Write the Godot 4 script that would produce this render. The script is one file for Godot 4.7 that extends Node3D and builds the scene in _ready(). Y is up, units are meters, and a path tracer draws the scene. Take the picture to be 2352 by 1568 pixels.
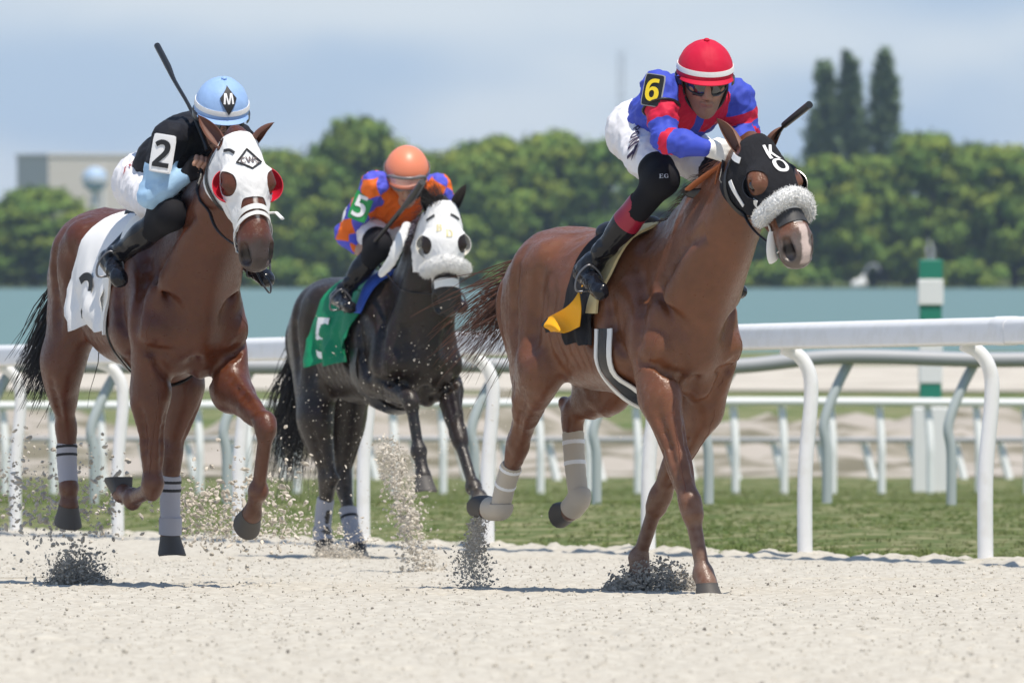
extends Node3D
# A horse race seen through a long lens: three horses with jockeys, the rails of the track, a lake and trees behind.

const LENS := 28000.0     # focal length in units of a 2352-wide frame
const HORIZON := 590.0
const EYE := 1.384
const VIEW := 0
const DEBUG := false

var M := {}
var cam: Camera3D
var eye_t: Transform3D

# the racing surface falls away from the camera; beyond the turf it is level
func track_y(d: float) -> float:
	return EYE - (410.0 * d + 18250.0) / LENS

func ray(u: float, v: float) -> Vector3:
	return (eye_t.basis * Vector3((u - 1176.0) / LENS, (784.0 - v) / LENS, -1.0)).normalized()

# where something seen at (u, v) stands when it is d metres away
func spot(u: float, v: float, d: float) -> Vector3:
	var r := ray(u, v)
	return eye_t.origin + r * (d / -r.z)

# a horse's own axes: x to its left, z forward, origin on the ground under its withers
func frame_at(u: float, d: float, f0: float, deg: float) -> Transform3D:
	var th := deg_to_rad(deg)
	var F := Vector3(sin(th), 0, cos(th))
	var L := Vector3(cos(th), 0, -sin(th))
	var o := Vector3((u - 1176.0) / LENS * d, 0, -d) - F * f0
	o.y = track_y(-o.z)
	return Transform3D(Basis(L, Vector3.UP, F), o)

# the point of the plane l metres to the horse's left that is seen at (u, v), in the horse's axes
func at(fr: Transform3D, u: float, v: float, l: float) -> Vector3:
	var r := ray(u, v)
	var L := fr.basis.x
	var t := (fr.origin + L * l - eye_t.origin).dot(L) / r.dot(L)
	return fr.affine_inverse() * (eye_t.origin + r * t)

# the same for the plane f metres ahead of the withers
func ahead(fr: Transform3D, u: float, v: float, f: float) -> Vector3:
	var r := ray(u, v)
	var F := fr.basis.z
	var t := (fr.origin + F * f - eye_t.origin).dot(F) / r.dot(F)
	return fr.affine_inverse() * (eye_t.origin + r * t)

func std(col: Color, rough := 0.7, spec := 0.5) -> StandardMaterial3D:
	var m := StandardMaterial3D.new()
	m.albedo_color = col.linear_to_srgb()
	m.roughness = rough
	m.metallic_specular = spec
	return m

func vmat(rough := 0.6, spec := 0.5) -> StandardMaterial3D:
	var m := std(Color.WHITE, rough, spec)
	m.vertex_color_use_as_albedo = true
	return m

func bumpy(m: StandardMaterial3D, freq: float, scale: float, size: float, oct := 4, kind := FastNoiseLite.TYPE_SIMPLEX_SMOOTH) -> StandardMaterial3D:
	var n := FastNoiseLite.new()
	n.noise_type = kind
	n.frequency = freq
	n.fractal_octaves = oct
	n.seed = int(freq * 1000.0) + oct
	var t := NoiseTexture2D.new()
	t.width = 256
	t.height = 256
	t.seamless = true
	t.as_normal_map = true
	t.bump_strength = 6.0
	t.noise = n
	m.normal_enabled = true
	m.normal_texture = t
	m.normal_scale = scale
	m.uv1_triplanar = true
	m.uv1_scale = Vector3.ONE / size
	return m

func sky_image() -> Image:
	var n := FastNoiseLite.new()
	n.seed = 11
	n.frequency = 1.0
	n.fractal_octaves = 5
	var w := 1024
	var h := 512
	var im := Image.create(w, h, false, Image.FORMAT_RGBF)
	for y in h:
		for x in w:
			im.set_pixel(x, y, sky_colour(n, (x + 0.5) / w, (y + 0.5) / h))
	im.resize(4096, 2048, Image.INTERPOLATE_CUBIC)
	for y in range(930, 1040):
		for x in range(1700, 2400):
			im.set_pixel(x, y, sky_colour(n, (x + 0.5) / 4096.0, (y + 0.5) / 2048.0))
	return im

func sky_colour(n: FastNoiseLite, u: float, v: float) -> Color:
	var el := (0.5 - v) * PI
	var az := (u - 0.5) * TAU
	var d := Vector3(sin(az) * cos(el), sin(el), cos(az) * cos(el))
	var s := maxf(0.0, sin(el))
	var blue := Color(0.53, 0.668, 0.82).lerp(Color(0.13, 0.26, 0.54), pow(s, 0.5))
	var q := Vector3(d.x * 18.0, el * 75.0, d.z * 18.0)
	var far := n.get_noise_3dv(q)
	var q2 := Vector3(d.x, d.y * 2.2, d.z) * 3.0
	var high := n.get_noise_3dv(q2)
	var k: float = lerpf(smoothstep(-0.30, 0.38, far), smoothstep(0.05, 0.5, high) * 0.5, smoothstep(0.1, 0.4, s))
	var c := blue.lerp(Color(0.72, 0.80, 0.865), k)
	if el < 0.0:
		c = c.lerp(Color(0.34, 0.34, 0.30), smoothstep(0.0, -0.03, el))
	return c

func _ready() -> void:
	cam = Camera3D.new()
	cam.name = "camera"
	add_child(cam)
	cam.position = Vector3(0, EYE, 0)
	cam.rotation.x = -atan((784.0 - HORIZON) / LENS)
	eye_t = cam.transform
	cam.fov = rad_to_deg(2.0 * atan(784.0 / LENS))
	cam.near = 1.0
	cam.far = 6000.0
	var ca := CameraAttributesPhysical.new()
	ca.frustum_focal_length = 12.0 / tan(deg_to_rad(cam.fov) * 0.5)
	ca.frustum_focus_distance = 50.0
	ca.frustum_near = 1.0
	ca.frustum_far = 6000.0
	ca.exposure_aperture = 11.0
	cam.attributes = ca
	cam.current = true

	var env := Environment.new()
	var sky := Sky.new()
	var pan := PanoramaSkyMaterial.new()
	pan.panorama = ImageTexture.create_from_image(sky_image())
	sky.sky_material = pan
	env.background_mode = Environment.BG_SKY
	env.sky = sky
	env.sky_rotation = Vector3(0, PI, 0)
	env.tonemap_mode = Environment.TONE_MAPPER_LINEAR
	env.tonemap_exposure = 1.0
	env.sdfgi_enabled = true
	env.ssao_enabled = true
	env.ssil_enabled = true
	env.fog_enabled = true
	env.fog_density = 0.0001
	env.fog_light_color = Color(0.72, 0.80, 0.90)
	var we := WorldEnvironment.new()
	we.name = "environment"
	we.environment = env
	add_child(we)

	var sun := DirectionalLight3D.new()
	sun.name = "sun"
	add_child(sun)
	sun.light_energy = 1.6
	sun.light_color = Color(1.0, 0.965, 0.91)
	sun.light_angular_distance = 0.5
	sun.shadow_enabled = true
	sun.look_at_from_position(Vector3(0.22, 1.0, 0.33), Vector3.ZERO, Vector3.FORWARD)

	if VIEW > 0:
		look(VIEW)
	materials()
	setting()
	plan_all()
	run_jobs()
	make_all()
	far_things()

func look(k: int) -> void:      # other places to look from, for checks
	cam.attributes = null
	cam.near = 0.5
	cam.far = 6000
	cam.fov = 22
	var o: Vector3 = [Vector3(0.6, 1, -50), Vector3(-1.6, 1, -52), Vector3(-0.5, 1, -64)][(k - 1) % 3]
	var d: Vector3 = [Vector3(-7, 1.0, 3.5), Vector3(3, 1.5, 8), Vector3(7, 1.0, -3), Vector3(-6, 1, -6)][(k - 1) / 3]
	cam.look_at_from_position(o + d, o, Vector3.UP)
	cam.fov = 26

func materials() -> void:
	M.hoof = bumpy(std(Color(0.075, 0.068, 0.062), 0.6), 0.04, 0.5, 0.05)
	M.eye = std(Color(0.012, 0.008, 0.006), 0.08, 0.7)
	var coat := bumpy(vmat(0.34, 0.47), 0.05, 0.4, 0.12)
	var rn := FastNoiseLite.new()
	rn.frequency = 0.018
	rn.fractal_octaves = 4
	var rg := Gradient.new()
	rg.set_color(0, Color(0.62, 0.62, 0.62))
	rg.set_color(1, Color(1, 1, 1))
	rg.set_offset(0, 0.3)
	rg.set_offset(1, 0.65)
	var rt := NoiseTexture2D.new()
	rt.seamless = true
	rt.noise = rn
	rt.color_ramp = rg
	rt.width = 256
	rt.height = 256
	coat.roughness = 0.44
	coat.roughness_texture = rt
	M.coat = coat
	M.dark_coat = bumpy(vmat(0.44, 0.42), 0.05, 0.4, 0.12)
	M.dark_coat.roughness_texture = rt
	M.chestnut_hair = vtint(Color(0.10, 0.042, 0.025), 0.5)
	M.black_hair = vtint(Color(0.016, 0.013, 0.012), 0.45)
	M.chestnut_ear = bumpy(std(Color(0.16, 0.07, 0.04), 0.6), 0.05, 0.2, 0.1)
	M.bay_ear = bumpy(std(Color(0.13, 0.05, 0.03), 0.6), 0.05, 0.2, 0.1)
	M.dark_ear = bumpy(std(Color(0.028, 0.022, 0.020), 0.6), 0.05, 0.2, 0.1)
	M.white_cloth = cloth(Color(0.78, 0.78, 0.78))
	M.white_leather = bumpy(std(Color(0.76, 0.76, 0.74), 0.5), 0.05, 0.3, 0.05)
	M.black_cloth = cloth(Color(0.018, 0.018, 0.021))
	M.black_leather = bumpy(std(Color(0.014, 0.014, 0.016), 0.32), 0.05, 0.35, 0.06)
	M.black_print = std(Color(0.012, 0.012, 0.014), 0.6)
	M.white_print = std(Color(0.82, 0.82, 0.82), 0.6)
	M.navy_print = std(Color(0.03, 0.012, 0.05), 0.6)
	M.red_print = std(Color(0.35, 0.02, 0.04), 0.6)
	M.grey_letter = std(Color(0.45, 0.48, 0.55), 0.6)
	tack_materials()
	jockey_materials()
	M.steel = std(Color(0.55, 0.55, 0.56), 0.25)
	(M.steel as StandardMaterial3D).metallic = 0.9

func vtint(col: Color, rough: float) -> StandardMaterial3D:
	var m := std(col, rough)
	m.vertex_color_use_as_albedo = true
	return m

func cloth(col: Color, rough := 0.8) -> StandardMaterial3D:
	var m := bumpy(std(col, rough, 0.3), 0.09, 0.5, 0.03, 2)
	m.rim_enabled = true
	m.rim = 0.1
	return m

# ---------------------------------------------------------------- solid fields, meshed with surface nets
class Field:
	var q: Array[PackedFloat32Array] = []
	var cols: PackedColorArray = PackedColorArray()

	func cap(a: Vector3, b: Vector3, ra: float, rb: float, k := 0.04, col := Color.WHITE, n := Vector3.ZERO, s := 1.0, op := 1.0) -> void:
		q.append(PackedFloat32Array([a.x, a.y, a.z, b.x, b.y, b.z, ra, rb, k, n.x, n.y, n.z, s, op]))
		cols.append(col)

	func ball(a: Vector3, r: float, k := 0.03, col := Color.WHITE, n := Vector3.ZERO, s := 1.0, op := 1.0) -> void:
		cap(a, a + Vector3(0, 0.0005, 0), r, r, k, col, n, s, op)

	func dist(p: Vector3) -> float:
		var g := 10.0
		for f in q:
			var n := Vector3(f[9], f[10], f[11])
			var m: float = 1.0 / f[12] - 1.0
			var a := Vector3(f[0], f[1], f[2])
			var ab := Vector3(f[3], f[4], f[5]) - a
			var e := p - a
			ab += n * (ab.dot(n) * m)
			e += n * (e.dot(n) * m)
			var t: float = clampf(e.dot(ab) / maxf(ab.length_squared(), 1e-9), 0.0, 1.0)
			var d: float = (e - ab * t).length() - (f[6] + t * (f[7] - f[6]))
			var k: float = f[8]
			if f[13] > 0.0:
				var h: float = k - absf(g - d)
				g = minf(g, d) - (h * h / (4.0 * k) if h > 0.0 and k > 0.0 else 0.0)
			else:
				var h2: float = k - absf(g + d)
				g = maxf(g, -d) + (h2 * h2 / (4.0 * k) if h2 > 0.0 and k > 0.0 else 0.0)
		return g

	func grad(p: Vector3) -> Vector3:
		var e := 0.002
		var d := dist(p)
		var g := Vector3(dist(p + Vector3(e, 0, 0)) - d, dist(p + Vector3(0, e, 0)) - d, dist(p + Vector3(0, 0, e)) - d)
		return g.normalized() if g.length() > 1e-9 else Vector3.UP

	func snap(p: Vector3, off: float) -> Vector3:
		for i in 5:
			var d := dist(p) - off
			if absf(d) < 0.0006:
				break
			p -= grad(p) * clampf(d * 0.9, -0.05, 0.05)
		return p

	# from outside at p + dir * far, walk back along dir until the surface
	func hit(p: Vector3, dir: Vector3, far: float, off := 0.0) -> Vector3:
		var t := far
		for i in 28:
			var d := dist(p + dir * t) - off
			if d < 0.0015:
				break
			t -= d * 0.8
			if t < 0.0:
				return p
		return p + dir * t

	func mesh(lo: Vector3, hi: Vector3, cell: float, iso := 0.0) -> Dictionary:
		var nx := int(ceil((hi.x - lo.x) / cell)) + 1
		var ny := int(ceil((hi.y - lo.y) / cell)) + 1
		var nz := int(ceil((hi.z - lo.z) / cell)) + 1
		var sxy := nx * ny
		var g := PackedFloat32Array()
		g.resize(sxy * nz)
		g.fill(1.0)
		var ids := PackedByteArray()
		ids.resize(sxy * nz)
		for pi in q.size():
			var f := q[pi]
			var n := Vector3(f[9], f[10], f[11])
			var m: float = 1.0 / f[12] - 1.0
			var a := Vector3(f[0], f[1], f[2])
			var b := Vector3(f[3], f[4], f[5])
			var k: float = f[8]
			var ra: float = f[6]
			var dr: float = f[7] - f[6]
			var reach: float = maxf(f[6], f[7]) * maxf(1.0, f[12]) + k + cell * 3.0 + maxf(iso, 0.0)
			var bl := a.min(b) - Vector3.ONE * reach
			var bh := a.max(b) + Vector3.ONE * reach
			var i0 := maxi(0, int((bl.x - lo.x) / cell))
			var i1 := mini(nx, int((bh.x - lo.x) / cell) + 2)
			var j0 := maxi(0, int((bl.y - lo.y) / cell))
			var j1 := mini(ny, int((bh.y - lo.y) / cell) + 2)
			var k0 := maxi(0, int((bl.z - lo.z) / cell))
			var k1 := mini(nz, int((bh.z - lo.z) / cell) + 2)
			if i0 >= i1 or bh.x < lo.x or bh.y < lo.y or bh.z < lo.z:
				continue
			var ab := b - a
			ab += n * (ab.dot(n) * m)
			var il2: float = 1.0 / maxf(ab.length_squared(), 1e-9)
			var abx := ab.x
			var aby := ab.y
			var abz := ab.z
			var st := Vector3(cell, 0, 0)
			st += n * (st.dot(n) * m)
			var sx := st.x
			var sy := st.y
			var sz := st.z
			var add: bool = f[13] > 0.0
			var ik: float = 0.25 / maxf(k, 1e-6)
			for kz in range(k0, k1):
				for jy in range(j0, j1):
					var e := lo + Vector3(i0, jy, kz) * cell - a
					e += n * (e.dot(n) * m)
					var x := e.x
					var y := e.y
					var z := e.z
					var at := kz * sxy + jy * nx + i0
					for i in range(i0, i1):
						var t: float = (x * abx + y * aby + z * abz) * il2
						t = 0.0 if t < 0.0 else (1.0 if t > 1.0 else t)
						var dx := x - t * abx
						var dy := y - t * aby
						var dz := z - t * abz
						var d: float = sqrt(dx * dx + dy * dy + dz * dz) - ra - t * dr
						var o := g[at]
						if add:
							if d < o:
								ids[at] = pi
							var h: float = k - absf(o - d)
							if d < o:
								o = d
							if h > 0.0:
								o -= h * h * ik
							g[at] = o
						else:
							d = -d
							var h3: float = k - absf(o - d)
							if d > o:
								o = d
								ids[at] = pi
							if h3 > 0.0:
								o += h3 * h3 * ik
							g[at] = o
						x += sx
						y += sy
						z += sz
						at += 1
		var vs := PackedVector3Array()
		var ns := PackedVector3Array()
		var cs := PackedColorArray()
		var ix := PackedInt32Array()
		var cellid := PackedInt32Array()
		cellid.resize(sxy * nz)
		var thr := cell * 6.0
		var off := PackedInt32Array([0, 1, nx, nx + 1, sxy, sxy + 1, sxy + nx, sxy + nx + 1])
		var ea := PackedByteArray([0, 2, 4, 6, 0, 1, 4, 5, 0, 1, 2, 3])
		var eb := PackedByteArray([1, 3, 5, 7, 2, 3, 6, 7, 4, 5, 6, 7])
		var v := PackedFloat32Array()
		v.resize(8)
		for kz in nz - 1:
			for jy in ny - 1:
				var at := kz * sxy + jy * nx - 1
				for i in nx - 1:
					at += 1
					var g0 := g[at] - iso
					if g0 > thr or g0 < -thr:
						continue
					var mask := 0
					for c in 8:
						var w := g[at + off[c]] - iso
						v[c] = w
						if w < 0.0:
							mask += 1
					if mask == 0 or mask == 8:
						continue
					var sum := Vector3.ZERO
					var cnt := 0
					for e in 12:
						var va := v[ea[e]]
						var vb := v[eb[e]]
						if (va < 0.0) != (vb < 0.0):
							var t := va / (va - vb)
							var p := Vector3(ea[e] & 1, (ea[e] >> 1) & 1, ea[e] >> 2)
							if e < 4:
								p.x += t
							elif e < 8:
								p.y += t
							else:
								p.z += t
							sum += p
							cnt += 1
					sum /= cnt
					var fx := sum.x
					var fy := sum.y
					var fz := sum.z
					var gr := Vector3(
						lerpf(lerpf(v[1] - v[0], v[3] - v[2], fy), lerpf(v[5] - v[4], v[7] - v[6], fy), fz),
						lerpf(lerpf(v[2] - v[0], v[3] - v[1], fx), lerpf(v[6] - v[4], v[7] - v[5], fx), fz),
						lerpf(lerpf(v[4] - v[0], v[5] - v[1], fx), lerpf(v[6] - v[2], v[7] - v[3], fx), fy))
					cellid[at] = vs.size() + 1
					vs.append(lo + (Vector3(i, jy, kz) + sum) * cell)
					ns.append(gr.normalized())
					var col := Color(0, 0, 0)
					for c in 8:
						col += cols[ids[at + off[c]]]
					cs.append(col / 8.0)
					# quads round the three edges that start at this cell's corner 0
					if i > 0 and jy > 0 and (v[0] < 0.0) != (v[4] < 0.0):
						_quad(ix, cellid, at, 1, nx, v[0] < 0.0)
					if i > 0 and kz > 0 and (v[0] < 0.0) != (v[2] < 0.0):
						_quad(ix, cellid, at, sxy, 1, v[0] < 0.0)
					if jy > 0 and kz > 0 and (v[0] < 0.0) != (v[1] < 0.0):
						_quad(ix, cellid, at, nx, sxy, v[0] < 0.0)
		return {"v": vs, "n": ns, "c": cs, "i": ix}

	func _quad(ix: PackedInt32Array, cid: PackedInt32Array, at: int, du: int, dv: int, inside: bool) -> void:
		var a := cid[at] - 1
		var b := cid[at - du] - 1
		var c := cid[at - du - dv] - 1
		var d := cid[at - dv] - 1
		if a < 0 or b < 0 or c < 0 or d < 0:
			return
		if inside:
			ix.append_array(PackedInt32Array([a, c, b, a, d, c]))
		else:
			ix.append_array(PackedInt32Array([a, b, c, a, c, d]))


var jobs: Array[Dictionary] = []

func job(f: Field, lo: Vector3, hi: Vector3, cell: float, iso := 0.0) -> int:
	jobs.append({"f": f, "lo": lo, "hi": hi, "cell": cell, "iso": iso})
	return jobs.size() - 1

func _work(n: int) -> void:
	var j := jobs[n]
	var f: Field = j.f
	j["out"] = f.mesh(j.lo, j.hi, j.cell, j.iso)

func run_jobs() -> void:
	var t := WorkerThreadPool.add_group_task(_work, jobs.size(), -1, true)
	WorkerThreadPool.wait_for_group_task_completion(t)

func got(n: int) -> Dictionary:
	return jobs[n].out

# ---------------------------------------------------------------- mesh dictionaries {v, n, c, i}
func blank() -> Dictionary:
	return {"v": PackedVector3Array(), "n": PackedVector3Array(), "c": PackedColorArray(), "i": PackedInt32Array()}

func join(a: Dictionary, b: Dictionary, t := Transform3D.IDENTITY) -> void:
	var base: int = a.v.size()
	var v: PackedVector3Array = a.v
	var n: PackedVector3Array = a.n
	var c: PackedColorArray = a.c
	var ix: PackedInt32Array = a.i
	v.append_array(t * (b.v as PackedVector3Array))
	if t == Transform3D.IDENTITY:
		n.append_array(b.n)
	else:
		for w in (b.n as PackedVector3Array):
			n.append((t.basis * w).normalized())
	c.append_array(b.c)
	for k in (b.i as PackedInt32Array):
		ix.append(k + base)
	a.v = v
	a.n = n
	a.c = c
	a.i = ix

func moved(b: Dictionary, t: Transform3D) -> Dictionary:
	var a := blank()
	join(a, b, t)
	return a

# keep the side where fn(p) > 0, cutting triangles exactly along fn = 0
func keep(m: Dictionary, fn: Callable, sign := 1.0) -> Dictionary:
	var v: PackedVector3Array = m.v
	var n: PackedVector3Array = m.n
	var c: PackedColorArray = m.c
	var ix: PackedInt32Array = m.i
	var f := PackedFloat32Array()
	f.resize(v.size())
	for k in v.size():
		f[k] = fn.call(v[k]) * sign
	var remap := PackedInt32Array()
	remap.resize(v.size())
	remap.fill(-1)
	var ov := PackedVector3Array()
	var on := PackedVector3Array()
	var oc := PackedColorArray()
	var oi := PackedInt32Array()
	var cutpt := {}
	for t in range(0, ix.size(), 3):
		var poly := PackedInt32Array()
		for e in 3:
			var a := ix[t + e]
			var b := ix[t + (e + 1) % 3]
			if f[a] >= 0.0:
				if remap[a] < 0:
					remap[a] = ov.size()
					ov.append(v[a])
					on.append(n[a])
					oc.append(c[a])
				poly.append(remap[a])
			if (f[a] >= 0.0) != (f[b] >= 0.0):
				var key := Vector2i(mini(a, b), maxi(a, b))
				if not cutpt.has(key):
					var s := f[a] / (f[a] - f[b])
					cutpt[key] = ov.size()
					ov.append(v[a].lerp(v[b], s))
					on.append(n[a].lerp(n[b], s).normalized())
					oc.append(c[a].lerp(c[b], s))
				poly.append(cutpt[key])
		for e in range(2, poly.size()):
			oi.append_array(PackedInt32Array([poly[0], poly[e - 1], poly[e]]))
	return {"v": ov, "n": on, "c": oc, "i": oi}

func puff(m: Dictionary, d: float) -> Dictionary:      # the sheet moved out along its normals
	var v: PackedVector3Array = m.v.duplicate()
	for k in v.size():
		v[k] += m.n[k] * d
	return {"v": v, "n": m.n.duplicate(), "c": m.c.duplicate(), "i": m.i.duplicate()}

func paint(m: Dictionary, fn: Callable) -> void:
	var c: PackedColorArray = m.c
	for k in c.size():
		c[k] = fn.call(m.v[k], m.n[k], c[k])
	m.c = c

# push the surface in and out by fn(p) along its normals, then renew the normals from the faces
func wrinkle(m: Dictionary, fn: Callable) -> void:
	var v: PackedVector3Array = m.v
	for k in v.size():
		v[k] += m.n[k] * float(fn.call(v[k]))
	m.v = v
	renormal(m)

func renormal(m: Dictionary) -> void:
	var v: PackedVector3Array = m.v
	var ix: PackedInt32Array = m.i
	var n := PackedVector3Array()
	n.resize(v.size())
	for t in range(0, ix.size(), 3):
		var w := (v[ix[t + 2]] - v[ix[t]]).cross(v[ix[t + 1]] - v[ix[t]])
		n[ix[t]] += w
		n[ix[t + 1]] += w
		n[ix[t + 2]] += w
	for k in n.size():
		n[k] = n[k].normalized()
	m.n = n

func arr(m: Dictionary, uv := PackedVector2Array()) -> ArrayMesh:
	var a := []
	a.resize(Mesh.ARRAY_MAX)
	a[Mesh.ARRAY_VERTEX] = m.v
	a[Mesh.ARRAY_NORMAL] = m.n
	if m.c.size() == m.v.size():
		a[Mesh.ARRAY_COLOR] = m.c
	if uv.size():
		a[Mesh.ARRAY_TEX_UV] = uv
	a[Mesh.ARRAY_INDEX] = m.i
	var am := ArrayMesh.new()
	am.add_surface_from_arrays(Mesh.PRIMITIVE_TRIANGLES, a)
	return am

func part(called: String, m, mat: Material, parent: Node = self, t := Transform3D.IDENTITY) -> MeshInstance3D:
	var o := MeshInstance3D.new()
	o.name = called
	o.mesh = arr(m) if m is Dictionary else m
	check(called, m)
	o.material_override = mat
	o.transform = t
	parent.add_child(o, true)
	return o

func check(called: String, m) -> void:
	if not DEBUG or not m is Dictionary:
		return
	var bad := 0
	var tot := 0
	for t in range(0, m.i.size(), 3):
		var a: Vector3 = m.v[m.i[t]]
		var w := ((m.v[m.i[t + 2]] as Vector3) - a).cross((m.v[m.i[t + 1]] as Vector3) - a)
		if w.length() < 1e-12:
			continue
		tot += 1
		if w.dot(m.n[m.i[t]] + m.n[m.i[t + 1]] + m.n[m.i[t + 2]]) < 0.0:
			bad += 1
	if bad > tot * 0.05:
		print(called, " inverted ", bad, " of ", tot)

var taken := {}
func numbered(called: String) -> String:
	var k: int = taken.get(called, 0)
	taken[called] = k + 1
	return called if k == 0 else "%s_%03d" % [called, k]

func tag(o: Node, label: String, category: String, group := "") -> Node:
	o.set_meta("label", label)
	o.set_meta("category", category)
	if group:
		o.set_meta("group", group)
	return o

func thing(called: String, label: String, category: String, t: Transform3D, group := "") -> Node3D:
	var o := Node3D.new()
	o.name = numbered(called)
	add_child(o)
	o.transform = t
	tag(o, label, category, group)
	return o

func struct(called: String, m, mat: Material, t := Transform3D.IDENTITY) -> MeshInstance3D:
	var o := part(numbered(called), m, mat, self, t)
	o.set_meta("kind", "structure")
	return o

# a tube along points; r is a float or an array of radii; flat squeezes it across "side"
func tube(pts: Array, r, sides := 8, col := Color.WHITE, flat := 1.0, up := Vector3.UP, closed := false) -> Dictionary:
	var m := blank()
	var v := PackedVector3Array()
	var n := PackedVector3Array()
	var c := PackedColorArray()
	var ix := PackedInt32Array()
	var cnt := pts.size()
	var ref: Vector3 = up
	for k in cnt:
		var p: Vector3 = pts[k]
		var fw: Vector3
		if closed:
			fw = pts[(k + 1) % cnt] - pts[(k + cnt - 1) % cnt]
		else:
			fw = pts[mini(k + 1, cnt - 1)] - pts[maxi(k - 1, 0)]
		fw = fw.normalized()
		var sd := fw.cross(ref)
		if sd.length() < 0.05:
			sd = fw.cross(Vector3(0.31, 0.2, 0.93))
		sd = sd.normalized()
		var nn := sd.cross(fw).normalized()
		if not (up != Vector3.UP):
			ref = nn
		var rr: float = r[k] if r is Array else r
		for s in sides:
			var a := TAU * s / sides
			var d := sd * cos(a) + nn * (sin(a) * flat)
			v.append(p + d * rr)
			n.append((sd * cos(a) * flat + nn * sin(a)).normalized())
			c.append(col)
	var rows := cnt if closed else cnt - 1
	for k in rows:
		for s in sides:
			var a := k * sides + s
			var b := k * sides + (s + 1) % sides
			var a2 := ((k + 1) % cnt) * sides + s
			var b2 := ((k + 1) % cnt) * sides + (s + 1) % sides
			ix.append_array(PackedInt32Array([a, b, a2, b, b2, a2]))
	if not closed:
		for e in 2:
			var q: int = 0 if e == 0 else cnt - 1
			var fw2: Vector3 = (pts[1] - pts[0]).normalized() * -1.0 if e == 0 else (pts[cnt - 1] - pts[cnt - 2]).normalized()
			var base := v.size()
			for s in sides:
				v.append(v[q * sides + s])
				n.append(fw2)
				c.append(col)
			for s in range(1, sides - 1):
				if e == 0:
					ix.append_array(PackedInt32Array([base, base + s + 1, base + s]))
				else:
					ix.append_array(PackedInt32Array([base, base + s, base + s + 1]))
	m.v = v
	m.n = n
	m.c = c
	m.i = ix
	return m

# points through the given ones, smoothly
func curve(pts: Array, steps := 6) -> Array:
	var out := []
	for k in pts.size() - 1:
		var a: Vector3 = pts[maxi(k - 1, 0)]
		var b: Vector3 = pts[k]
		var c: Vector3 = pts[k + 1]
		var d: Vector3 = pts[mini(k + 2, pts.size() - 1)]
		for s in steps:
			out.append(b.cubic_interpolate(c, a, d, float(s) / steps))
	out.append(pts[pts.size() - 1])
	return out

# a sheet from a grid of points (rows of equal length)
func sheet(rows: Array, col := Color.WHITE, thick := 0.0) -> Dictionary:
	var m := blank()
	var w: int = rows[0].size()
	var v := PackedVector3Array()
	var c := PackedColorArray()
	var ix := PackedInt32Array()
	for r in rows:
		for p in r:
			v.append(p)
			c.append(col)
	for j in rows.size() - 1:
		for i in w - 1:
			var a := j * w + i
			ix.append_array(PackedInt32Array([a, a + w, a + 1, a + 1, a + w, a + w + 1]))
	m.v = v
	m.c = c
	m.i = ix
	renormal(m)
	if thick > 0.0:
		thicken(m, thick)
	return m

# the same sheet with a second face behind it and walls round its rim
func thicken(m: Dictionary, thick: float) -> void:
	var v: PackedVector3Array = m.v
	var n: PackedVector3Array = m.n
	var c: PackedColorArray = m.c
	var ix: PackedInt32Array = m.i
	var base := v.size()
	var edges := {}
	for t in range(0, ix.size(), 3):
		for e in 3:
			var a := ix[t + e]
			var b := ix[t + (e + 1) % 3]
			if edges.has(Vector2i(b, a)):
				edges.erase(Vector2i(b, a))
			else:
				edges[Vector2i(a, b)] = true
	var cnt := ix.size()
	for k in base:
		v.append(v[k] - n[k] * thick)
		n.append(-n[k])
		c.append(c[k])
	for t in range(0, cnt, 3):
		ix.append_array(PackedInt32Array([ix[t] + base, ix[t + 2] + base, ix[t + 1] + base]))
	for e in edges:
		var a: int = e.x
		var b: int = e.y
		var s := v.size()
		var nn := (v[b] - v[a]).cross(n[a]).normalized() * -1.0
		for k in [a, b, a + base, b + base]:
			v.append(v[k])
			n.append(nn)
			c.append(c[k])
		ix.append_array(PackedInt32Array([s, s + 2, s + 1, s + 1, s + 2, s + 3]))
	m.v = v
	m.n = n
	m.c = c
	m.i = ix

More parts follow.
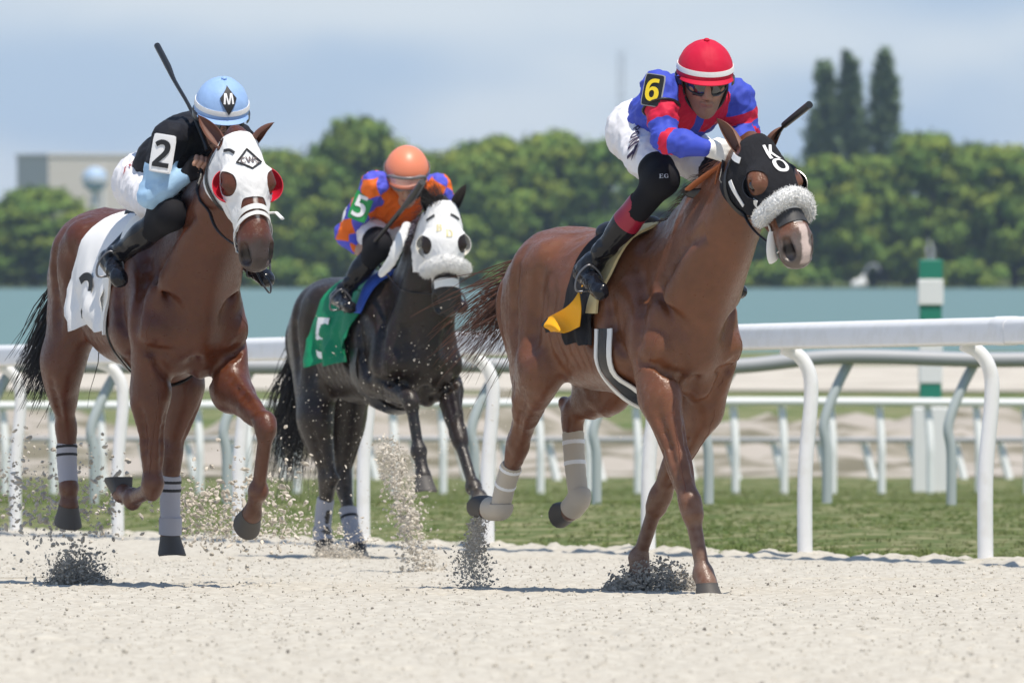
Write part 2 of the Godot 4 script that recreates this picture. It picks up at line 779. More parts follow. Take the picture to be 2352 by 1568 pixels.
# rings of points lofted into a closed skin
func loft(rings: Array, col := Color.WHITE, caps := true) -> Dictionary:
	var m := blank()
	var v := PackedVector3Array()
	var c := PackedColorArray()
	var ix := PackedInt32Array()
	var w: int = rings[0].size()
	for r in rings:
		for p in r:
			v.append(p)
			c.append(col)
	for j in rings.size() - 1:
		for i in w:
			var a := j * w + i
			var b := j * w + (i + 1) % w
			ix.append_array(PackedInt32Array([a, a + w, b, b, a + w, b + w]))
	var mids := []
	for r in rings:
		var mid := Vector3.ZERO
		for p in r:
			mid += p
		mids.append(mid / w)
	m.v = v
	m.c = c
	m.i = ix
	renormal(m)
	var outward := 0.0
	for k in v.size():
		outward += m.n[k].dot(v[k] - (mids[k / w] as Vector3))
	if outward < 0.0:
		for t in range(0, ix.size(), 3):
			var q := ix[t]
			ix[t] = ix[t + 1]
			ix[t + 1] = q
		m.i = ix
		renormal(m)
	if caps:
		for e in 2:
			var r: Array = rings[0] if e == 0 else rings[rings.size() - 1]
			var mid: Vector3 = mids[0] if e == 0 else mids[rings.size() - 1]
			var away: Vector3 = mid - (mids[mini(3, rings.size() - 1)] if e == 0 else mids[maxi(0, rings.size() - 4)])
			var nn: Vector3 = ((r[w / 3] as Vector3) - mid).cross((r[0] as Vector3) - mid).normalized()
			var flip := nn.dot(away) < 0.0
			if flip:
				nn = -nn
			var s: int = m.v.size()
			var vv: PackedVector3Array = m.v
			var nv: PackedVector3Array = m.n
			var cv: PackedColorArray = m.c
			var iv: PackedInt32Array = m.i
			for p in r:
				vv.append(p)
				nv.append(nn)
				cv.append(col)
			vv.append(mid)
			nv.append(nn)
			cv.append(col)
			for i in w:
				if flip:
					iv.append_array(PackedInt32Array([s + w, s + (i + 1) % w, s + i]))
				else:
					iv.append_array(PackedInt32Array([s + w, s + i, s + (i + 1) % w]))
			m.v = vv
			m.n = nv
			m.c = cv
			m.i = iv
	return m

# a box with bevelled edges
func block(size: Vector3, at := Vector3.ZERO, bev := 0.004, col := Color.WHITE) -> Dictionary:
	var rings := []
	var h := size * 0.5
	for y in [[-h.y, bev], [-h.y + bev, 0.0], [h.y - bev, 0.0], [h.y, bev]]:
		var r := []
		var ins: float = y[1]
		var x := h.x - ins
		var z := h.z - ins
		for p in [[x - bev, -z], [x, -z + bev], [x, z - bev], [x - bev, z], [-x + bev, z], [-x, z - bev], [-x, -z + bev], [-x + bev, -z]]:
			r.append(at + Vector3(p[0], y[0], p[1]))
		rings.append(r)
	var m := loft(rings, col)
	return flatshade(m)

func flatshade(m: Dictionary) -> Dictionary:
	var o := blank()
	var v := PackedVector3Array()
	var n := PackedVector3Array()
	var c := PackedColorArray()
	var ix := PackedInt32Array()
	for t in range(0, m.i.size(), 3):
		var a: Vector3 = m.v[m.i[t]]
		var b: Vector3 = m.v[m.i[t + 1]]
		var d: Vector3 = m.v[m.i[t + 2]]
		var nn := (d - a).cross(b - a).normalized()
		for k in 3:
			ix.append(v.size())
			v.append(m.v[m.i[t + k]])
			n.append(nn)
			c.append(m.c[m.i[t + k]])
	o.v = v
	o.n = n
	o.c = c
	o.i = ix
	return o

# lettering laid on a curved surface: flat outlines placed at o along ax, ay, then settled onto the field
func lettering(text: String, size: float, o: Vector3, ax: Vector3, ay: Vector3, f: Field, off: float, bold := true, squeeze := 1.0, face := "Droid Sans") -> Dictionary:
	var tm := TextMesh.new()
	var sf := SystemFont.new()
	sf.font_names = PackedStringArray([face])
	if bold:
		sf.font_weight = 700
	tm.font = sf
	tm.text = text
	tm.font_size = 64
	tm.pixel_size = size / 64.0 / 0.72
	tm.depth = 0.0
	var a := tm.surface_get_arrays(0)
	var m := blank()
	m.v = a[Mesh.ARRAY_VERTEX]
	m.n = a[Mesh.ARRAY_NORMAL]
	var src: PackedInt32Array = a[Mesh.ARRAY_INDEX] if a[Mesh.ARRAY_INDEX] != null else PackedInt32Array()
	if src.is_empty():
		for k in m.v.size():
			src.append(k)
	m.i = src
	for pass_ in 2:
		if f == null:
			break
		m = _subdivide(m, size * 0.3)
	var c := PackedColorArray()
	c.resize(m.v.size())
	c.fill(Color.WHITE)
	m.c = c
	var v: PackedVector3Array = m.v
	var n := PackedVector3Array()
	for k in v.size():
		var p: Vector3 = o + ax * (v[k].x * squeeze) + ay * v[k].y
		if f != null:
			p = f.snap(p, off)
			n.append(f.grad(p))
		else:
			n.append(ax.cross(ay).normalized())
		v[k] = p
	m.v = v
	m.n = n
	return m

func _subdivide(m: Dictionary, longest: float) -> Dictionary:
	var v: PackedVector3Array = m.v
	var ix: PackedInt32Array = m.i
	var out := PackedInt32Array()
	var mids := {}
	for t in range(0, ix.size(), 3):
		var e := PackedInt32Array()
		var lo := PackedFloat32Array()
		for k in 3:
			lo.append(v[ix[t + k]].distance_to(v[ix[t + (k + 1) % 3]]))
		if lo[0] < longest and lo[1] < longest and lo[2] < longest:
			out.append_array(PackedInt32Array([ix[t], ix[t + 1], ix[t + 2]]))
			continue
		for k in 3:
			var key := Vector2i(mini(ix[t + k], ix[t + (k + 1) % 3]), maxi(ix[t + k], ix[t + (k + 1) % 3]))
			if not mids.has(key):
				mids[key] = v.size()
				v.append((v[key.x] + v[key.y]) * 0.5)
			e.append(mids[key])
		out.append_array(PackedInt32Array([ix[t], e[0], e[2], e[0], ix[t + 1], e[1], e[2], e[1], ix[t + 2], e[0], e[1], e[2]]))
	return {"v": v, "i": out, "n": m.n}

# an ellipsoid patch: azimuth a0..a1 about y from +z towards +x, height e0..e1
func dome(r: Vector3, a0: float, a1: float, e0: float, e1: float, na: int, ne: int, col := Color.WHITE) -> Dictionary:
	var rows := []
	for j in ne + 1:
		var e := deg_to_rad(lerpf(e0, e1, float(j) / ne))
		var row := []
		for i in na + 1:
			var a := deg_to_rad(lerpf(a0, a1, float(i) / na))
			row.append(Vector3(sin(a) * cos(e) * r.x, sin(e) * r.y, cos(a) * cos(e) * r.z))
		rows.append(row)
	var m := sheet(rows, col)
	var n := PackedVector3Array()
	for p in (m.v as PackedVector3Array):
		n.append((p / (r * r)).normalized())
	m.n = n
	return m

# ---------------------------------------------------------------- horses
const HW := 1.17          # broad heads
const HS := 0.94          # these thoroughbreds against a 1.62 m one

func head_prims(f: Field, H: Transform3D, col: Color) -> void:
	var X := H.basis.x.normalized()
	var s := HS
	var cp := func(a: Vector3, b: Vector3, ra: float, rb: float, k: float, sx := 1.0, op := 1.0) -> void:
		f.cap(H * (Vector3(a.x * HW, a.y, a.z) * s), H * (Vector3(b.x * HW, b.y, b.z) * s), ra * s, rb * s, k * s, col, X, sx * (HW if op > 0.0 else 1.0), op)
	cp.call(Vector3(0, -0.035, 0.03), Vector3(0, -0.022, 0.20), 0.072, 0.093, 0.05, 1.0)
	cp.call(Vector3(0, 0.0, 0.20), Vector3(0, -0.004, 0.47), 0.074, 0.054, 0.05, 0.86)
	cp.call(Vector3(0, -0.07, 0.18), Vector3(0, -0.05, 0.43), 0.09, 0.055, 0.05, 0.74)
	cp.call(Vector3(0, -0.12, 0.26), Vector3(0, -0.09, 0.49), 0.048, 0.034, 0.04, 0.9)
	cp.call(Vector3(0, -0.032, 0.46), Vector3(0, -0.042, 0.53), 0.057, 0.061, 0.05, 1.04)
	cp.call(Vector3(0, -0.058, 0.57), Vector3(0, -0.07, 0.575), 0.034, 0.03, 0.04, 1.35)
	cp.call(Vector3(0, -0.108, 0.52), Vector3(0, -0.105, 0.55), 0.033, 0.028, 0.03, 1.1)
	for g in [-1.0, 1.0]:
		cp.call(Vector3(0.042 * g, -0.13, 0.13), Vector3(0.036 * g, -0.115, 0.26), 0.088, 0.058, 0.05, 0.55)
		cp.call(Vector3(0.072 * g, 0.012, 0.175), Vector3(0.078 * g, 0.008, 0.215), 0.03, 0.034, 0.03, 1.0)
		cp.call(Vector3(0.07 * g, -0.03, 0.25), Vector3(0.052 * g, -0.035, 0.37), 0.017, 0.013, 0.03, 1.0)
		cp.call(Vector3(0.04 * g, -0.012, 0.50), Vector3(0.036 * g, -0.02, 0.555), 0.024, 0.026, 0.03, 1.0)
	for g in [-1.0, 1.0]:
		cp.call(Vector3(0.056 * g, 0.004, 0.515), Vector3(0.050 * g, -0.022, 0.565), 0.020, 0.031, 0.012, 1.0, -1.0)
		cp.call(Vector3(0.066 * g, -0.088, 0.45), Vector3(0.012 * g, -0.088, 0.59), 0.005, 0.006, 0.012, 1.0, -1.0)
		cp.call(Vector3(0.103 * g, 0.0, 0.205), Vector3(0.098 * g, -0.004, 0.222), 0.017, 0.017, 0.015, 1.0, -1.0)

func neck_prims(f: Field, c: Dictionary) -> void:
	var B: Transform3D = c.torso
	var H: Transform3D = c.head
	var X := B.basis.x.normalized()
	var col: Color = c.coat
	var nk: Vector3 = H * Vector3(0, -0.105 * HS, 0.055 * HS)
	var base: Vector3 = B * Vector3(0, 1.27, 0.13)
	var mid: Vector3 = base.lerp(nk, 0.5) + Vector3(0, 0.02, 0)
	f.cap(base, mid, 0.27 * HS, 0.185 * HS, 0.08, col, X, 0.60)
	f.cap(mid, nk, 0.185 * HS, 0.118 * HS, 0.06, col, X, 0.60)
	# crest and underline
	f.cap(B * Vector3(0, 1.53, 0.02), H * Vector3(0, -0.05, -0.035) * 1.0, 0.05 * HS, 0.045 * HS, 0.09, col, X, 0.7)
	f.cap(B * Vector3(0, 1.10, 0.34), H * Vector3(0, -0.17 * HS, 0.10 * HS), 0.085 * HS, 0.055 * HS, 0.12, col, X, 1.0)
	for g in [-1.0, 1.0]:
		f.cap(H * Vector3(0.045 * g, -0.11, 0.07), B * Vector3(0.13 * g, 1.16, 0.28), 0.04 * HS, 0.085 * HS, 0.10, col)

func torso_prims(f: Field, c: Dictionary) -> void:
	var B: Transform3D = c.torso
	var X := B.basis.x.normalized()
	var s := HS
	var col: Color = c.coat
	f.cap(B * Vector3(0, 1.19, -0.08), B * Vector3(0, 1.23, -0.58), 0.345 * s, 0.325 * s, 0.1, col, X, 0.77)
	f.cap(B * Vector3(0, 1.16, -0.02), B * Vector3(0, 1.12, 0.22), 0.33 * s, 0.235 * s, 0.08, col, X, 0.70)
	f.cap(B * Vector3(0, 1.51, 0.04), B * Vector3(0, 1.45, -0.35), 0.07 * s, 0.09 * s, 0.14, col)
	f.cap(B * Vector3(0, 1.36, -0.50), B * Vector3(0, 1.39, -0.80), 0.20 * s, 0.215 * s, 0.1, col, X, 1.1)
	f.cap(B * Vector3(0, 1.20, -0.55), B * Vector3(0, 1.26, -0.85), 0.27 * s, 0.20 * s, 0.1, col, X, 0.85)
	f.cap(B * Vector3(0, 1.45, -0.98), B * Vector3(0, 1.44, -1.12), 0.10 * s, 0.05 * s, 0.1, col)
	for g in [-1.0, 1.0]:
		f.cap(B * Vector3(0.10 * g, 1.35, -0.80), B * Vector3(0.10 * g, 1.28, -1.03), 0.225 * s, 0.165 * s, 0.08, col, X, 0.8)
		f.cap(B * Vector3(0.19 * g, 1.47, -0.66), B * Vector3(0.16 * g, 1.40, -0.80), 0.06 * s, 0.09 * s, 0.1, col)
		# shoulder blade, its muscles and the breast
		f.cap(B * Vector3(0.11 * g, 1.46, -0.02), B * Vector3(0.172 * g, 1.12, 0.24), 0.11 * s, 0.115 * s, 0.05, col, X, 0.72)
		f.cap(B * Vector3(0.175 * g, 1.36, -0.10), B * Vector3(0.185 * g, 1.08, 0.02), 0.07 * s, 0.13 * s, 0.05, col, X, 0.7)
		f.cap(B * Vector3(0.115 * g, 1.07, 0.31), B * Vector3(0.085 * g, 0.93, 0.24), 0.095 * s, 0.085 * s, 0.035, col)
	# the furrow down the middle of the breast, the furrow behind each shoulder
	f.cap(B * Vector3(0, 1.16, 0.455), B * Vector3(0, 0.93, 0.35), 0.018, 0.02, 0.06, col, Vector3.ZERO, 1.0, -1.0)
	for g in [-1.0, 1.0]:
		f.cap(B * Vector3(0.275 * g, 1.30, -0.18), B * Vector3(0.29 * g, 1.02, -0.10), 0.012, 0.018, 0.07, col, Vector3.ZERO, 1.0, -1.0)

func fore_prims(f: Field, c: Dictionary, g: float, j: Array) -> void:      # j: elbow, knee, fetlock, coronet
	var B: Transform3D = c.torso
	var s := HS
	var col: Color = c.coat
	var low: Color = c.low
	var X := B.basis.x.normalized()
	var el: Vector3 = j[0]
	var kn: Vector3 = j[1]
	var fe: Vector3 = j[2]
	var co: Vector3 = j[3]
	var ps: Vector3 = (B * Vector3(0.165 * g, 1.08, 0.27)).lerp(el, 0.12)
	f.cap(ps, el, 0.115 * s, 0.105 * s, 0.045, col, X, 0.8)
	var ax := (kn - el).normalized()
	var fw := (Vector3(0, 0.25, 1) - ax * ax.dot(Vector3(0, 0.25, 1))).normalized()
	f.cap(el + ax * 0.02, kn.lerp(el, 0.35), 0.098 * s, 0.052 * s, 0.06, col, X, 0.82)
	f.cap(el + fw * 0.055 + ax * 0.04, kn.lerp(el, 0.3) + fw * 0.016, 0.058 * s, 0.03 * s, 0.014, col)
	f.cap(el + Vector3(0.045 * g, 0, 0) + ax * 0.06, kn.lerp(el, 0.35) + Vector3(0.014 * g, 0, 0), 0.05 * s, 0.026 * s, 0.014, col)
	f.cap(el - fw * 0.04 + ax * 0.05, kn.lerp(el, 0.25) - fw * 0.014, 0.05 * s, 0.028 * s, 0.016, col)
	f.cap(kn.lerp(el, 0.4), kn.lerp(el, 0.06), 0.054 * s, 0.046 * s, 0.04, col, X, 0.9)
	f.cap(kn.lerp(el, 0.05) + fw * 0.006, kn.lerp(fe, 0.09) + fw * 0.005, 0.047 * s, 0.046 * s, 0.03, col)
	var cx := (fe - kn).normalized()
	var cf := (fw - cx * cx.dot(fw)).normalized()
	if absf(cx.dot(fw)) > 0.92:
		cf = (ax * -1.0 - cx * cx.dot(ax * -1.0)).normalized()
	f.cap(kn - cf * 0.036 * s + cx * 0.01, kn - cf * 0.03 * s + cx * 0.03, 0.022 * s, 0.018 * s, 0.03, low)
	f.cap(kn, fe, 0.033 * s, 0.029 * s, 0.03, low)
	f.cap(kn - cf * 0.024 * s + cx * 0.05, fe - cf * 0.024 * s, 0.018 * s, 0.018 * s, 0.02, low)
	foot_prims(f, fe, co, cf, low)

func foot_prims(f: Field, fe: Vector3, co: Vector3, cf: Vector3, low: Color) -> void:
	var s := HS
	f.cap(fe - cf * 0.006, fe + cf * 0.004, 0.040 * s, 0.036 * s, 0.03, low)
	f.cap(fe - cf * 0.03 * s, fe - cf * 0.036 * s, 0.021 * s, 0.018 * s, 0.03, low)
	f.cap(fe, co, 0.033 * s, 0.038 * s, 0.03, low)
	f.cap(co, co + (co - fe).normalized() * 0.012, 0.043 * s, 0.043 * s, 0.02, low)

func hind_prims(f: Field, c: Dictionary, g: float, j: Array) -> void:      # j: stifle, hock, fetlock, coronet
	var B: Transform3D = c.torso
	var s := HS
	var col: Color = c.coat
	var low: Color = c.low
	var X := B.basis.x.normalized()
	var st: Vector3 = j[0]
	var ho: Vector3 = j[1]
	var fe: Vector3 = j[2]
	var co: Vector3 = j[3]
	var hip: Vector3 = B * Vector3(0.125 * g, 1.27, -0.86)
	var but: Vector3 = B * Vector3(0.10 * g, 1.20, -1.06)
	f.cap(hip, st, 0.21 * s, 0.115 * s, 0.08, col, X, 0.66)
	f.cap(but, st.lerp(ho, 0.4) + Vector3(0, 0, -0.03), 0.13 * s, 0.07 * s, 0.1, col, X, 0.72)
	f.cap(hip.lerp(but, 0.5), st.lerp(ho, 0.15), 0.18 * s, 0.10 * s, 0.1, col, X, 0.6)
	var ax := (ho - st).normalized()
	var cx := (fe - ho).normalized()
	# the hock's point lies behind the joint: away from the bend
	var back := (ax - cx).normalized()
	back = (back - Vector3.RIGHT * back.x * 0.5).normalized()
	var tip: Vector3 = ho + back * 0.062 * s - cx * 0.02
	f.cap(st, st.lerp(ho, 0.55), 0.112 * s, 0.062 * s, 0.06, col, X, 0.8)
	f.cap(st.lerp(ho, 0.5), ho, 0.062 * s, 0.047 * s, 0.05, col, X, 0.85)
	f.cap(st.lerp(ho, 0.45) + back * 0.03, tip, 0.028 * s, 0.018 * s, 0.05, col)
	f.cap(tip, tip - back * 0.01, 0.024 * s, 0.022 * s, 0.025, col)
	f.cap(ho - ax * 0.02, ho + cx * 0.055, 0.05 * s, 0.042 * s, 0.03, col, X, 0.9)
	f.cap(tip, ho + cx * 0.09 + back * 0.018, 0.02 * s, 0.018 * s, 0.03, low)
	f.cap(ho, fe, 0.038 * s, 0.03 * s, 0.03, low)
	f.cap(ho + back * 0.022 + cx * 0.08, fe + back * 0.022 * s, 0.018 * s, 0.018 * s, 0.02, low)
	foot_prims(f, fe, co, back * -1.0, low)

# shallow furrows between the muscles, laid on the skin
func furrow(f: Field, pts: Array, r: float, k: float, deep: float, col: Color) -> void:
	var q := []
	for p in curve(pts, 3):
		q.append(f.snap(p, 0.0))
	var n := []
	for p in q:
		n.append(f.grad(p))
	for i in q.size() - 1:
		var e: float = sin(PI * (i + 0.5) / (q.size() - 1))
		f.cap((q[i] as Vector3) + n[i] * (r * (1.6 - deep * e)), (q[i + 1] as Vector3) + n[i + 1] * (r * (1.6 - deep * e)), r, r, k, col, Vector3.ZERO, 1.0, -1.0)

func muscles(f: Field, c: Dictionary) -> void:
	var B: Transform3D = c.torso
	var H: Transform3D = c.head
	var col: Color = c.coat
	for g in [-1.0, 1.0]:
		var w := func(x: float, y: float, z: float) -> Vector3: return B * Vector3(x * g, y, z)
		f.ball(w.call(0.165, 1.09, 0.345), 0.062, 0.035, col)
		furrow(f, [w.call(0.20, 1.42, -0.14), w.call(0.28, 1.20, -0.17), w.call(0.26, 1.02, -0.08)], 0.022, 0.05, 1.35, col)
		furrow(f, [w.call(0.13, 1.42, 0.14), w.call(0.20, 1.24, 0.28), w.call(0.23, 1.06, 0.30)], 0.016, 0.035, 1.6, col)
		furrow(f, [w.call(0.22, 1.30, 0.02), w.call(0.25, 1.12, 0.10), w.call(0.22, 1.00, 0.20)], 0.016, 0.03, 1.7, col)
		furrow(f, [w.call(0.18, 1.03, 0.40), w.call(0.15, 0.93, 0.33), w.call(0.12, 0.86, 0.22)], 0.018, 0.028, 1.9, col)
		furrow(f, [w.call(0.21, 1.03, 0.30), w.call(0.17, 0.97, 0.36), w.call(0.11, 0.98, 0.38)], 0.014, 0.025, 1.7, col)
		furrow(f, [w.call(0.14, 1.46, -1.02), w.call(0.24, 1.25, -1.08), w.call(0.22, 1.02, -1.02)], 0.018, 0.04, 1.7, col)
		furrow(f, [w.call(0.20, 1.46, -0.76), w.call(0.28, 1.24, -0.84), w.call(0.26, 1.04, -0.82)], 0.018, 0.04, 1.6, col)
		furrow(f, [w.call(0.24, 1.40, -0.60), w.call(0.26, 1.20, -0.66), w.call(0.22, 1.02, -0.70)], 0.024, 0.05, 1.6, col)
		furrow(f, [H * Vector3(0.05 * g, -0.18, 0.13), w.call(0.12, 1.38, 0.42), w.call(0.08, 1.16, 0.43)], 0.014, 0.05, 0.75, col)
		for k in 5:
			var z := -0.24 - 0.075 * k
			furrow(f, [w.call(0.26, 1.30, z), w.call(0.30, 1.15, z - 0.02), w.call(0.24, 0.98, z + 0.01)], 0.012, 0.03, 0.8, col)
	for l in [[c.rf, -1.0], [c.lf, 1.0]]:
		var g: float = l[1]
		var el: Vector3 = l[0][0]
		var kn: Vector3 = l[0][1]
		var ax := (kn - el).normalized()
		var fw := (Vector3(0, 0.25, 1) - ax * ax.dot(Vector3(0, 0.25, 1))).normalized()
		for s in [[0.5, 0.6], [-0.3, 0.8], [0.9, -0.5]]:
			var o: Vector3 = (fw * s[0] + Vector3(g, 0, 0) * s[1]).normalized()
			furrow(f, [el.lerp(kn, 0.18) + o * 0.10, el.lerp(kn, 0.5) + o * 0.07, el.lerp(kn, 0.82) + o * 0.045], 0.011, 0.014, 1.75, col)
	for l in [[c.rh, -1.0], [c.lh, 1.0]]:
		var g: float = l[1]
		var st: Vector3 = l[0][0]
		var ho: Vector3 = l[0][1]
		for s in [Vector3(g * 0.8, 0.2, -0.5), Vector3(g * 0.6, 0.1, 0.8)]:
			var o: Vector3 = s.normalized()
			furrow(f, [st.lerp(ho, 0.2) + o * 0.11, st.lerp(ho, 0.55) + o * 0.075, st.lerp(ho, 0.9) + o * 0.05], 0.011, 0.016, 1.7, col)

# raised veins under the skin, half sunk
func veins_on(c: Dictionary, rng: RandomNumberGenerator) -> void:
	var f: Field = c.field
	var B: Transform3D = c.torso
	for l in [[-1.0, c.rf], [1.0, c.lf]]:
		var g: float = l[0]
		var el: Vector3 = l[1][0]
		var kn: Vector3 = l[1][1]
		var paths := [
			[el.lerp(kn, 0.05) + Vector3(0.0, 0, 0.12), el.lerp(kn, 0.4) + Vector3(0.02 * g, 0, 0.09), el.lerp(kn, 0.85) + Vector3(0.04 * g, 0, 0.05)],
			[B * Vector3(0.18 * g, 1.14, 0.38), B * Vector3(0.20 * g, 1.02, 0.33), B * Vector3(0.17 * g, 0.92, 0.25)]]
		for p in paths:
			var q := []
			for s in curve(p, 9):
				q.append(f.snap(s + Vector3(rng.randfn(), rng.randfn(), rng.randfn()) * 0.0025, -0.0016))
			q = curve(q, 2)
			part("vein", tube(q, 0.0042, 6, c.coat), c.mat, c.node)

func plan_horse(c: Dictionary) -> void:
	var up := Field.new()
	torso_prims(up, c)
	neck_prims(up, c)
	var legs := [[c.rf, -1.0], [c.lf, 1.0]]
	for l in legs:
		fore_prims(up, c, l[1], l[0])
	for l in [[c.rh, -1.0], [c.lh, 1.0]]:
		hind_prims(up, c, l[1], l[0])
	muscles(up, c)
	c.field = up
	var hd := Field.new()
	neck_prims(hd, c)
	head_prims(hd, c.head, c.coat)
	c.hfield = hd
	var hl := Field.new()
	var Hv: Transform3D = (c.head as Transform3D).affine_inverse()
	neck_prims(hl, {"torso": Hv * (c.torso as Transform3D), "head": Transform3D.IDENTITY, "coat": c.coat})
	head_prims(hl, Transform3D.IDENTITY, c.coat)
	c.hlocal = hl
	var H: Transform3D = c.head
	var lo := Vector3(-0.45, float(c.split) - 0.06, -1.75)
	var hi := Vector3(0.45, 2.2, 1.35)
	var hc: Vector3 = H * Vector3(0, -0.07, 0.27)
	hi.z = hc.z + 0.05
	hi.y = hc.y + 0.40
	c.j_up = job(up, lo, hi, 0.0125)
	var yl := 0.0
	var mn := Vector3(9, 9, 9)
	var mx := -mn
	for l in [c.rf, c.lf, c.rh, c.lh]:
		for p in l:
			mn = mn.min(p)
			mx = mx.max(p)
	c.j_low = job(up, Vector3(mn.x - 0.16, mn.y - 0.08, mn.z - 0.22), Vector3(mx.x + 0.16, float(c.split) + 0.012, mx.z + 0.2), 0.008)
	var hlo := Vector3(9, 9, 9)
	var hhi := -hlo
	for p in [Vector3(0.14, 0.09, -0.08), Vector3(0.14, -0.23, -0.08), Vector3(0.14, 0.09, 0.6), Vector3(0.14, -0.23, 0.6)]:
		for g in [-1.0, 1.0]:
			var w: Vector3 = H * (Vector3(p.x * g, p.y, p.z) * HS)
			hlo = hlo.min(w)
			hhi = hhi.max(w)
	c.j_head = job(hd, hlo, hhi, 0.0068, 0.0012)
	c.j_hood = job(hl, Vector3(-0.16, -0.25, -0.07), Vector3(0.16, 0.11, 0.50), 0.0055, 0.0045)

func hoof(co: Vector3, fe: Vector3, toe: Vector3, tilt: Vector3) -> Dictionary:   # tilt: the way the sole faces
	var dn := tilt.normalized()
	var tw := (toe - dn * dn.dot(toe)).normalized()
	var sd := dn.cross(tw)
	var rings := []
	for k in 6:
		var t: float = [0.0, 0.12, 0.5, 0.9, 1.0, 1.0][k]
		var r := []
		for a in 20:
			var an := TAU * a / 20
			var long: float = lerpf(0.045, 0.068, t) * (0.97 if k == 5 else 1.0) * (1.06 if k == 0 else 1.0)
			var wide: float = lerpf(0.043, 0.061, t) * (0.97 if k == 5 else 1.0) * (1.06 if k == 0 else 1.0)
			var ca := cos(an)
			if ca < -0.55:
				ca = -0.55 + (ca + 0.55) * 0.35
			r.append(co + dn * (0.084 * t * (1.0 if ca > 0.0 else 1.0 + ca * 0.35) + (0.003 if k == 5 else 0.0)) + tw * (ca * long + 0.018 * t) + sd * (sin(an) * wide))
		rings.append(r)
	return loft(rings)

func ear(len: float, wide: float) -> Dictionary:    # along +y, opening towards +z
	var outer := []
	for k in 13:
		var t := k / 12.0
		var w: float = wide * (0.62 + 0.9 * t - 1.52 * t * t * t) * (1.0 if t < 0.97 else 0.55)
		var row := []
		var open: float = lerpf(35.0, 78.0, minf(1.0, t * 1.8))
		for a in 17:
			var an: float = deg_to_rad(lerpf(open, 360.0 - open, a / 16.0))
			row.append(Vector3(sin(an) * w, t * len, cos(an) * w * 0.75 + 0.02 * t * t - w * 0.15))
		outer.append(row)
	return sheet(outer, Color.WHITE, 0.003)

func bandage(fr: Vector3, to: Vector3, ra: float, rb: float, back: Vector3) -> Dictionary:
	var pts := []
	var rr := []
	var n := 26
	for k in n + 1:
		var t := float(k) / n
		pts.append(fr.lerp(to, t) + back * 0.010 * sin(t * PI))
		rr.append(lerpf(ra, rb, t) + 0.0045 + 0.0016 * absf(sin(t * n * 0.72)) - (0.004 if k == 0 or k == n else 0.0))
	return tube(pts, rr, 18)

# hair: strands from roots, each a thin tube that falls along the given directions
func strands(roots: Array, rng: RandomNumberGenerator, len: float, dir: Vector3, drop: float, spread: float, r: float, curl := 0.0) -> Dictionary:
	var m := blank()
	for p in roots:
		var d := (dir + Vector3(rng.randfn(), rng.randfn(), rng.randfn()) * spread).normalized()
		var l := len * rng.randf_range(0.55, 1.1)
		var pts := []
		var q: Vector3 = p
		var steps := 9
		var ph := rng.randf() * TAU
		var cw := rng.randf_range(-1, 1)
		for k in steps + 1:
			pts.append(q)
			d = (d + Vector3(sin(ph + k * 0.9) * curl * cw, -drop / steps, cos(ph * 1.7 + k * 0.8) * curl)).normalized()
			q += d * l / steps
		var rr := []
		for k in steps + 1:
			rr.append(r * (1.0 - 0.85 * k / steps))
		var g := rng.randf_range(0.7, 1.25)
		join(m, tube(pts, rr, 3, Color(g, g, g)))
	return m

const EAR := Vector3(0.070, -0.045, 0.004)

func hood_keep(p: Vector3, low_side: float, low_mid: float, eye_r: Vector2) -> float:
	var ax := absf(p.x)
	var z := p.z / HS
	var y := p.y / HS
	# lower hem: arched over the nose, deeper on the cheeks
	var hem: float = lerpf(low_mid, low_side, smoothstep(0.0, 0.07, ax / HS) * smoothstep(0.06, -0.02, y))
	hem -= smoothstep(-0.08, -0.17, y) * 0.09
	var f: float = (hem - z)
	f = minf(f, z + 0.035 - maxf(0.0, -y - 0.05) * 0.42)
	f = minf(f, y + 0.215)
	# eye opening
	if ax > 0.03:
		var e := Vector2((y - 0.014) / eye_r.x, (z - 0.212) / eye_r.y).length() - 1.0
		f = minf(f, e * 0.04)
		# ear opening
		f = minf(f, Vector3(ax / HS, y, z).distance_to(EAR) - 0.036)
	return f

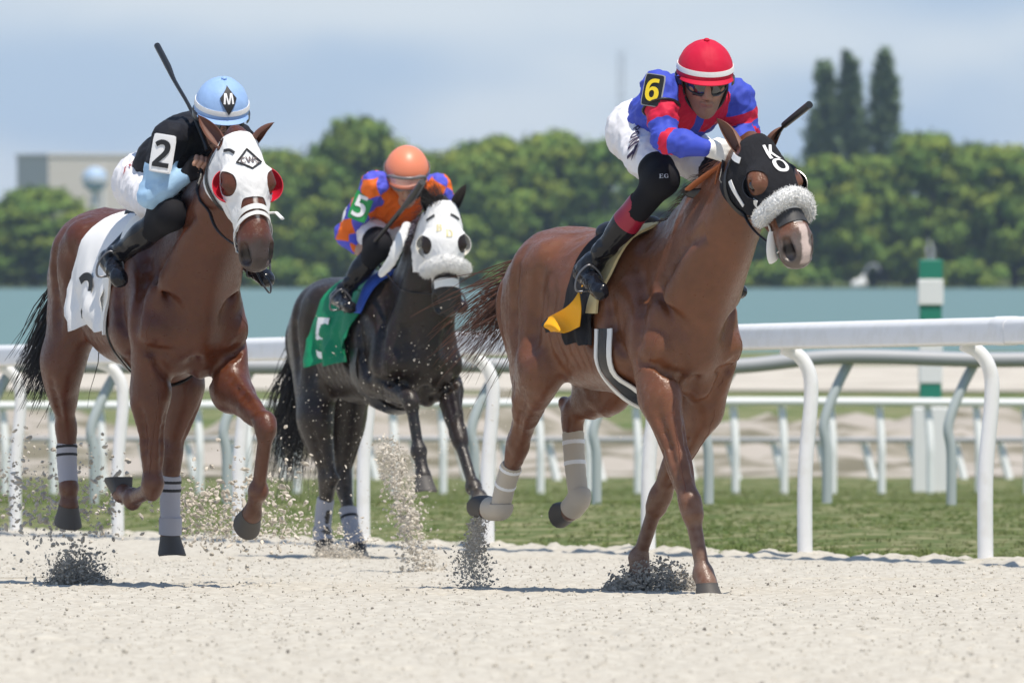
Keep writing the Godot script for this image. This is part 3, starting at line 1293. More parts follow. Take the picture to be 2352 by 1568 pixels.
func make_horse(c: Dictionary) -> Node3D:
	cloth_nz.frequency = 0.5
	cloth_nz.seed = 21
	var rng := RandomNumberGenerator.new()
	rng.seed = c.seed
	var t: Node3D = thing("racehorse", c.label, "horse", c.frame, "racehorses galloping down the track")
	c.node = t
	var B: Transform3D = c.torso
	var H: Transform3D = c.head
	var Hi := H.affine_inverse()
	# one skin: body, lower legs and head
	var body: Dictionary = got(c.j_up)
	var low: Dictionary = got(c.j_low)
	var split: float = c.split
	body = keep(body, func(p: Vector3) -> float: return p.y - split + 0.03)
	low = keep(low, func(p: Vector3) -> float: return split + 0.006 - p.y)
	sink(low, func(p: Vector3) -> float: return smoothstep(split - 0.022, split + 0.006, p.y))
	var hm: Dictionary = got(c.j_head)
	sink(hm, func(p: Vector3) -> float:
		var h := Hi * p / HS
		return maxf(smoothstep(0.03, -0.05, h.z), smoothstep(-0.17, -0.22, h.y) * smoothstep(0.16, 0.06, h.z)))
	var skin := blank()
	join(skin, body)
	join(skin, low)
	join(skin, hm)
	var nz := FastNoiseLite.new()
	nz.seed = c.seed
	nz.frequency = 3.2
	nz.fractal_octaves = 4
	var veins := FastNoiseLite.new()
	veins.seed = int(c.seed) + 5
	veins.noise_type = FastNoiseLite.TYPE_SIMPLEX
	veins.fractal_type = FastNoiseLite.FRACTAL_RIDGED
	veins.frequency = 3.4
	veins.fractal_octaves = 2
	var muzzle: Color = c.muzzle
	var coat: Color = c.coat
	var face: Callable = c.face
	paint(skin, func(p: Vector3, n: Vector3, col: Color) -> Color:
		var k := nz.get_noise_3dv(p)
		var k2 := nz.get_noise_3dv(p * 7.0 + Vector3(3, 1, 7))
		var k3 := nz.get_noise_3dv(p * 19.0)
		col = col * (1.0 + 0.30 * k + 0.18 * k2)
		col = col.lerp(Color(0.30, 0.25, 0.20), smoothstep(0.30, 0.55, k3) * smoothstep(-0.1, 0.4, n.y + k) * 0.16)
		var h := Hi * p / HS
		if h.z > 0.30 and h.z < 0.7 and absf(h.x) < 0.12 and h.y > -0.25 and h.y < 0.15:
			col = col.lerp(muzzle, smoothstep(0.44, 0.54, h.z + k2 * 0.03))
			var nos := Vector3((absf(h.x) - 0.058) * 1.0, h.y + 0.012, h.z - 0.548)
			col = col.lerp(Color(0.012, 0.009, 0.009), smoothstep(0.038, 0.026, nos.length()))
			col = face.call(h, col, k2)
		# pale dust of the track on the legs
		var dust: float = smoothstep(0.75, 0.1, p.y) * (0.35 + 0.5 * k2) * float(c.dust)
		col = col.lerp(Color(0.30, 0.25, 0.20), clampf(dust, 0.0, 0.6))
		col.a = 1.0
		return col)
	var v: PackedVector3Array = skin.v
	for k in v.size():
		var p := v[k]
		if (Hi * p).z < -0.02:
			v[k] = p + skin.n[k] * (veins.get_noise_3dv(p * Vector3(1.2, 0.7, 1.2)) * 0.005 + nz.get_noise_3dv(p * 2.4) * 0.004 + nz.get_noise_3dv(p * Vector3(6.5, 4.0, 6.5)) * 0.0017)
	skin.v = v
	renormal(skin)
	part("body", skin, c.mat, t)
	veins_on(c, rng)
	# hooves
	for l in [[c.rf, c.rf_toe, c.rf_sole], [c.lf, c.lf_toe, c.lf_sole], [c.rh, c.rh_toe, c.rh_sole], [c.lh, c.lh_toe, c.lh_sole]]:
		part("hoof", hoof(l[0][3], l[0][2], l[1], l[2]), M.hoof, t)
	# eyes and ears
	for g in [-1.0, 1.0]:
		var e := SphereMesh.new()
		e.radius = 0.021
		e.height = 0.042
		e.radial_segments = 20
		e.rings = 10
		part("eye", e, M.eye, t, Transform3D(Basis(), H * (Vector3(0.106 * g, 0.0, 0.214) * HS)))
	for k in 2:
		var g: float = [-1.0, 1.0][k]
		var tip: Vector3 = c.ears[k]
		var root: Vector3 = H * (Vector3(EAR.x * g, EAR.y, EAR.z) * HS)
		var yv := (tip - root).normalized()
		var open: Vector3 = (c.ear_open[k] as Vector3)
		var zv := (open - yv * yv.dot(open)).normalized()
		var xv := yv.cross(zv)
		part("ear", ear(root.distance_to(tip) + 0.02, 0.036), c.earmat, t, Transform3D(Basis(xv, yv, zv), root - yv * 0.02))
	# tail and mane
	var dock: Vector3 = B * Vector3(0, 1.45, -1.14)
	var roots := []
	for k in int(c.tail_n):
		roots.append(dock + Vector3(rng.randfn() * 0.022, -0.06 + rng.randfn() * 0.045, rng.randfn() * 0.02 - 0.01))
	part("tail", strands(roots, rng, c.tail_len, c.tail_dir, c.tail_drop, c.tail_spread, float(c.get("tail_r", 0.0034)), 0.2), c.hair, t)
	if c.has("forelock"):
		roots = []
		for k in 140:
			roots.append(H * (Vector3(rng.randf_range(-0.06, 0.03), rng.randf_range(-0.04, 0.015), rng.randf_range(-0.03, 0.02)) * HS))
		part("forelock", strands(roots, rng, 0.16, c.forelock, 0.5, 0.28, 0.0024, 0.2), c.hair, t)
	roots = []
	var w0: Vector3 = B * Vector3(0, 1.58, 0.02)
	var w1: Vector3 = H * Vector3(0, -0.06, -0.075)
	for k in 150:
		var s := rng.randf()
		var p := w0.lerp(w1, s) + Vector3(0.01, 0.05 * sin(s * PI) - 0.01, 0)
		roots.append((c.field as Field).snap(p, 0.0))
	part("mane", strands(roots, rng, 0.12, c.mane_dir, 1.1, 0.2, 0.0024, 0.14), c.hair, t)
	return t

# a border eased just under the neighbouring skin, so that no edge shows
func sink(m: Dictionary, fn: Callable) -> void:
	var v: PackedVector3Array = m.v
	for k in v.size():
		v[k] -= m.n[k] * (0.0045 * float(fn.call(v[k])))
	m.v = v

# points round the trunk: from the middle of the back (0) down the right side (+) or left side (-), in degrees
func round_trunk(c: Dictionary, z: float, deg: float, off: float, f: Field) -> Vector3:
	var B: Transform3D = c.torso
	var o: Vector3 = B * Vector3(0, 1.24, z)
	var a := deg_to_rad(deg)
	var d := (B.basis * Vector3(-sin(a), cos(a), 0)).normalized()
	return f.hit(o, d, 0.62, off)

func trunk_field(c: Dictionary) -> Field:
	var f := Field.new()
	torso_prims(f, c)
	for l in [[c.rh, -1.0], [c.lh, 1.0]]:
		hind_prims(f, c, l[1], l[0])
	return f

var cloth_nz := FastNoiseLite.new()

# a cloth over the back: rows from z0 (front) to z1 (rear), hanging to the given degrees on each side
func trunk_cloth(c: Dictionary, f: Field, front: Callable, rear: Callable, d0: float, d1: float, off: float, wave: float, rows := 26, colsn := 44, thick := 0.004) -> Dictionary:
	var g := []
	for j in rows + 1:
		var u := float(j) / rows
		var r := []
		for i in colsn + 1:
			var w := float(i) / colsn
			var d := lerpf(d0, d1, w)
			var z: float = lerpf(front.call(d), rear.call(d), u)
			var hang: float = smoothstep(55.0, 125.0, absf(d))
			var fold: float = 0.5 + 0.35 * sin(u * 11.0 + d * 0.09) + 0.6 * cloth_nz.get_noise_2d(u * 9.0 + d * 0.02, d * 0.07)
			r.append(round_trunk(c, z, d, off + wave * (hang + 0.12) * maxf(0.0, fold), f))
		g.append(r)
	return sheet(g, Color.WHITE, thick)

# ---------------------------------------------------------------- tack
func headp(c: Dictionary, x: float, y: float, z: float) -> Vector3:     # a point in the head's own axes, unscaled
	return Vector3(x, y, z) * HS

# a strap over the face: points given in the head's axes, settled on the skin
func strap(c: Dictionary, pts: Array, wide: float, off: float, col := Color.WHITE) -> Dictionary:
	var f: Field = c.hlocal
	var q := []
	for p in curve(pts, 5):
		q.append(f.snap(p * HS, off))
	var rows := [[], []]
	for k in q.size():
		var fw: Vector3 = (q[mini(k + 1, q.size() - 1)] - q[maxi(k - 1, 0)]).normalized()
		var n := f.grad(q[k])
		var s := fw.cross(n).normalized()
		rows[0].append(q[k] + s * wide * 0.5)
		rows[1].append(q[k] - s * wide * 0.5)
	return sheet([rows[1], rows[0]], col, 0.0035)

func eye_cup(parent: Node, c: Dictionary, g: float, mat: Material, r: float, span0: float, span1: float, tall: float) -> void:
	# a quarter of a shell standing behind the eye
	var m := dome(Vector3(r, r * 1.05, r), span0 * g, span1 * g, -tall, tall, 14, 12)
	renormal(m)
	thicken(m, 0.003)
	var H: Transform3D = c.head
	var b := Basis(Vector3(0, 1, 0) * 1.0, Vector3(0, 0, -1), Vector3(-1, 0, 0))
	part("eye_cup", m, mat, parent, H * Transform3D(cup_basis(g), Vector3(0.086 * g, -0.004, 0.212) * HS))

func cup_basis(g: float) -> Basis:      # cup's +z looks out sideways, its y along the face
	return Basis(Vector3(0, -1, 0) * -g, Vector3(0, 0, -1), Vector3(g, 0, 0))

func make_hood(c: Dictionary, mat: Material, side: float, mid: float, eye_r: Vector2) -> MeshInstance3D:
	var m := keep(got(c.j_hood), func(p: Vector3) -> float: return hood_keep(p, side, mid, eye_r))
	var nz := FastNoiseLite.new()
	nz.seed = c.seed
	nz.frequency = 22.0
	nz.fractal_octaves = 2
	wrinkle(m, func(p: Vector3) -> float: return absf(nz.get_noise_3d(p.x, p.y * 1.5, p.z * 0.5)) * 0.0035)
	thicken(m, 0.003)
	return part("hood", m, mat, c.node, c.head)

func fluffy_band(c: Dictionary, z: float, r: float, reach: float) -> Dictionary:
	var f: Field = c.hlocal
	var pts := []
	for k in 29:
		var a := deg_to_rad(lerpf(-reach, reach, k / 28.0))
		var o := Vector3(0, -0.05, z + 0.0) * HS
		var d := Vector3(sin(a), cos(a), -0.05 * absf(sin(a)))
		pts.append(f.hit(o, d.normalized(), 0.25, r * 0.55) + Vector3(0, 0, 0.028 * absf(sin(a))))
	var rr := []
	for k in 29:
		rr.append(r * (0.82 + 0.18 * sin(PI * k / 28.0)) * (0.75 if k == 0 or k == 28 else 1.0))
	var smooth := []
	for k in 28:
		for s in 4:
			smooth.append(lerpf(rr[k], rr[k + 1], s / 4.0))
	smooth.append(rr[28])
	var m := tube(curve(pts, 4), smooth, 40, Color.WHITE, 1.0)
	var nz := FastNoiseLite.new()
	nz.frequency = 90.0
	nz.fractal_octaves = 3
	wrinkle(m, func(p: Vector3) -> float: return nz.get_noise_3dv(p) * 0.0075)
	# tufts of wool
	var rng := RandomNumberGenerator.new()
	rng.seed = 3
	var t := blank()
	for k in range(0, m.v.size(), 2):
		var n: Vector3 = m.n[k]
		var d := (n + Vector3(rng.randfn(), rng.randfn(), rng.randfn()) * 0.5).normalized()
		join(t, tube([m.v[k] - n * 0.002, m.v[k] + d * 0.005, m.v[k] + (d + Vector3(rng.randfn(), rng.randfn(), rng.randfn()) * 0.4) * 0.008], [0.0016, 0.0013, 0.0005], 3))
	join(m, t)
	return m

func bit_set(c: Dictionary, strapmat: Material) -> void:
	# bit rings, a rein from each to the jockey's hands
	var H: Transform3D = c.head
	var t: Node3D = c.node
	var br := part("bridle", blank_bit(), M.steel, t, H)
	for g in [-1.0, 1.0]:
		var ring := []
		for k in 16:
			var a := TAU * k / 16
			ring.append(Vector3(0.058 * g, -0.088 + 0.03 * cos(a), 0.475 + 0.03 * sin(a)) * HS)
		part("bit_ring", tube(ring, 0.004, 6, Color.WHITE, 1.0, Vector3.UP, true), M.steel, br)
		part("cheek_strap", strap(c, [Vector3(0.075 * g, -0.03, 0.25), Vector3(0.072 * g, -0.055, 0.34), Vector3(0.062 * g, -0.075, 0.42), Vector3(0.06 * g, -0.085, 0.465)], 0.022, 0.006), strapmat, br)
	part("throat_latch", strap(c, [Vector3(-0.08, -0.10, 0.02), Vector3(-0.075, -0.17, 0.10), Vector3(-0.05, -0.215, 0.16), Vector3(0.0, -0.23, 0.19), Vector3(0.05, -0.215, 0.16), Vector3(0.075, -0.17, 0.10), Vector3(0.08, -0.10, 0.02)], 0.018, 0.012), M.black_leather, br)
	for g in [-1.0, 1.0]:
		var a: Vector3 = H * (Vector3(0.062 * g, -0.10, 0.47) * HS)
		var b: Vector3 = c.hands[0 if g < 0.0 else 1]
		var mid := a.lerp(b, 0.45) + Vector3(0.03 * g, -0.06, 0)
		var pts := []
		for p in curve([a, mid, b], 10):
			var q: Vector3 = p
			var d := (c.hfield as Field).dist(q)
			if d < 0.008:
				q = (c.hfield as Field).snap(q, 0.008)
			pts.append(q)
		part("rein", tube(pts, 0.009, 6, Color.WHITE, 0.35), M.black_leather, br, H.affine_inverse())

func blank_bit() -> Dictionary:
	return tube([Vector3(-0.062, -0.09, 0.475) * HS, Vector3(0.062, -0.09, 0.475) * HS], 0.005, 8)

func saddle_set(c: Dictionary, clothmat: Material, edgemat: Material, cfg: Dictionary) -> Field:
	var t: Node3D = c.node
	var f := trunk_field(c)
	c.trunk = f
	var front := func(d: float) -> float: return cfg.front + cfg.slant * smoothstep(20.0, 100.0, absf(d))
	var rear := func(d: float) -> float: return cfg.rear + float(cfg.get("rear_slant", 0.0)) * smoothstep(20.0, 100.0, absf(d))
	var sc := part("saddle_cloth", trunk_cloth(c, f, front, rear, -cfg.hem, cfg.hem, 0.012, cfg.wave), clothmat, t)
	# the pad under the saddle shows as a pale rim in front of the cloth
	var pf := func(d: float) -> float: return front.call(d) + 0.035
	var pr := func(d: float) -> float: return front.call(d) - 0.04
	part("saddle_pad", trunk_cloth(c, f, pf, pr, -cfg.pad_hem, cfg.pad_hem, 0.022, 0.0, 4, 30, 0.012), edgemat, t)
	# a light racing saddle
	var s := Field.new()
	var B: Transform3D = c.torso
	var X := B.basis.x.normalized()
	s.cap(B * Vector3(0, 1.585, -0.06), B * Vector3(0, 1.56, -0.36), 0.05, 0.06, 0.05, Color.WHITE, X, 1.3)
	s.ball(B * Vector3(0, 1.625, -0.05), 0.03, 0.04, Color.WHITE, X, 1.4)
	s.ball(B * Vector3(0, 1.595, -0.40), 0.035, 0.05, Color.WHITE, X, 2.2)
	for g in [-1.0, 1.0]:
		s.cap(B * Vector3(0.06 * g, 1.56, -0.12), B * Vector3(0.22 * g, 1.42, -0.10), 0.03, 0.02, 0.05)
		s.cap(B * Vector3(0.06 * g, 1.56, -0.22), B * Vector3(0.24 * g, 1.40, -0.16), 0.03, 0.02, 0.05)
	c.saddle_node = part("saddle", s.mesh(B * Vector3(-0.36, 1.3, -0.55), B * Vector3(0.36, 1.75, 0.1), 0.012), M.black_leather, t)
	# girth
	var gz: float = cfg.girth
	for k in 3:
		if k > 0 and not cfg.girth_edge:
			continue
		var zc: float = gz + [0.0, 0.055, -0.055][k]
		var hw: float = [0.045, 0.013, 0.013][k]
		var a := func(d: float) -> float: return zc + hw + (0.012 * sin(d * 0.12) if k > 0 else 0.0)
		var b := func(d: float) -> float: return zc - hw + (0.012 * sin(d * 0.12) if k > 0 else 0.0)
		part("girth" if k == 0 else "girth_edge", trunk_cloth(c, f, a, b, cfg.hem - 12.0, 372.0 - cfg.hem, 0.010 + 0.004 * k, 0.0, 3, 30, 0.006), M.black_leather if k == 0 else M.white_leather, t)
	return f

# print on the saddle cloth: flat lettering carried round the trunk
func cloth_print(c: Dictionary, text: String, size: float, z: float, deg: float, off: float, mat: Material, squeeze := 1.0) -> void:
	var m := lettering(text, size, Vector3.ZERO, Vector3.RIGHT, Vector3.UP, null, 0.0, true, squeeze)
	m = _subdivide(m, size * 0.25)
	m = _subdivide(m, size * 0.25)
	var v: PackedVector3Array = m.v
	var n := PackedVector3Array()
	var cc := PackedColorArray()
	for k in v.size():
		var d: float = deg - rad_to_deg(v[k].y / 0.34)
		var zz: float = z + v[k].x
		var p := round_trunk(c, zz, d, off, c.trunk)
		v[k] = p
		n.append((c.trunk as Field).grad(p))
		cc.append(Color.WHITE)
	m.v = v
	m.n = n
	m.c = cc
	part("number_print", m, mat, c.node)

func wrap_leg(c: Dictionary, j: Array, a: float, b: float, ra: float, rb: float, mat: Material, bands: Array, bandmat: Material, fetlock := 0.0) -> void:
	var fr: Vector3 = j[1]
	var to: Vector3 = j[2]
	var bk := Vector3(0, 0, -1)
	var o := part("leg_bandage", bandage(fr.lerp(to, a), fr.lerp(to, b), ra, rb, bk), mat, c.node)
	for t in bands:
		part("bandage_tie", tie(fr.lerp(to, t - 0.024), fr.lerp(to, t + 0.024), lerpf(ra, rb, (t - a) / (b - a)) + 0.0080, bk * 0.010 * sin((t - a) / (b - a) * PI)), bandmat, o)
	if fetlock > 0.0:
		var co: Vector3 = j[3]
		part("fetlock_wrap", tube(curve([fr.lerp(to, b - 0.05), to, to.lerp(co, 0.85)], 6), fetlock, 18), mat, o)

func tie(fr: Vector3, to: Vector3, r: float, shift: Vector3) -> Dictionary:
	var pts := []
	var rr := []
	for k in 5:
		pts.append(fr.lerp(to, k / 4.0) + shift)
		rr.append(r - (0.002 if k == 0 or k == 4 else 0.0))
	return tube(pts, rr, 20)

func tack_six() -> void:
	var c := six
	var t: Node3D = c.node
	var H: Transform3D = c.head
	var hood := make_hood(c, M.black_terry, 0.345, 0.285, Vector2(0.052, 0.056))
	part("letter", lettering("K", 0.080, headp(c, -0.002, 0.09, 0.085), Vector3(1, 0, 0), Vector3(0, 0, -1), c.hlocal, 0.0105), M.white_print, hood)
	part("letter", lettering("O", 0.078, headp(c, 0.004, 0.09, 0.175), Vector3(1, 0, 0), Vector3(0, 0, -1), c.hlocal, 0.0105), M.white_print, hood)
	eye_cup(hood, c, -1.0, M.black_plastic, 0.060, -150.0, -35.0, 60.0)
	eye_cup(hood, c, 1.0, M.black_plastic, 0.066, -150.0, 20.0, 62.0)
	for n in hood.get_children():
		if n.name.begins_with("eye_cup"):
			n.transform = H.affine_inverse() * n.transform
	part("ear_trim", strap(c, [Vector3(-0.082, -0.07, 0.01), Vector3(-0.09, -0.05, 0.04), Vector3(-0.088, -0.03, 0.065)], 0.026, 0.009), M.white_print, hood)
	part("cheek_slit", strap(c, [Vector3(-0.085, -0.13, 0.10), Vector3(-0.09, -0.135, 0.16), Vector3(-0.088, -0.14, 0.22)], 0.02, 0.009), M.white_print, hood)
	part("noseband", fluffy_band(c, 0.335, 0.037, 98.0), M.wool, t, H)
	part("nasal_strip", strap(c, [Vector3(-0.062, 0.0, 0.415), Vector3(-0.04, 0.03, 0.413), Vector3(0, 0.05, 0.412), Vector3(0.04, 0.03, 0.413), Vector3(0.062, 0.0, 0.415)], 0.062, 0.003), M.black_tape, t, H)
	part("nose_tape", strap(c, [Vector3(-0.03, 0.04, 0.372), Vector3(0, 0.05, 0.372), Vector3(0.03, 0.04, 0.372)], 0.02, 0.004), M.white_print, t, H)
	bit_set(c, M.white_leather)
	# white bit guard under the chin
	part("bit_guard", tube(curve([headp(c, -0.075, -0.055, 0.42), headp(c, -0.078, -0.09, 0.46), headp(c, -0.070, -0.13, 0.495), headp(c, -0.055, -0.15, 0.51)], 5), [0.012, 0.014, 0.016, 0.018, 0.019, 0.02, 0.021, 0.022, 0.022, 0.022, 0.022, 0.023, 0.023, 0.024, 0.024, 0.02], 10, Color.WHITE, 0.6), M.white_leather, t, H)
	saddle_set(c, M.black_cloth, M.cream_pad, {"front": 0.03, "slant": -0.10, "rear": -0.35, "hem": 118.0, "pad_hem": 92.0, "wave": 0.03, "girth": 0.02, "girth_edge": true})
	# the loose orange corner of the number cloth, blown back behind the foot
	var g := []
	var fr: Transform3D = c.frame
	for j in 11:
		var r := []
		for i in 11:
			var u := i / 10.0
			var w := j / 10.0
			var p := at(fr, lerpf(1330, 1243, u) + w * lerpf(0, 8, u) + 4.0 * sin(u * 6.0 + w * 3.0), lerpf(668, 752, u) + w * lerpf(82, 18, u) + 6.0 * sin(u * 5.0), -0.315 - 0.02 * sin(u * 7.0 + w * 4.0))
			r.append(p)
		g.append(r)
	var flap := sheet(g, Color.WHITE)
	var end := at(fr, 1238, 760, -0.32)
	var flapmesh := keep(flap, func(p: Vector3) -> float: return p.distance_to(end) - 0.075)
	var tip := keep(flap, func(p: Vector3) -> float: return 0.075 - p.distance_to(end))
	thicken(flapmesh, 0.003)
	thicken(tip, 0.003)
	var fl := part("cloth_corner", flapmesh, M.orange_cloth, t)
	part("corner_tip", tip, M.black_cloth, fl)
	cloth_print(c, "6", 0.15, -0.22, 76.0, 0.020, M.orange_print, 0.9)
	wrap_leg(c, c.rh, 0.30, 0.98, 0.040, 0.037, M.beige_bandage, [0.36, 0.62], M.white_print, 0.051)
	wrap_leg(c, c.lh, 0.20, 0.98, 0.041, 0.037, M.beige_bandage, [0.34, 0.58], M.white_print, 0.051)

func tack_two() -> void:
	var c := two
	var t: Node3D = c.node
	var H: Transform3D = c.head
	var hood := make_hood(c, M.white_cloth, 0.43, 0.30, Vector2(0.050, 0.058))
	var dm := []
	for k in 5:
		var p: Vector2 = [Vector2(0, -0.056), Vector2(0.074, 0), Vector2(0, 0.056), Vector2(-0.074, 0), Vector2(0, -0.056)][k]
		dm.append(Vector3(p.x + 0.004, 0.09, 0.115 + p.y))
	var poly := []
	for k in 4:
		for s in 5:
			poly.append((dm[k] as Vector3).lerp(dm[k + 1], s / 5.0))
	var pl := []
	for p in poly:
		pl.append((c.hlocal as Field).snap(p * HS, 0.0095))
	part("diamond_outline", tube(pl, 0.0042, 6, Color.WHITE, 1.0, Vector3.UP, true), M.black_print, hood)
	part("letters", lettering("CWS", 0.036, headp(c, 0.004, 0.09, 0.117), Vector3(1, 0, 0), Vector3(0, 0, -1), c.hlocal, 0.0105, true, 0.95), M.grey_print, hood)
	eye_cup(hood, c, -1.0, M.red_plastic, 0.070, -140.0, -10.0, 66.0)
	eye_cup(hood, c, 1.0, M.red_plastic, 0.078, -140.0, 0.0, 70.0)
	for n in hood.get_children():
		if n.name.begins_with("eye_cup"):
			n.transform = H.affine_inverse() * n.transform
	part("slit", strap(c, [Vector3(-0.055, 0.045, 0.075), Vector3(-0.07, 0.03, 0.055), Vector3(-0.08, 0.0, 0.05)], 0.012, 0.008), M.black_print, hood)
	part("noseband", strap(c, [Vector3(-0.07, -0.09, 0.425), Vector3(-0.068, -0.03, 0.39), Vector3(-0.045, 0.03, 0.355), Vector3(0, 0.06, 0.345), Vector3(0.045, 0.03, 0.355), Vector3(0.068, -0.03, 0.39), Vector3(0.07, -0.09, 0.425)], 0.022, 0.008), M.white_leather, t, H)
	part("figure_strap", strap(c, [Vector3(-0.05, -0.10, 0.50), Vector3(-0.062, -0.05, 0.45), Vector3(-0.05, 0.02, 0.395), Vector3(0, 0.05, 0.375), Vector3(0.05, 0.02, 0.395), Vector3(0.062, -0.05, 0.45)], 0.016, 0.010), M.white_leather, t, H)
	part("strap_end", tube([H * (Vector3(0.075, -0.06, 0.33) * HS), at(c.frame, 634, 488, 0.1), at(c.frame, 648, 502, 0.1)], 0.010, 8, Color.WHITE, 0.5), M.white_leather, t)
	bit_set(c, M.white_leather)
	part("rein_loop", tube(curve([H * (Vector3(0, -0.13, 0.5) * HS), at(c.frame, 596, 640, 0.04), at(c.frame, 618, 672, 0.06), at(c.frame, 621, 652, 0.08), at(c.frame, 607, 630, 0.08)], 6), 0.004, 6), M.black_leather, t)
	saddle_set(c, M.white_cloth, M.white_leather, {"front": 0.02, "slant": -0.10, "rear": -0.52, "rear_slant": -0.08, "hem": 124.0, "pad_hem": 126.0, "wave": 0.06, "girth": -0.12, "girth_edge": false})
	cloth_print(c, "2", 0.26, -0.36, 96.0, 0.036, M.black_print, 1.0)
	wrap_leg(c, c.rh, 0.24, 0.94, 0.040, 0.037, M.grey_bandage, [0.31, 0.45], M.black_print)
	wrap_leg(c, c.lh, 0.30, 0.98, 0.040, 0.038, M.grey_bandage, [0.40, 0.52], M.black_print, 0.050)

func tack_five() -> void:
	var c := five
	var t: Node3D = c.node
	var H: Transform3D = c.head
	var hood := make_hood(c, M.white_cloth, 0.41, 0.38, Vector2(0.050, 0.054))
	part("letter", lettering("B", 0.046, headp(c, -0.030, 0.09, 0.125), Vector3(1, 0, 0), Vector3(0, 0, -1), c.hlocal, 0.0105, true, 1.0, "Droid Serif"), M.gold_print, hood)
	part("letter", lettering("D", 0.046, headp(c, 0.030, 0.09, 0.165), Vector3(1, 0, 0), Vector3(0, 0, -1), c.hlocal, 0.0105, true, 1.0, "Droid Serif"), M.gold_print, hood)
	eye_cup(hood, c, -1.0, M.white_plastic, 0.064, -150.0, -5.0, 62.0)
	eye_cup(hood, c, 1.0, M.white_plastic, 0.064, -150.0, -5.0, 62.0)
	for n in hood.get_children():
		if n.name.begins_with("eye_cup"):
			n.transform = H.affine_inverse() * n.transform
	for g in [-1.0, 1.0]:
		part("slit", strap(c, [Vector3(0.045 * g, 0.045, 0.05), Vector3(0.062 * g, 0.03, 0.06), Vector3(0.075 * g, 0.0, 0.075)], 0.011, 0.008), M.black_print, hood)
	part("noseband", fluffy_band(c, 0.335, 0.044, 74.0), M.wool, t, H)
	part("nose_patch", strap(c, [Vector3(-0.05, 0.01, 0.445), Vector3(-0.03, 0.04, 0.44), Vector3(0, 0.05, 0.44), Vector3(0.03, 0.04, 0.44), Vector3(0.05, 0.01, 0.445)], 0.045, 0.004), M.white_leather, t, H)
	bit_set(c, M.white_leather)
	saddle_set(c, M.green_cloth, M.blue_cloth, {"front": 0.05, "slant": -0.09, "rear": -0.50, "rear_slant": -0.09, "hem": 114.0, "pad_hem": 60.0, "wave": 0.085, "girth": 0.02, "girth_edge": false})
	cloth_print(c, "5", 0.26, -0.40, 88.0, 0.038, M.white_print, 0.95)
	# padded white strap round the base of the neck
	part("neck_strap", tube(curve([at(c.frame, 935, 512, -0.12), at(c.frame, 915, 560, -0.19), at(c.frame, 898, 600, -0.22), at(c.frame, 872, 632, -0.24)], 6), [0.02, 0.026, 0.024, 0.029, 0.034, 0.030, 0.035, 0.033, 0.037, 0.032, 0.034, 0.029, 0.032, 0.028, 0.029, 0.024, 0.024, 0.02, 0.014], 12, Color.WHITE, 0.55), M.wool, t)
	wrap_leg(c, c.rh, 0.32, 0.95, 0.042, 0.040, M.grey_bandage, [], M.black_print, 0.052)
	wrap_leg(c, c.lh, 0.45, 0.95, 0.042, 0.040, M.grey_bandage, [0.62], M.black_print, 0.052)

func tack_materials() -> void:
	M.black_terry = bumpy(std(Color(0.020, 0.020, 0.024), 0.9, 0.4), 0.35, 1.6, 0.12, 3)
	M.black_plastic = std(Color(0.015, 0.015, 0.017), 0.2)
	M.red_plastic = std(Color(0.55, 0.012, 0.035), 0.4)
	M.white_plastic = std(Color(0.72, 0.71, 0.66), 0.4)
	M.wool = bumpy(std(Color(0.80, 0.80, 0.79), 1.0, 0.1), 0.2, 1.0, 0.05)
	M.black_tape = bumpy(std(Color(0.035, 0.035, 0.038), 0.55), 0.08, 0.5, 0.04)
	M.cream_pad = bumpy(std(Color(0.68, 0.58, 0.32), 0.8), 0.06, 0.4, 0.08)
	M.orange_cloth = cloth(Color(0.80, 0.37, 0.01), 0.6)
	M.orange_print = std(Color(0.80, 0.37, 0.01), 0.7)
	M.grey_print = std(Color(0.10, 0.075, 0.075), 0.7)
	M.gold_print = std(Color(0.62, 0.55, 0.28), 0.5)
	M.green_cloth = cloth(Color(0.008, 0.22, 0.10), 0.55)
	M.blue_cloth = cloth(Color(0.05, 0.12, 0.55), 0.6)
	M.beige_bandage = bumpy(std(Color(0.52, 0.46, 0.38), 0.85), 0.08, 0.5, 0.05)
	M.grey_bandage = bumpy(std(Color(0.40, 0.40, 0.45), 0.85), 0.08, 0.5, 0.05)

# ---------------------------------------------------------------- the three runners
var six := {}
var two := {}
var five := {}

func torso_at(fr: Transform3D, lift: float, pitch: float) -> Transform3D:
	var b := Basis(Vector3.RIGHT, deg_to_rad(-pitch)).scaled(Vector3.ONE * HS)
	var w := Vector3(0, 1.5 * HS + lift, 0)
	return Transform3D(b, w - b * Vector3(0, 1.5, 0))

func head_at(poll: Vector3, muzzle: Vector3, left: Vector3) -> Transform3D:
	var z := (muzzle - poll).normalized()
	var x := (left - z * z.dot(left)).normalized()
	return Transform3D(Basis(x, z.cross(x), z), poll)

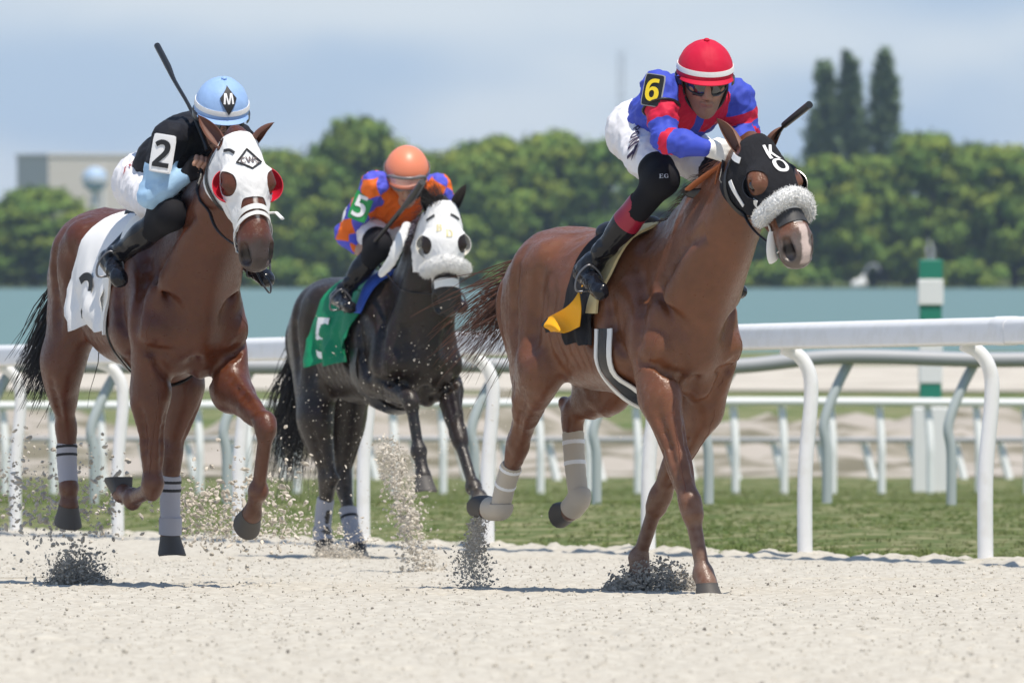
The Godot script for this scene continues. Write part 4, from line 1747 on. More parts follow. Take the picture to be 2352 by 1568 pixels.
func plan_all() -> void:
	var f6 := frame_at(1605, 50.0, 0.376, 27.0)
	six = {"frame": f6, "seed": 6, "torso": torso_at(f6, 0.0, 0.0), "split": 0.745,
		"coat": Color(0.150, 0.058, 0.028), "low": Color(0.135, 0.056, 0.032), "muzzle": Color(0.12, 0.095, 0.085), "dust": 0.6,
		"head": head_at(at(f6, 1742, 330, 0.0), at(f6, 1852, 592, 0.045), Vector3(1, 0, 0)),
		"rf": [at(f6, 1515, 905, -0.15), at(f6, 1588, 1166, -0.12), at(f6, 1617, 1318, -0.10), at(f6, 1624, 1340, -0.1)], "rf_toe": Vector3(0, 0, 1), "rf_sole": Vector3(0, -1, 0.1),
		"lf": [at(f6, 1615, 930, 0.15), at(f6, 1512, 1148, 0.10), at(f6, 1468, 1283, 0.08), at(f6, 1470, 1312, 0.08)], "lf_toe": Vector3(0, -0.5, 1), "lf_sole": Vector3(0, -0.8, -0.5),
		"rh": [at(f6, 1240, 845, -0.2), at(f6, 1187, 1025, -0.13), at(f6, 1149, 1168, -0.13), at(f6, 1122, 1168, -0.13)], "rh_toe": Vector3(0, -1, -0.3), "rh_sole": Vector3(0, 0.5, -1),
		"lh": [at(f6, 1405, 880, 0.18), at(f6, 1313, 950, 0.14), at(f6, 1330, 1146, 0.14), at(f6, 1310, 1172, 0.14)], "lh_toe": Vector3(0, -1, -0.1), "lh_sole": Vector3(0, 0.1, -1),
		"ears": [at(f6, 1655, 272, -0.07), at(f6, 1790, 284, 0.09)], "ear_open": [Vector3(-1, 0, 0.25), Vector3(0.5, 0.2, 1)],
		"tail_n": 360, "tail_len": 0.58, "tail_dir": Vector3(-0.36, -0.5, -1.0), "tail_drop": 0.25, "tail_spread": 0.20, "mane_dir": Vector3(-0.35, 0.2, -1.0),
		"mat": M.coat, "earmat": M.chestnut_ear, "hair": M.chestnut_hair,
		"label": "front chestnut racehorse in black hood lettered K O with white sheepskin noseband",
		"face": func(h: Vector3, col: Color, k: float) -> Color:
			var snip := smoothstep(0.026, 0.016, absf(h.x - 0.012) + k * 0.012) * smoothstep(0.45, 0.47, h.z) * smoothstep(-0.05, -0.03, h.y)
			var blaze := smoothstep(0.022, 0.016, absf(h.x) + k * 0.008) * smoothstep(0.46, 0.44, h.z) * smoothstep(0.0, 0.02, h.y)
			return col.lerp(Color(0.55, 0.44, 0.40), snip).lerp(Color(0.7, 0.68, 0.64), blaze)}
	plan_horse(six)
	var f2 := frame_at(455, 52.0, 0.376, 20.0)
	two = {"frame": f2, "seed": 2, "torso": torso_at(f2, 0.10, -1.5).scaled_local(Vector3(1.1, 1, 1)), "split": 0.80,
		"wide": 1.1, "coat": Color(0.096, 0.030, 0.0145), "low": Color(0.105, 0.035, 0.017), "muzzle": Color(0.06, 0.045, 0.042), "dust": 0.35,
		"head": head_at(at(f2, 552, 323, 0.0), at(f2, 596, 596, 0.015), Vector3(1, 0, 0.03)),
		"rf": [at(f2, 345, 895, -0.15), at(f2, 350, 1120, -0.14), at(f2, 303, 1142, -0.13), at(f2, 280, 1133, -0.13)], "rf_toe": Vector3(0, -0.6, -1), "rf_sole": Vector3(0, 1, -0.55),
		"lf": [at(f2, 527, 890, 0.17), at(f2, 612, 976, 0.20), at(f2, 592, 1127, 0.2), at(f2, 578, 1180, 0.2)], "lf_toe": Vector3(0, -1, 0.2), "lf_sole": Vector3(0, -0.45, -1),
		"rh": [at(f2, 140, 830, -0.2), at(f2, 151, 985, -0.13), at(f2, 157, 1118, -0.13), at(f2, 157, 1160, -0.13)], "rh_toe": Vector3(0, 0, 1), "rh_sole": Vector3(0, -1, -0.35),
		"lh": [at(f2, 420, 880, 0.17), at(f2, 393, 1045, 0.13), at(f2, 391, 1200, 0.13), at(f2, 390, 1232, 0.13)], "lh_toe": Vector3(0, 0, 1), "lh_sole": Vector3(0, -1, 0.1),
		"ears": [at(f2, 458, 268, -0.12), at(f2, 622, 273, 0.11)], "ear_open": [Vector3(-0.6, 0.2, 1), Vector3(0.6, 0.2, 1)],
		"tail_r": 0.0052, "tail_n": 820, "tail_len": 0.66, "tail_dir": Vector3(-0.42, -1.0, -0.22), "tail_drop": 0.1, "tail_spread": 0.075, "mane_dir": Vector3(-0.6, 0.2, -0.8),
		"mat": M.coat, "earmat": M.bay_ear, "hair": M.black_hair,
		"label": "left reddish bay racehorse in white hood with red eye cups, all hooves off the ground",
		"face": func(h: Vector3, col: Color, k: float) -> Color:
			var blaze := smoothstep(0.011, 0.006, absf(h.x - 0.004) + k * 0.006) * smoothstep(0.43, 0.38, h.z) * smoothstep(0.0, 0.02, h.y)
			return col.lerp(Color(0.55, 0.5, 0.46), blaze)}
	plan_horse(two)
	var f5 := frame_at(975, 64.0, 0.376, 23.5)
	five = {"frame": f5, "seed": 5, "forelock": Vector3(-0.35, 0.8, -0.2), "torso": torso_at(f5, 0.0, 2.0), "split": 0.76,
		"coat": Color(0.023, 0.0165, 0.0135), "low": Color(0.016, 0.014, 0.014), "muzzle": Color(0.018, 0.016, 0.016), "dust": 0.5,
		"head": head_at(at(f5, 1014, 477, 0.0), at(f5, 1028, 706, -0.02), Vector3(0.92, 0, 0.33)),
		"rf": [at(f5, 862, 866, -0.16), at(f5, 943, 917, -0.14), at(f5, 962, 1035, -0.13), at(f5, 972, 1094, -0.13)], "rf_toe": Vector3(0, 0.1, 1), "rf_sole": Vector3(0, -1, 0.15),
		"lf": [at(f5, 1022, 875, 0.15), at(f5, 1053, 1001, 0.15), at(f5, 1088, 1117, 0.15), at(f5, 1101, 1142, 0.15)], "lf_toe": Vector3(0, 0.5, 1), "lf_sole": Vector3(0, -0.8, 0.4),
		"rh": [at(f5, 722, 955, -0.18), at(f5, 752, 1106, -0.13), at(f5, 740, 1226, -0.13), at(f5, 745, 1250, -0.13)], "rh_toe": Vector3(0, 0, 1), "rh_sole": Vector3(0, -1, 0.1),
		"lh": [at(f5, 800, 955, 0.16), at(f5, 787, 1105, 0.12), at(f5, 813, 1240, 0.12), at(f5, 822, 1262, 0.12)], "lh_toe": Vector3(0, 0, 1), "lh_sole": Vector3(0, -1, 0.1),
		"ears": [at(f5, 972, 428, -0.09), at(f5, 1066, 418, 0.10)], "ear_open": [Vector3(-0.4, 0.2, 1), Vector3(0.2, 0.2, 1)],
		"tail_r": 0.0046, "tail_n": 700, "tail_len": 0.90, "tail_dir": Vector3(-0.18, -1.0, -0.30), "tail_drop": 0.5, "tail_spread": 0.085, "mane_dir": Vector3(-0.6, 0.3, -0.6),
		"mat": M.dark_coat, "earmat": M.dark_ear, "hair": M.black_hair,
		"label": "dark brown racehorse in the middle, farthest back, with white hood and white noseband",
		"face": func(h: Vector3, col: Color, k: float) -> Color: return col}
	plan_horse(five)
	plan_jockeys()

func make_all() -> void:
	make_horse(six)
	make_horse(two)
	make_horse(five)
	tack_six()
	tack_two()
	tack_five()
	make_jockeys()

# ---------------------------------------------------------------- jockeys
const FS := 1.1     # heads and hands a little larger than 230 mm and 180 mm

func face_prims(f: Field, T: Transform3D, col: Color) -> void:
	var X := T.basis.x.normalized()
	var s := FS
	var cp := func(a: Vector3, b: Vector3, ra: float, rb: float, k: float, sx := 1.0, op := 1.0) -> void:
		f.cap(T * (a * s), T * (b * s), ra * s, rb * s, k * s, col, X, sx, op)
	cp.call(Vector3(0, 0.035, -0.025), Vector3(0, 0.035, 0.012), 0.090, 0.086, 0.03, 0.86)
	cp.call(Vector3(0, -0.005, 0.042), Vector3(0, -0.072, 0.052), 0.060, 0.042, 0.03, 0.98)
	for g in [-1.0, 1.0]:
		cp.call(Vector3(0.046 * g, -0.045, 0.005), Vector3(0.012 * g, -0.094, 0.066), 0.028, 0.021, 0.03)
		cp.call(Vector3(0.046 * g, -0.012, 0.066), Vector3(0.05 * g, -0.014, 0.05), 0.02, 0.02, 0.025)
		cp.call(Vector3(0.014 * g, 0.034, 0.092), Vector3(0.046 * g, 0.032, 0.076), 0.012, 0.012, 0.02)
		cp.call(Vector3(0.012 * g, -0.033, 0.108), Vector3(0.014 * g, -0.034, 0.102), 0.009, 0.009, 0.012)
		cp.call(Vector3(0.078 * g, 0.012, -0.01), Vector3(0.076 * g, -0.022, -0.004), 0.024, 0.014, 0.01, 0.35)
		cp.call(Vector3(0.018 * g, -0.060, 0.093), Vector3(0.0, -0.058, 0.101), 0.006, 0.008, 0.010)
		cp.call(Vector3(0.016 * g, -0.074, 0.090), Vector3(0.0, -0.075, 0.097), 0.007, 0.009, 0.010)
	cp.call(Vector3(0, 0.016, 0.098), Vector3(0, -0.027, 0.119), 0.010, 0.013, 0.014)
	cp.call(Vector3(0, -0.1, 0.075), Vector3(0, -0.102, 0.07), 0.018, 0.018, 0.02)
	for g in [-1.0, 1.0]:
		cp.call(Vector3(0.031 * g, 0.013, 0.106), Vector3(0.033 * g, 0.012, 0.104), 0.014, 0.014, 0.014, 1.0, -1.0)
		cp.call(Vector3(0.021 * g, -0.067, 0.098), Vector3(0.0, -0.0665, 0.108), 0.0022, 0.003, 0.005, 1.0, -1.0)

# a closed hand: wrist at the origin, knuckles along +z, back of the hand +y, thumb side +x * g
func hand_prims(f: Field, T: Transform3D, g: float, col: Color, tipcol: Color) -> void:
	var X := T.basis.x.normalized()
	var s := 0.98
	var cp := func(a: Vector3, b: Vector3, ra: float, rb: float, k: float, cc: Color) -> void:
		f.cap(T * (Vector3(a.x * g, a.y, a.z) * s), T * (Vector3(b.x * g, b.y, b.z) * s), ra * s, rb * s, k, cc)
	cp.call(Vector3(0, 0, 0.0), Vector3(0, 0, 0.02), 0.026, 0.026, 0.02, col)
	for k in 4:
		var x: float = [0.031, 0.011, -0.009, -0.028][k]
		var l: float = [0.94, 1.0, 0.95, 0.8][k]
		var kn := Vector3(x, 0.004 - absf(x) * 0.12, 0.085 + 0.006 * l - absf(x - 0.01) * 0.25)
		cp.call(Vector3(x * 0.6, -0.004, 0.015), kn, 0.017, 0.0125, 0.012, col)
		var m := kn + Vector3(0.001, -0.020, 0.030) * l
		var q := m + Vector3(0, -0.026, -0.008) * l
		var tp := q + Vector3(0, -0.006, -0.022) * l
		cp.call(kn, m, 0.0115, 0.0105, 0.005, col)
		cp.call(m, q, 0.0105, 0.0095, 0.004, tipcol)
		cp.call(q, tp, 0.0095, 0.0085, 0.004, tipcol)
	cp.call(Vector3(0.012, -0.01, 0.01), Vector3(0.040, -0.016, 0.042), 0.019, 0.0135, 0.012, col)
	cp.call(Vector3(0.040, -0.016, 0.042), Vector3(0.041, -0.034, 0.072), 0.0125, 0.011, 0.006, col)
	cp.call(Vector3(0.041, -0.034, 0.072), Vector3(0.024, -0.046, 0.092), 0.0105, 0.009, 0.005, tipcol)

func limb_hand(el: Vector3, wr: Vector3, knuckles: Vector3, thumb: Vector3, g: float) -> Transform3D:
	var z := (knuckles - wr).normalized()
	var x := (thumb - z * z.dot(thumb)).normalized() * g
	return Transform3D(Basis(x, z.cross(x), z), wr)

func plan_jockey(j: Dictionary) -> void:
	var skin: Color = j.skin
	var hd: Transform3D = j.head
	var nb: Vector3 = j.neck
	# clothes
	var ja := Field.new()
	var up: Vector3 = (nb - (j.pelvis as Vector3)).normalized()
	var side: Vector3 = ((j.sh[1] as Vector3) - (j.sh[0] as Vector3)).normalized()
	var waist: Vector3 = (j.pelvis as Vector3).lerp(nb, 0.30) + Vector3(0, 0.015, 0)
	var chest: Vector3 = (j.pelvis as Vector3).lerp(nb, 0.72) + Vector3(0, 0.005, 0)
	j.chest = chest
	j.waist = waist
	ja.cap(waist, chest, 0.112, 0.125, 0.06, Color.WHITE, side, 1.22)
	ja.cap(chest, nb - up * 0.03, 0.12, 0.075, 0.06, Color.WHITE, side, 1.2)
	ja.cap(nb - up * 0.02, nb + up * 0.02, 0.062, 0.058, 0.02, Color.WHITE)
	ja.cap(waist, (j.pelvis as Vector3).lerp(nb, 0.16), 0.112, 0.118, 0.06, Color.WHITE, side, 1.2)
	for k in 2:
		var sh: Vector3 = j.sh[k]
		var el: Vector3 = j.el[k]
		var wr: Vector3 = j.wr[k]
		ja.cap(chest.lerp(nb, 0.55), sh, 0.085, 0.062, 0.06)
		ja.cap(sh, sh.lerp(el, 0.5), 0.063, 0.057, 0.05)
		ja.cap(sh.lerp(el, 0.45), el, 0.057, 0.050, 0.04)
		ja.cap(el, el.lerp(wr, 0.4), 0.050, 0.047, 0.04)
		ja.cap(el.lerp(wr, 0.4), el.lerp(wr, 0.99), 0.049, 0.036, 0.03)
	j.ja = ja
	var br := Field.new()
	br.cap((j.pelvis as Vector3) + side * 0.05, (j.pelvis as Vector3) - side * 0.05, 0.120, 0.120, 0.05)
	br.cap(j.pelvis, waist, 0.12, 0.098, 0.05, Color.WHITE, side, 1.2)
	for k in 2:
		var g: float = [-1.0, 1.0][k]
		var hp: Vector3 = (j.pelvis as Vector3) + side * (0.085 * g) - Vector3(0, 0.02, 0)
		var kn: Vector3 = j.kn[k]
		br.cap(hp, hp.lerp(kn, 0.5), 0.100, 0.080, 0.06)
		br.cap(hp.lerp(kn, 0.45), hp.lerp(kn, 0.97), 0.086, 0.064, 0.05)
	j.br = br
	var bo := Field.new()
	for k in 2:
		var kn: Vector3 = j.kn[k]
		var an: Vector3 = j.an[k]
		var to: Vector3 = j.to[k]
		var cal: Vector3 = (an - to).normalized()
		bo.cap(kn.lerp(an, 0.24), kn.lerp(an, 0.5), 0.054, 0.052, 0.03)
		bo.cap(kn.lerp(an, 0.5), an, 0.052, 0.040, 0.03)
		bo.cap(kn.lerp(an, 0.3) + cal * 0.012, kn.lerp(an, 0.6) + cal * 0.006, 0.05, 0.042, 0.03)
		bo.cap(an, an + cal * 0.03 + (an - kn).normalized() * 0.055, 0.042, 0.034, 0.03)
		bo.cap(an + (an - kn).normalized() * 0.045, to, 0.04, 0.036, 0.03)
	j.bo = bo
	var so := Field.new()
	for k in 2:
		var g: float = [-1.0, 1.0][k]
		var hp: Vector3 = (j.pelvis as Vector3) + side * (0.085 * g)
		var kn: Vector3 = j.kn[k]
		var an: Vector3 = j.an[k]
		so.cap(hp.lerp(kn, 0.82), kn, 0.079, 0.066, 0.04)
		so.cap(kn, kn.lerp(an, 0.36), 0.062, 0.056, 0.04)
	j.so = so
	# the body itself, under the clothes
	var bd := Field.new()
	bd.cap(waist, chest, 0.09, 0.10, 0.06, skin, side, 1.15)
	bd.cap(j.pelvis, waist, 0.10, 0.09, 0.06, skin, side, 1.15)
	bd.cap(chest, nb, 0.09, 0.05, 0.05, skin)
	bd.cap(nb - up * 0.02, hd * (Vector3(0, -0.03, -0.03) * FS), 0.055, 0.054, 0.04, skin)
	for k in 2:
		var g: float = [-1.0, 1.0][k]
		var hp: Vector3 = (j.pelvis as Vector3) + side * (0.085 * g)
		bd.cap(chest.lerp(nb, 0.5), j.sh[k], 0.06, 0.05, 0.05, skin)
		bd.cap(j.sh[k], j.el[k], 0.047, 0.038, 0.03, skin)
		bd.cap(j.el[k], j.wr[k], 0.038, 0.027, 0.03, skin)
		bd.cap(hp, j.kn[k], 0.08, 0.048, 0.04, skin)
		bd.cap(j.kn[k], j.an[k], 0.045, 0.03, 0.03, skin)
	j.hand_t = []
	for k in 2:
		var ht := limb_hand(j.el[k], j.wr[k], j.knuckle[k], j.thumb[k], [1.0, -1.0][k])
		j.hand_t.append(ht)
		hand_prims(bd, ht, [1.0, -1.0][k], skin, skin)
	var hf := Field.new()
	hf.cap(nb - up * 0.02, hd * (Vector3(0, -0.03, -0.03) * FS), 0.055, 0.054, 0.04, skin)
	face_prims(hf, hd, skin)
	j.hf = hf
	var lo := Vector3(9, 9, 9)
	var hi := -lo
	for p in [j.pelvis, nb, chest] + j.sh + j.el + j.wr + j.kn:
		lo = lo.min(p)
		hi = hi.max(p)
	var ex := Vector3.ONE * 0.17
	j.j_body = job(bd, lo - ex - Vector3(0, 0.35, 0.2), hi + ex, 0.015)
	j.j_ja = job(ja, lo - ex, hi + ex, 0.0085)
	j.j_br = job(br, lo - ex, hi + ex, 0.0085)
	var l2 := Vector3(9, 9, 9)
	var h2 := -l2
	for p in j.kn + j.an + j.to:
		l2 = l2.min(p)
		h2 = h2.max(p)
	j.j_bo = []
	j.j_so = []
	for k in 2:
		var a: Vector3 = (j.kn[k] as Vector3).min(j.an[k]).min(j.to[k]) - Vector3.ONE * 0.1
		var b: Vector3 = (j.kn[k] as Vector3).max(j.an[k]).max(j.to[k]) + Vector3.ONE * 0.1
		j.j_bo.append(job(bo, a, b, 0.008))
		j.j_so.append(job(so, a - Vector3.ONE * 0.08, b + Vector3.ONE * 0.08, 0.010))
	var hc: Vector3 = hd * Vector3(0, -0.01, 0.02)
	j.j_head = job(hf, hc - Vector3.ONE * 0.165, hc + Vector3.ONE * 0.165, 0.0048)
	j.j_hand = []
	for k in 2:
		var q := Field.new()
		hand_prims(q, j.hand_t[k], [1.0, -1.0][k], j.glove, j.fingertip)
		var c: Vector3 = (j.hand_t[k] as Transform3D) * Vector3(0, -0.01, 0.05)
		j.j_hand.append(job(q, c - Vector3.ONE * 0.11, c + Vector3.ONE * 0.11, 0.0042, 0.002 if j.gloved else 0.0006))

func seg_t(p: Vector3, a: Vector3, b: Vector3) -> float:
	return (p - a).dot(b - a) / (b - a).length_squared()

func make_jockey(j: Dictionary) -> Node3D:
	var t: Node3D = thing("person", j.label, "person", j.frame, "jockeys riding the racehorses")
	j.node = t
	var nz := FastNoiseLite.new()
	nz.seed = j.seed
	nz.frequency = 9.0
	nz.fractal_octaves = 3
	var skin := blank()
	join(skin, got(j.j_body))
	join(skin, got(j.j_head))
	if not j.gloved:
		for k in 2:
			join(skin, got(j.j_hand[k]))
	var hd: Transform3D = j.head
	var hi := hd.affine_inverse()
	paint(skin, func(p: Vector3, n: Vector3, col: Color) -> Color:
		var h := hi * p / FS
		var c := col * (1.0 + 0.12 * nz.get_noise_3dv(p * 3.0))
		if h.length() < 0.16:
			var lips :=  smoothstep(0.010, 0.004, absf(h.y + 0.067)) * smoothstep(0.028, 0.018, absf(h.x)) * smoothstep(0.08, 0.09, h.z)
			c = c.lerp(Color(0.28, 0.10, 0.085), lips * 0.7)
			var beard := smoothstep(-0.045, -0.06, h.y) * smoothstep(0.0, 0.03, h.z) * (1.0 - lips)
			c = c.lerp(Color(0.14, 0.105, 0.09), beard * float(j.stubble))
			var cheek := smoothstep(0.03, 0.0, Vector2(absf(h.x) - 0.045, h.y + 0.02).length())
			c = c.lerp(Color(0.40, 0.17, 0.12), cheek * 0.3)
			var brow := smoothstep(0.006, 0.003, absf(h.y - 0.036 + absf(h.x) * 0.08)) * smoothstep(0.008, 0.014, absf(h.x)) * smoothstep(0.055, 0.045, absf(h.x)) * smoothstep(0.06, 0.08, h.z)
			c = c.lerp(Color(0.03, 0.02, 0.018), brow * 0.8)
		return c)
	part("body", skin, M.skin, t)
	for g in [-1.0, 1.0]:
		var e := SphereMesh.new()
		e.radius = 0.0122
		e.height = 0.0244
		e.radial_segments = 16
		e.rings = 8
		part("eye", e, M.eye, t, Transform3D(Basis(), hd * (Vector3(0.031 * g, 0.0125, 0.083) * FS)))
	if j.gloved:
		for k in 2:
			part("glove", got(j.j_hand[k]), M.glove_mat, t)
	# jacket, in two colours along a sharp line
	var folds := FastNoiseLite.new()
	folds.seed = int(j.seed) + 3
	folds.noise_type = FastNoiseLite.TYPE_SIMPLEX
	folds.fractal_type = FastNoiseLite.FRACTAL_RIDGED
	folds.frequency = 6.5
	folds.fractal_octaves = 2
	var ja: Dictionary = got(j.j_ja)
	var ax: Vector3 = ((j.neck as Vector3) - (j.pelvis as Vector3)).normalized()
	wrinkle(ja, func(p: Vector3) -> float:
		var q := p + ax * (p.dot(ax) * -0.55)
		var cuffs: float = smoothstep(0.03, 0.12, minf(p.distance_to(j.wr[0]), p.distance_to(j.wr[1])))
		return ((folds.get_noise_3dv(q * 1.7) - 0.1) * 0.0095 + nz.get_noise_3dv(p * 1.4) * 0.0045) * cuffs * float(j.loose))
	var pat: Callable = j.pattern
	var main := keep(ja, pat, 1.0)
	var other := keep(ja, pat, -1.0)
	var jn := part("jacket", main, j.mat_a, t)
	part("jacket_panels", other, j.mat_b, jn)
	var brm: Dictionary = got(j.j_br)
	wrinkle(brm, func(p: Vector3) -> float: return (folds.get_noise_3dv(p * Vector3(1.9, 1.2, 1.9) + Vector3(4, 4, 4)) - 0.1) * 0.0062)
	j.br_node = part("breeches", brm, M.breeches, t)
	for k in 2:
		var kn: Vector3 = j.kn[k]
		var an: Vector3 = j.an[k]
		var so: Dictionary = keep(got(j.j_so[k]), func(p: Vector3) -> float: return minf(0.42 - seg_t(p, kn, an), 1.0))
		part("knee_sock", so, M.black_stretch, t)
		var bm: Dictionary = got(j.j_bo[k])
		wrinkle(bm, func(p: Vector3) -> float:
			var s := seg_t(p, kn, an)
			return sin(s * 34.0 + nz.get_noise_3dv(p) * 5.0) * 0.0035 * smoothstep(0.55, 0.85, s) * smoothstep(1.25, 1.0, s))
		bm = keep(bm, func(p: Vector3) -> float: return seg_t(p, kn, an) - 0.28)
		var boot := part("boot", keep(bm, func(p: Vector3) -> float: return seg_t(p, kn, an) - float(j.cuff)), M.boot, t)
		if float(j.cuff) > 0.28:
			part("boot_cuff", keep(bm, func(p: Vector3) -> float: return float(j.cuff) - seg_t(p, kn, an)), j.cuff_mat, boot)
		# stirrup: iron round the foot and its leather up to the saddle
		var to: Vector3 = j.to[k]
		var tread := an.lerp(to, 0.62) + (an - kn).normalized() * 0.055
		var topv := tread + Vector3(0, 0.105, 0)
		var sd := (to - an).cross(Vector3.UP).normalized()
		var iron := part("stirrup", tube(curve([tread - sd * 0.056, tread - sd * 0.05 + Vector3(0, 0.06, 0), topv, tread + sd * 0.05 + Vector3(0, 0.06, 0), tread + sd * 0.056, tread, tread - sd * 0.056], 6), 0.005, 8), M.dark_steel, t)
		part("stirrup_leather", tube([topv, Vector3([-1.0, 1.0][k] * 0.15, 1.42, -0.12)], 0.012, 6, Color.WHITE, 0.3), M.black_leather, iron)
	# collar
	var nb: Vector3 = j.neck
	var ring := []
	for k in 24:
		var a := TAU * k / 24
		var xv := ax.cross(Vector3(0.3, 0.1, 0.9)).normalized()
		var zv := ax.cross(xv)
		ring.append(nb + ax * 0.022 + (xv * cos(a) + zv * sin(a)) * 0.058)
	part("collar", tube(ring, 0.011, 8, Color.WHITE, 1.0, Vector3.UP, true), j.mat_collar, t)
	helmet(j)
	return t

func helmet(j: Dictionary) -> void:
	var t: Node3D = j.node
	var H: Transform3D = j.head
	H.origin = H * (Vector3(0, 0.035, -0.006) * FS)
	var R := Vector3(0.117, 0.134, 0.138)
	var m := dome(R, -180.0, 180.0, -3.0, 90.0, 72, 30)
	# cap panels: faint seams down from the button
	if j.seams:
		wrinkle(m, func(p: Vector3) -> float:
			var a := atan2(p.x, p.z) / TAU * 6.0
			var s := absf(a - roundf(a)) / 6.0 * TAU * Vector2(p.x, p.z).length()
			return -0.0022 * smoothstep(0.005, 0.0, s) + nz_cap.get_noise_3dv(p) * 0.0028)
	thicken(m, 0.006)
	var h := part("helmet", m, j.mat_cap, t, H)
	j.helmet = h
	# peak
	var rows := []
	for k in 6:
		var u := k / 5.0
		var r := []
		for i in 25:
			var a := deg_to_rad(lerpf(-62, 62, i / 24.0))
			var e := deg_to_rad(-2.0)
			var o: float = u * 0.024 * cos(a * 1.25)
			r.append(Vector3(sin(a) * (R.x + o) * cos(e), sin(e) * R.y - u * 0.012, cos(a) * (R.z + o) * cos(e)))
		rows.append(r)
	part("peak", sheet(rows, Color.WHITE, 0.004), j.mat_peak, h)
	if j.band:
		var b := dome(R * 1.022, -180.0, 180.0, 6.0, 15.0, 72, 4)
		thicken(b, 0.003)
		part("cap_band", b, M.white_cloth, h)
	if j.seams:
		var bt := SphereMesh.new()
		bt.radius = 0.012
		bt.height = 0.014
		part("button", bt, j.mat_cap, h, Transform3D(Basis(), Vector3(0, R.y + 0.002, 0)))
	# goggles: a bowed lens in a frame, strap round the helmet
	var HF: Transform3D = j.head
	var gy: float = j.goggle_y
	var G := HF * Transform3D(Basis(), Vector3(0, gy, 0.0) * FS)
	var gr := Vector3(0.088, 0.11, 0.112) * FS * float(j.goggle_r)
	var lens := keep(dome(gr, -62, 62, -24, 18, 44, 20), func(p: Vector3) -> float:
		var x := absf(p.x) / gr.x
		var y := p.y / gr.y
		return minf(0.27 - y, y + 0.36 - 0.16 * smoothstep(0.22, 0.0, x)) - 0.25 * smoothstep(0.62, 0.86, x))
	thicken(lens, 0.003)
	var gg := part("goggles", lens, j.mat_lens, t, G)
	var rim := []
	for k in 48:
		var a := TAU * k / 48
		var az := sin(a) * 58.0
		var el := cos(a) * (14.0 if cos(a) > 0 else 19.0)
		if cos(a) < 0:
			el *= 1.0 - 0.4 * exp(-pow(az / 12.0, 2.0))
		var e2 := deg_to_rad(el)
		var a2 := deg_to_rad(az)
		rim.append(Vector3(sin(a2) * cos(e2) * gr.x, sin(e2) * gr.y, cos(a2) * cos(e2) * gr.z) * 1.01)
	part("frame", tube(rim, float(j.get("rim", 0.0055)), 8, Color.WHITE, 1.0, Vector3.UP, true), j.mat_frame, gg)
	var sr := maxf(R.x, gr.x) * 1.03
	var st := []
	for k in 30:
		var a := deg_to_rad(lerpf(58.0, 302.0, k / 29.0))
		st.append(Vector3(sin(a) * sr, 0.004 + 0.012 * sin((a - PI) * 0.5) * 0.0, cos(a) * R.z * 1.02 - 0.006))
	var sm := []
	for p in st:
		sm.append([p + Vector3(0, -0.011, 0), p + Vector3(0, 0.011, 0)])
	part("strap", sheet(sm, Color.WHITE, 0.003), j.mat_frame, gg)
	# chin strap
	var cs := []
	for k in 21:
		var a := lerpf(-1.0, 1.0, k / 20.0)
		cs.append(HF * (Vector3(sin(a * PI * 0.5) * 0.082, -0.112 * cos(a * PI * 0.5) + 0.0, 0.018 + 0.03 * cos(a * PI * 0.5)) * FS))
	part("chin_strap", tube(cs, 0.008, 6, Color.WHITE, 0.4), M.black_leather, t)

var nz_cap := FastNoiseLite.new()

# a number card tied to the arm: centre, face normal, up
func number_card(j: Dictionary, at_: Vector3, n: Vector3, up: Vector3, w: float, h: float, text: String, size: float, back: Material, ink: Material, edge: Material) -> void:
	var z := n.normalized()
	var x := up.cross(z).normalized()
	var y := z.cross(x)
	var T := Transform3D(Basis(x, y, z), at_)
	var bend := func(p: Vector3) -> Vector3: return p - Vector3(0, 0, p.x * p.x * 3.2)
	var plate := func(ww: float, hh: float, zz: float, thick: float) -> Dictionary:
		var rows := []
		for k in 7:
			var r := []
			for i in 9:
				var px := lerpf(-ww, ww, i / 8.0) * 0.5
				var py := lerpf(hh, -hh, k / 6.0) * 0.5
				if (k == 0 or k == 6) and (i == 0 or i == 8):
					px *= 0.93
					py *= 0.96
				r.append(bend.call(Vector3(px, py, zz)))
			rows.append(r)
		return sheet(rows, Color.WHITE, thick)
	var o := part("number_card", plate.call(w, h, 0.0, 0.004), edge, j.node, T)
	part("card_face", plate.call(w * 0.90, h * 0.94, 0.0045, 0.003), back, o)
	var m := lettering(text, size, Vector3.ZERO, Vector3.RIGHT, Vector3.UP, null, 0.0, true, 0.95)
	m = _subdivide(m, size * 0.2)
	var mv: PackedVector3Array = m.v
	var lo := Vector3(9, 9, 9)
	var hi := -lo
	for p in mv:
		lo = lo.min(p)
		hi = hi.max(p)
	var nn := PackedVector3Array()
	var cc := PackedColorArray()
	for k in mv.size():
		mv[k] = bend.call(mv[k] - (lo + hi) * 0.5 + Vector3(0, 0, 0.0115))
		nn.append(Vector3(0, 0, 1))
		cc.append(Color.WHITE)
	m.v = mv
	m.n = nn
	m.c = cc
	part("number", m, ink, o)

func whip(label: String, pts: Array, radii: Array, mat: Material) -> void:
	var o := part(numbered("whip"), tube(curve(pts, 4), radii, 10), mat)
	tag(o, label, "whip", "riding whips held by the jockeys")

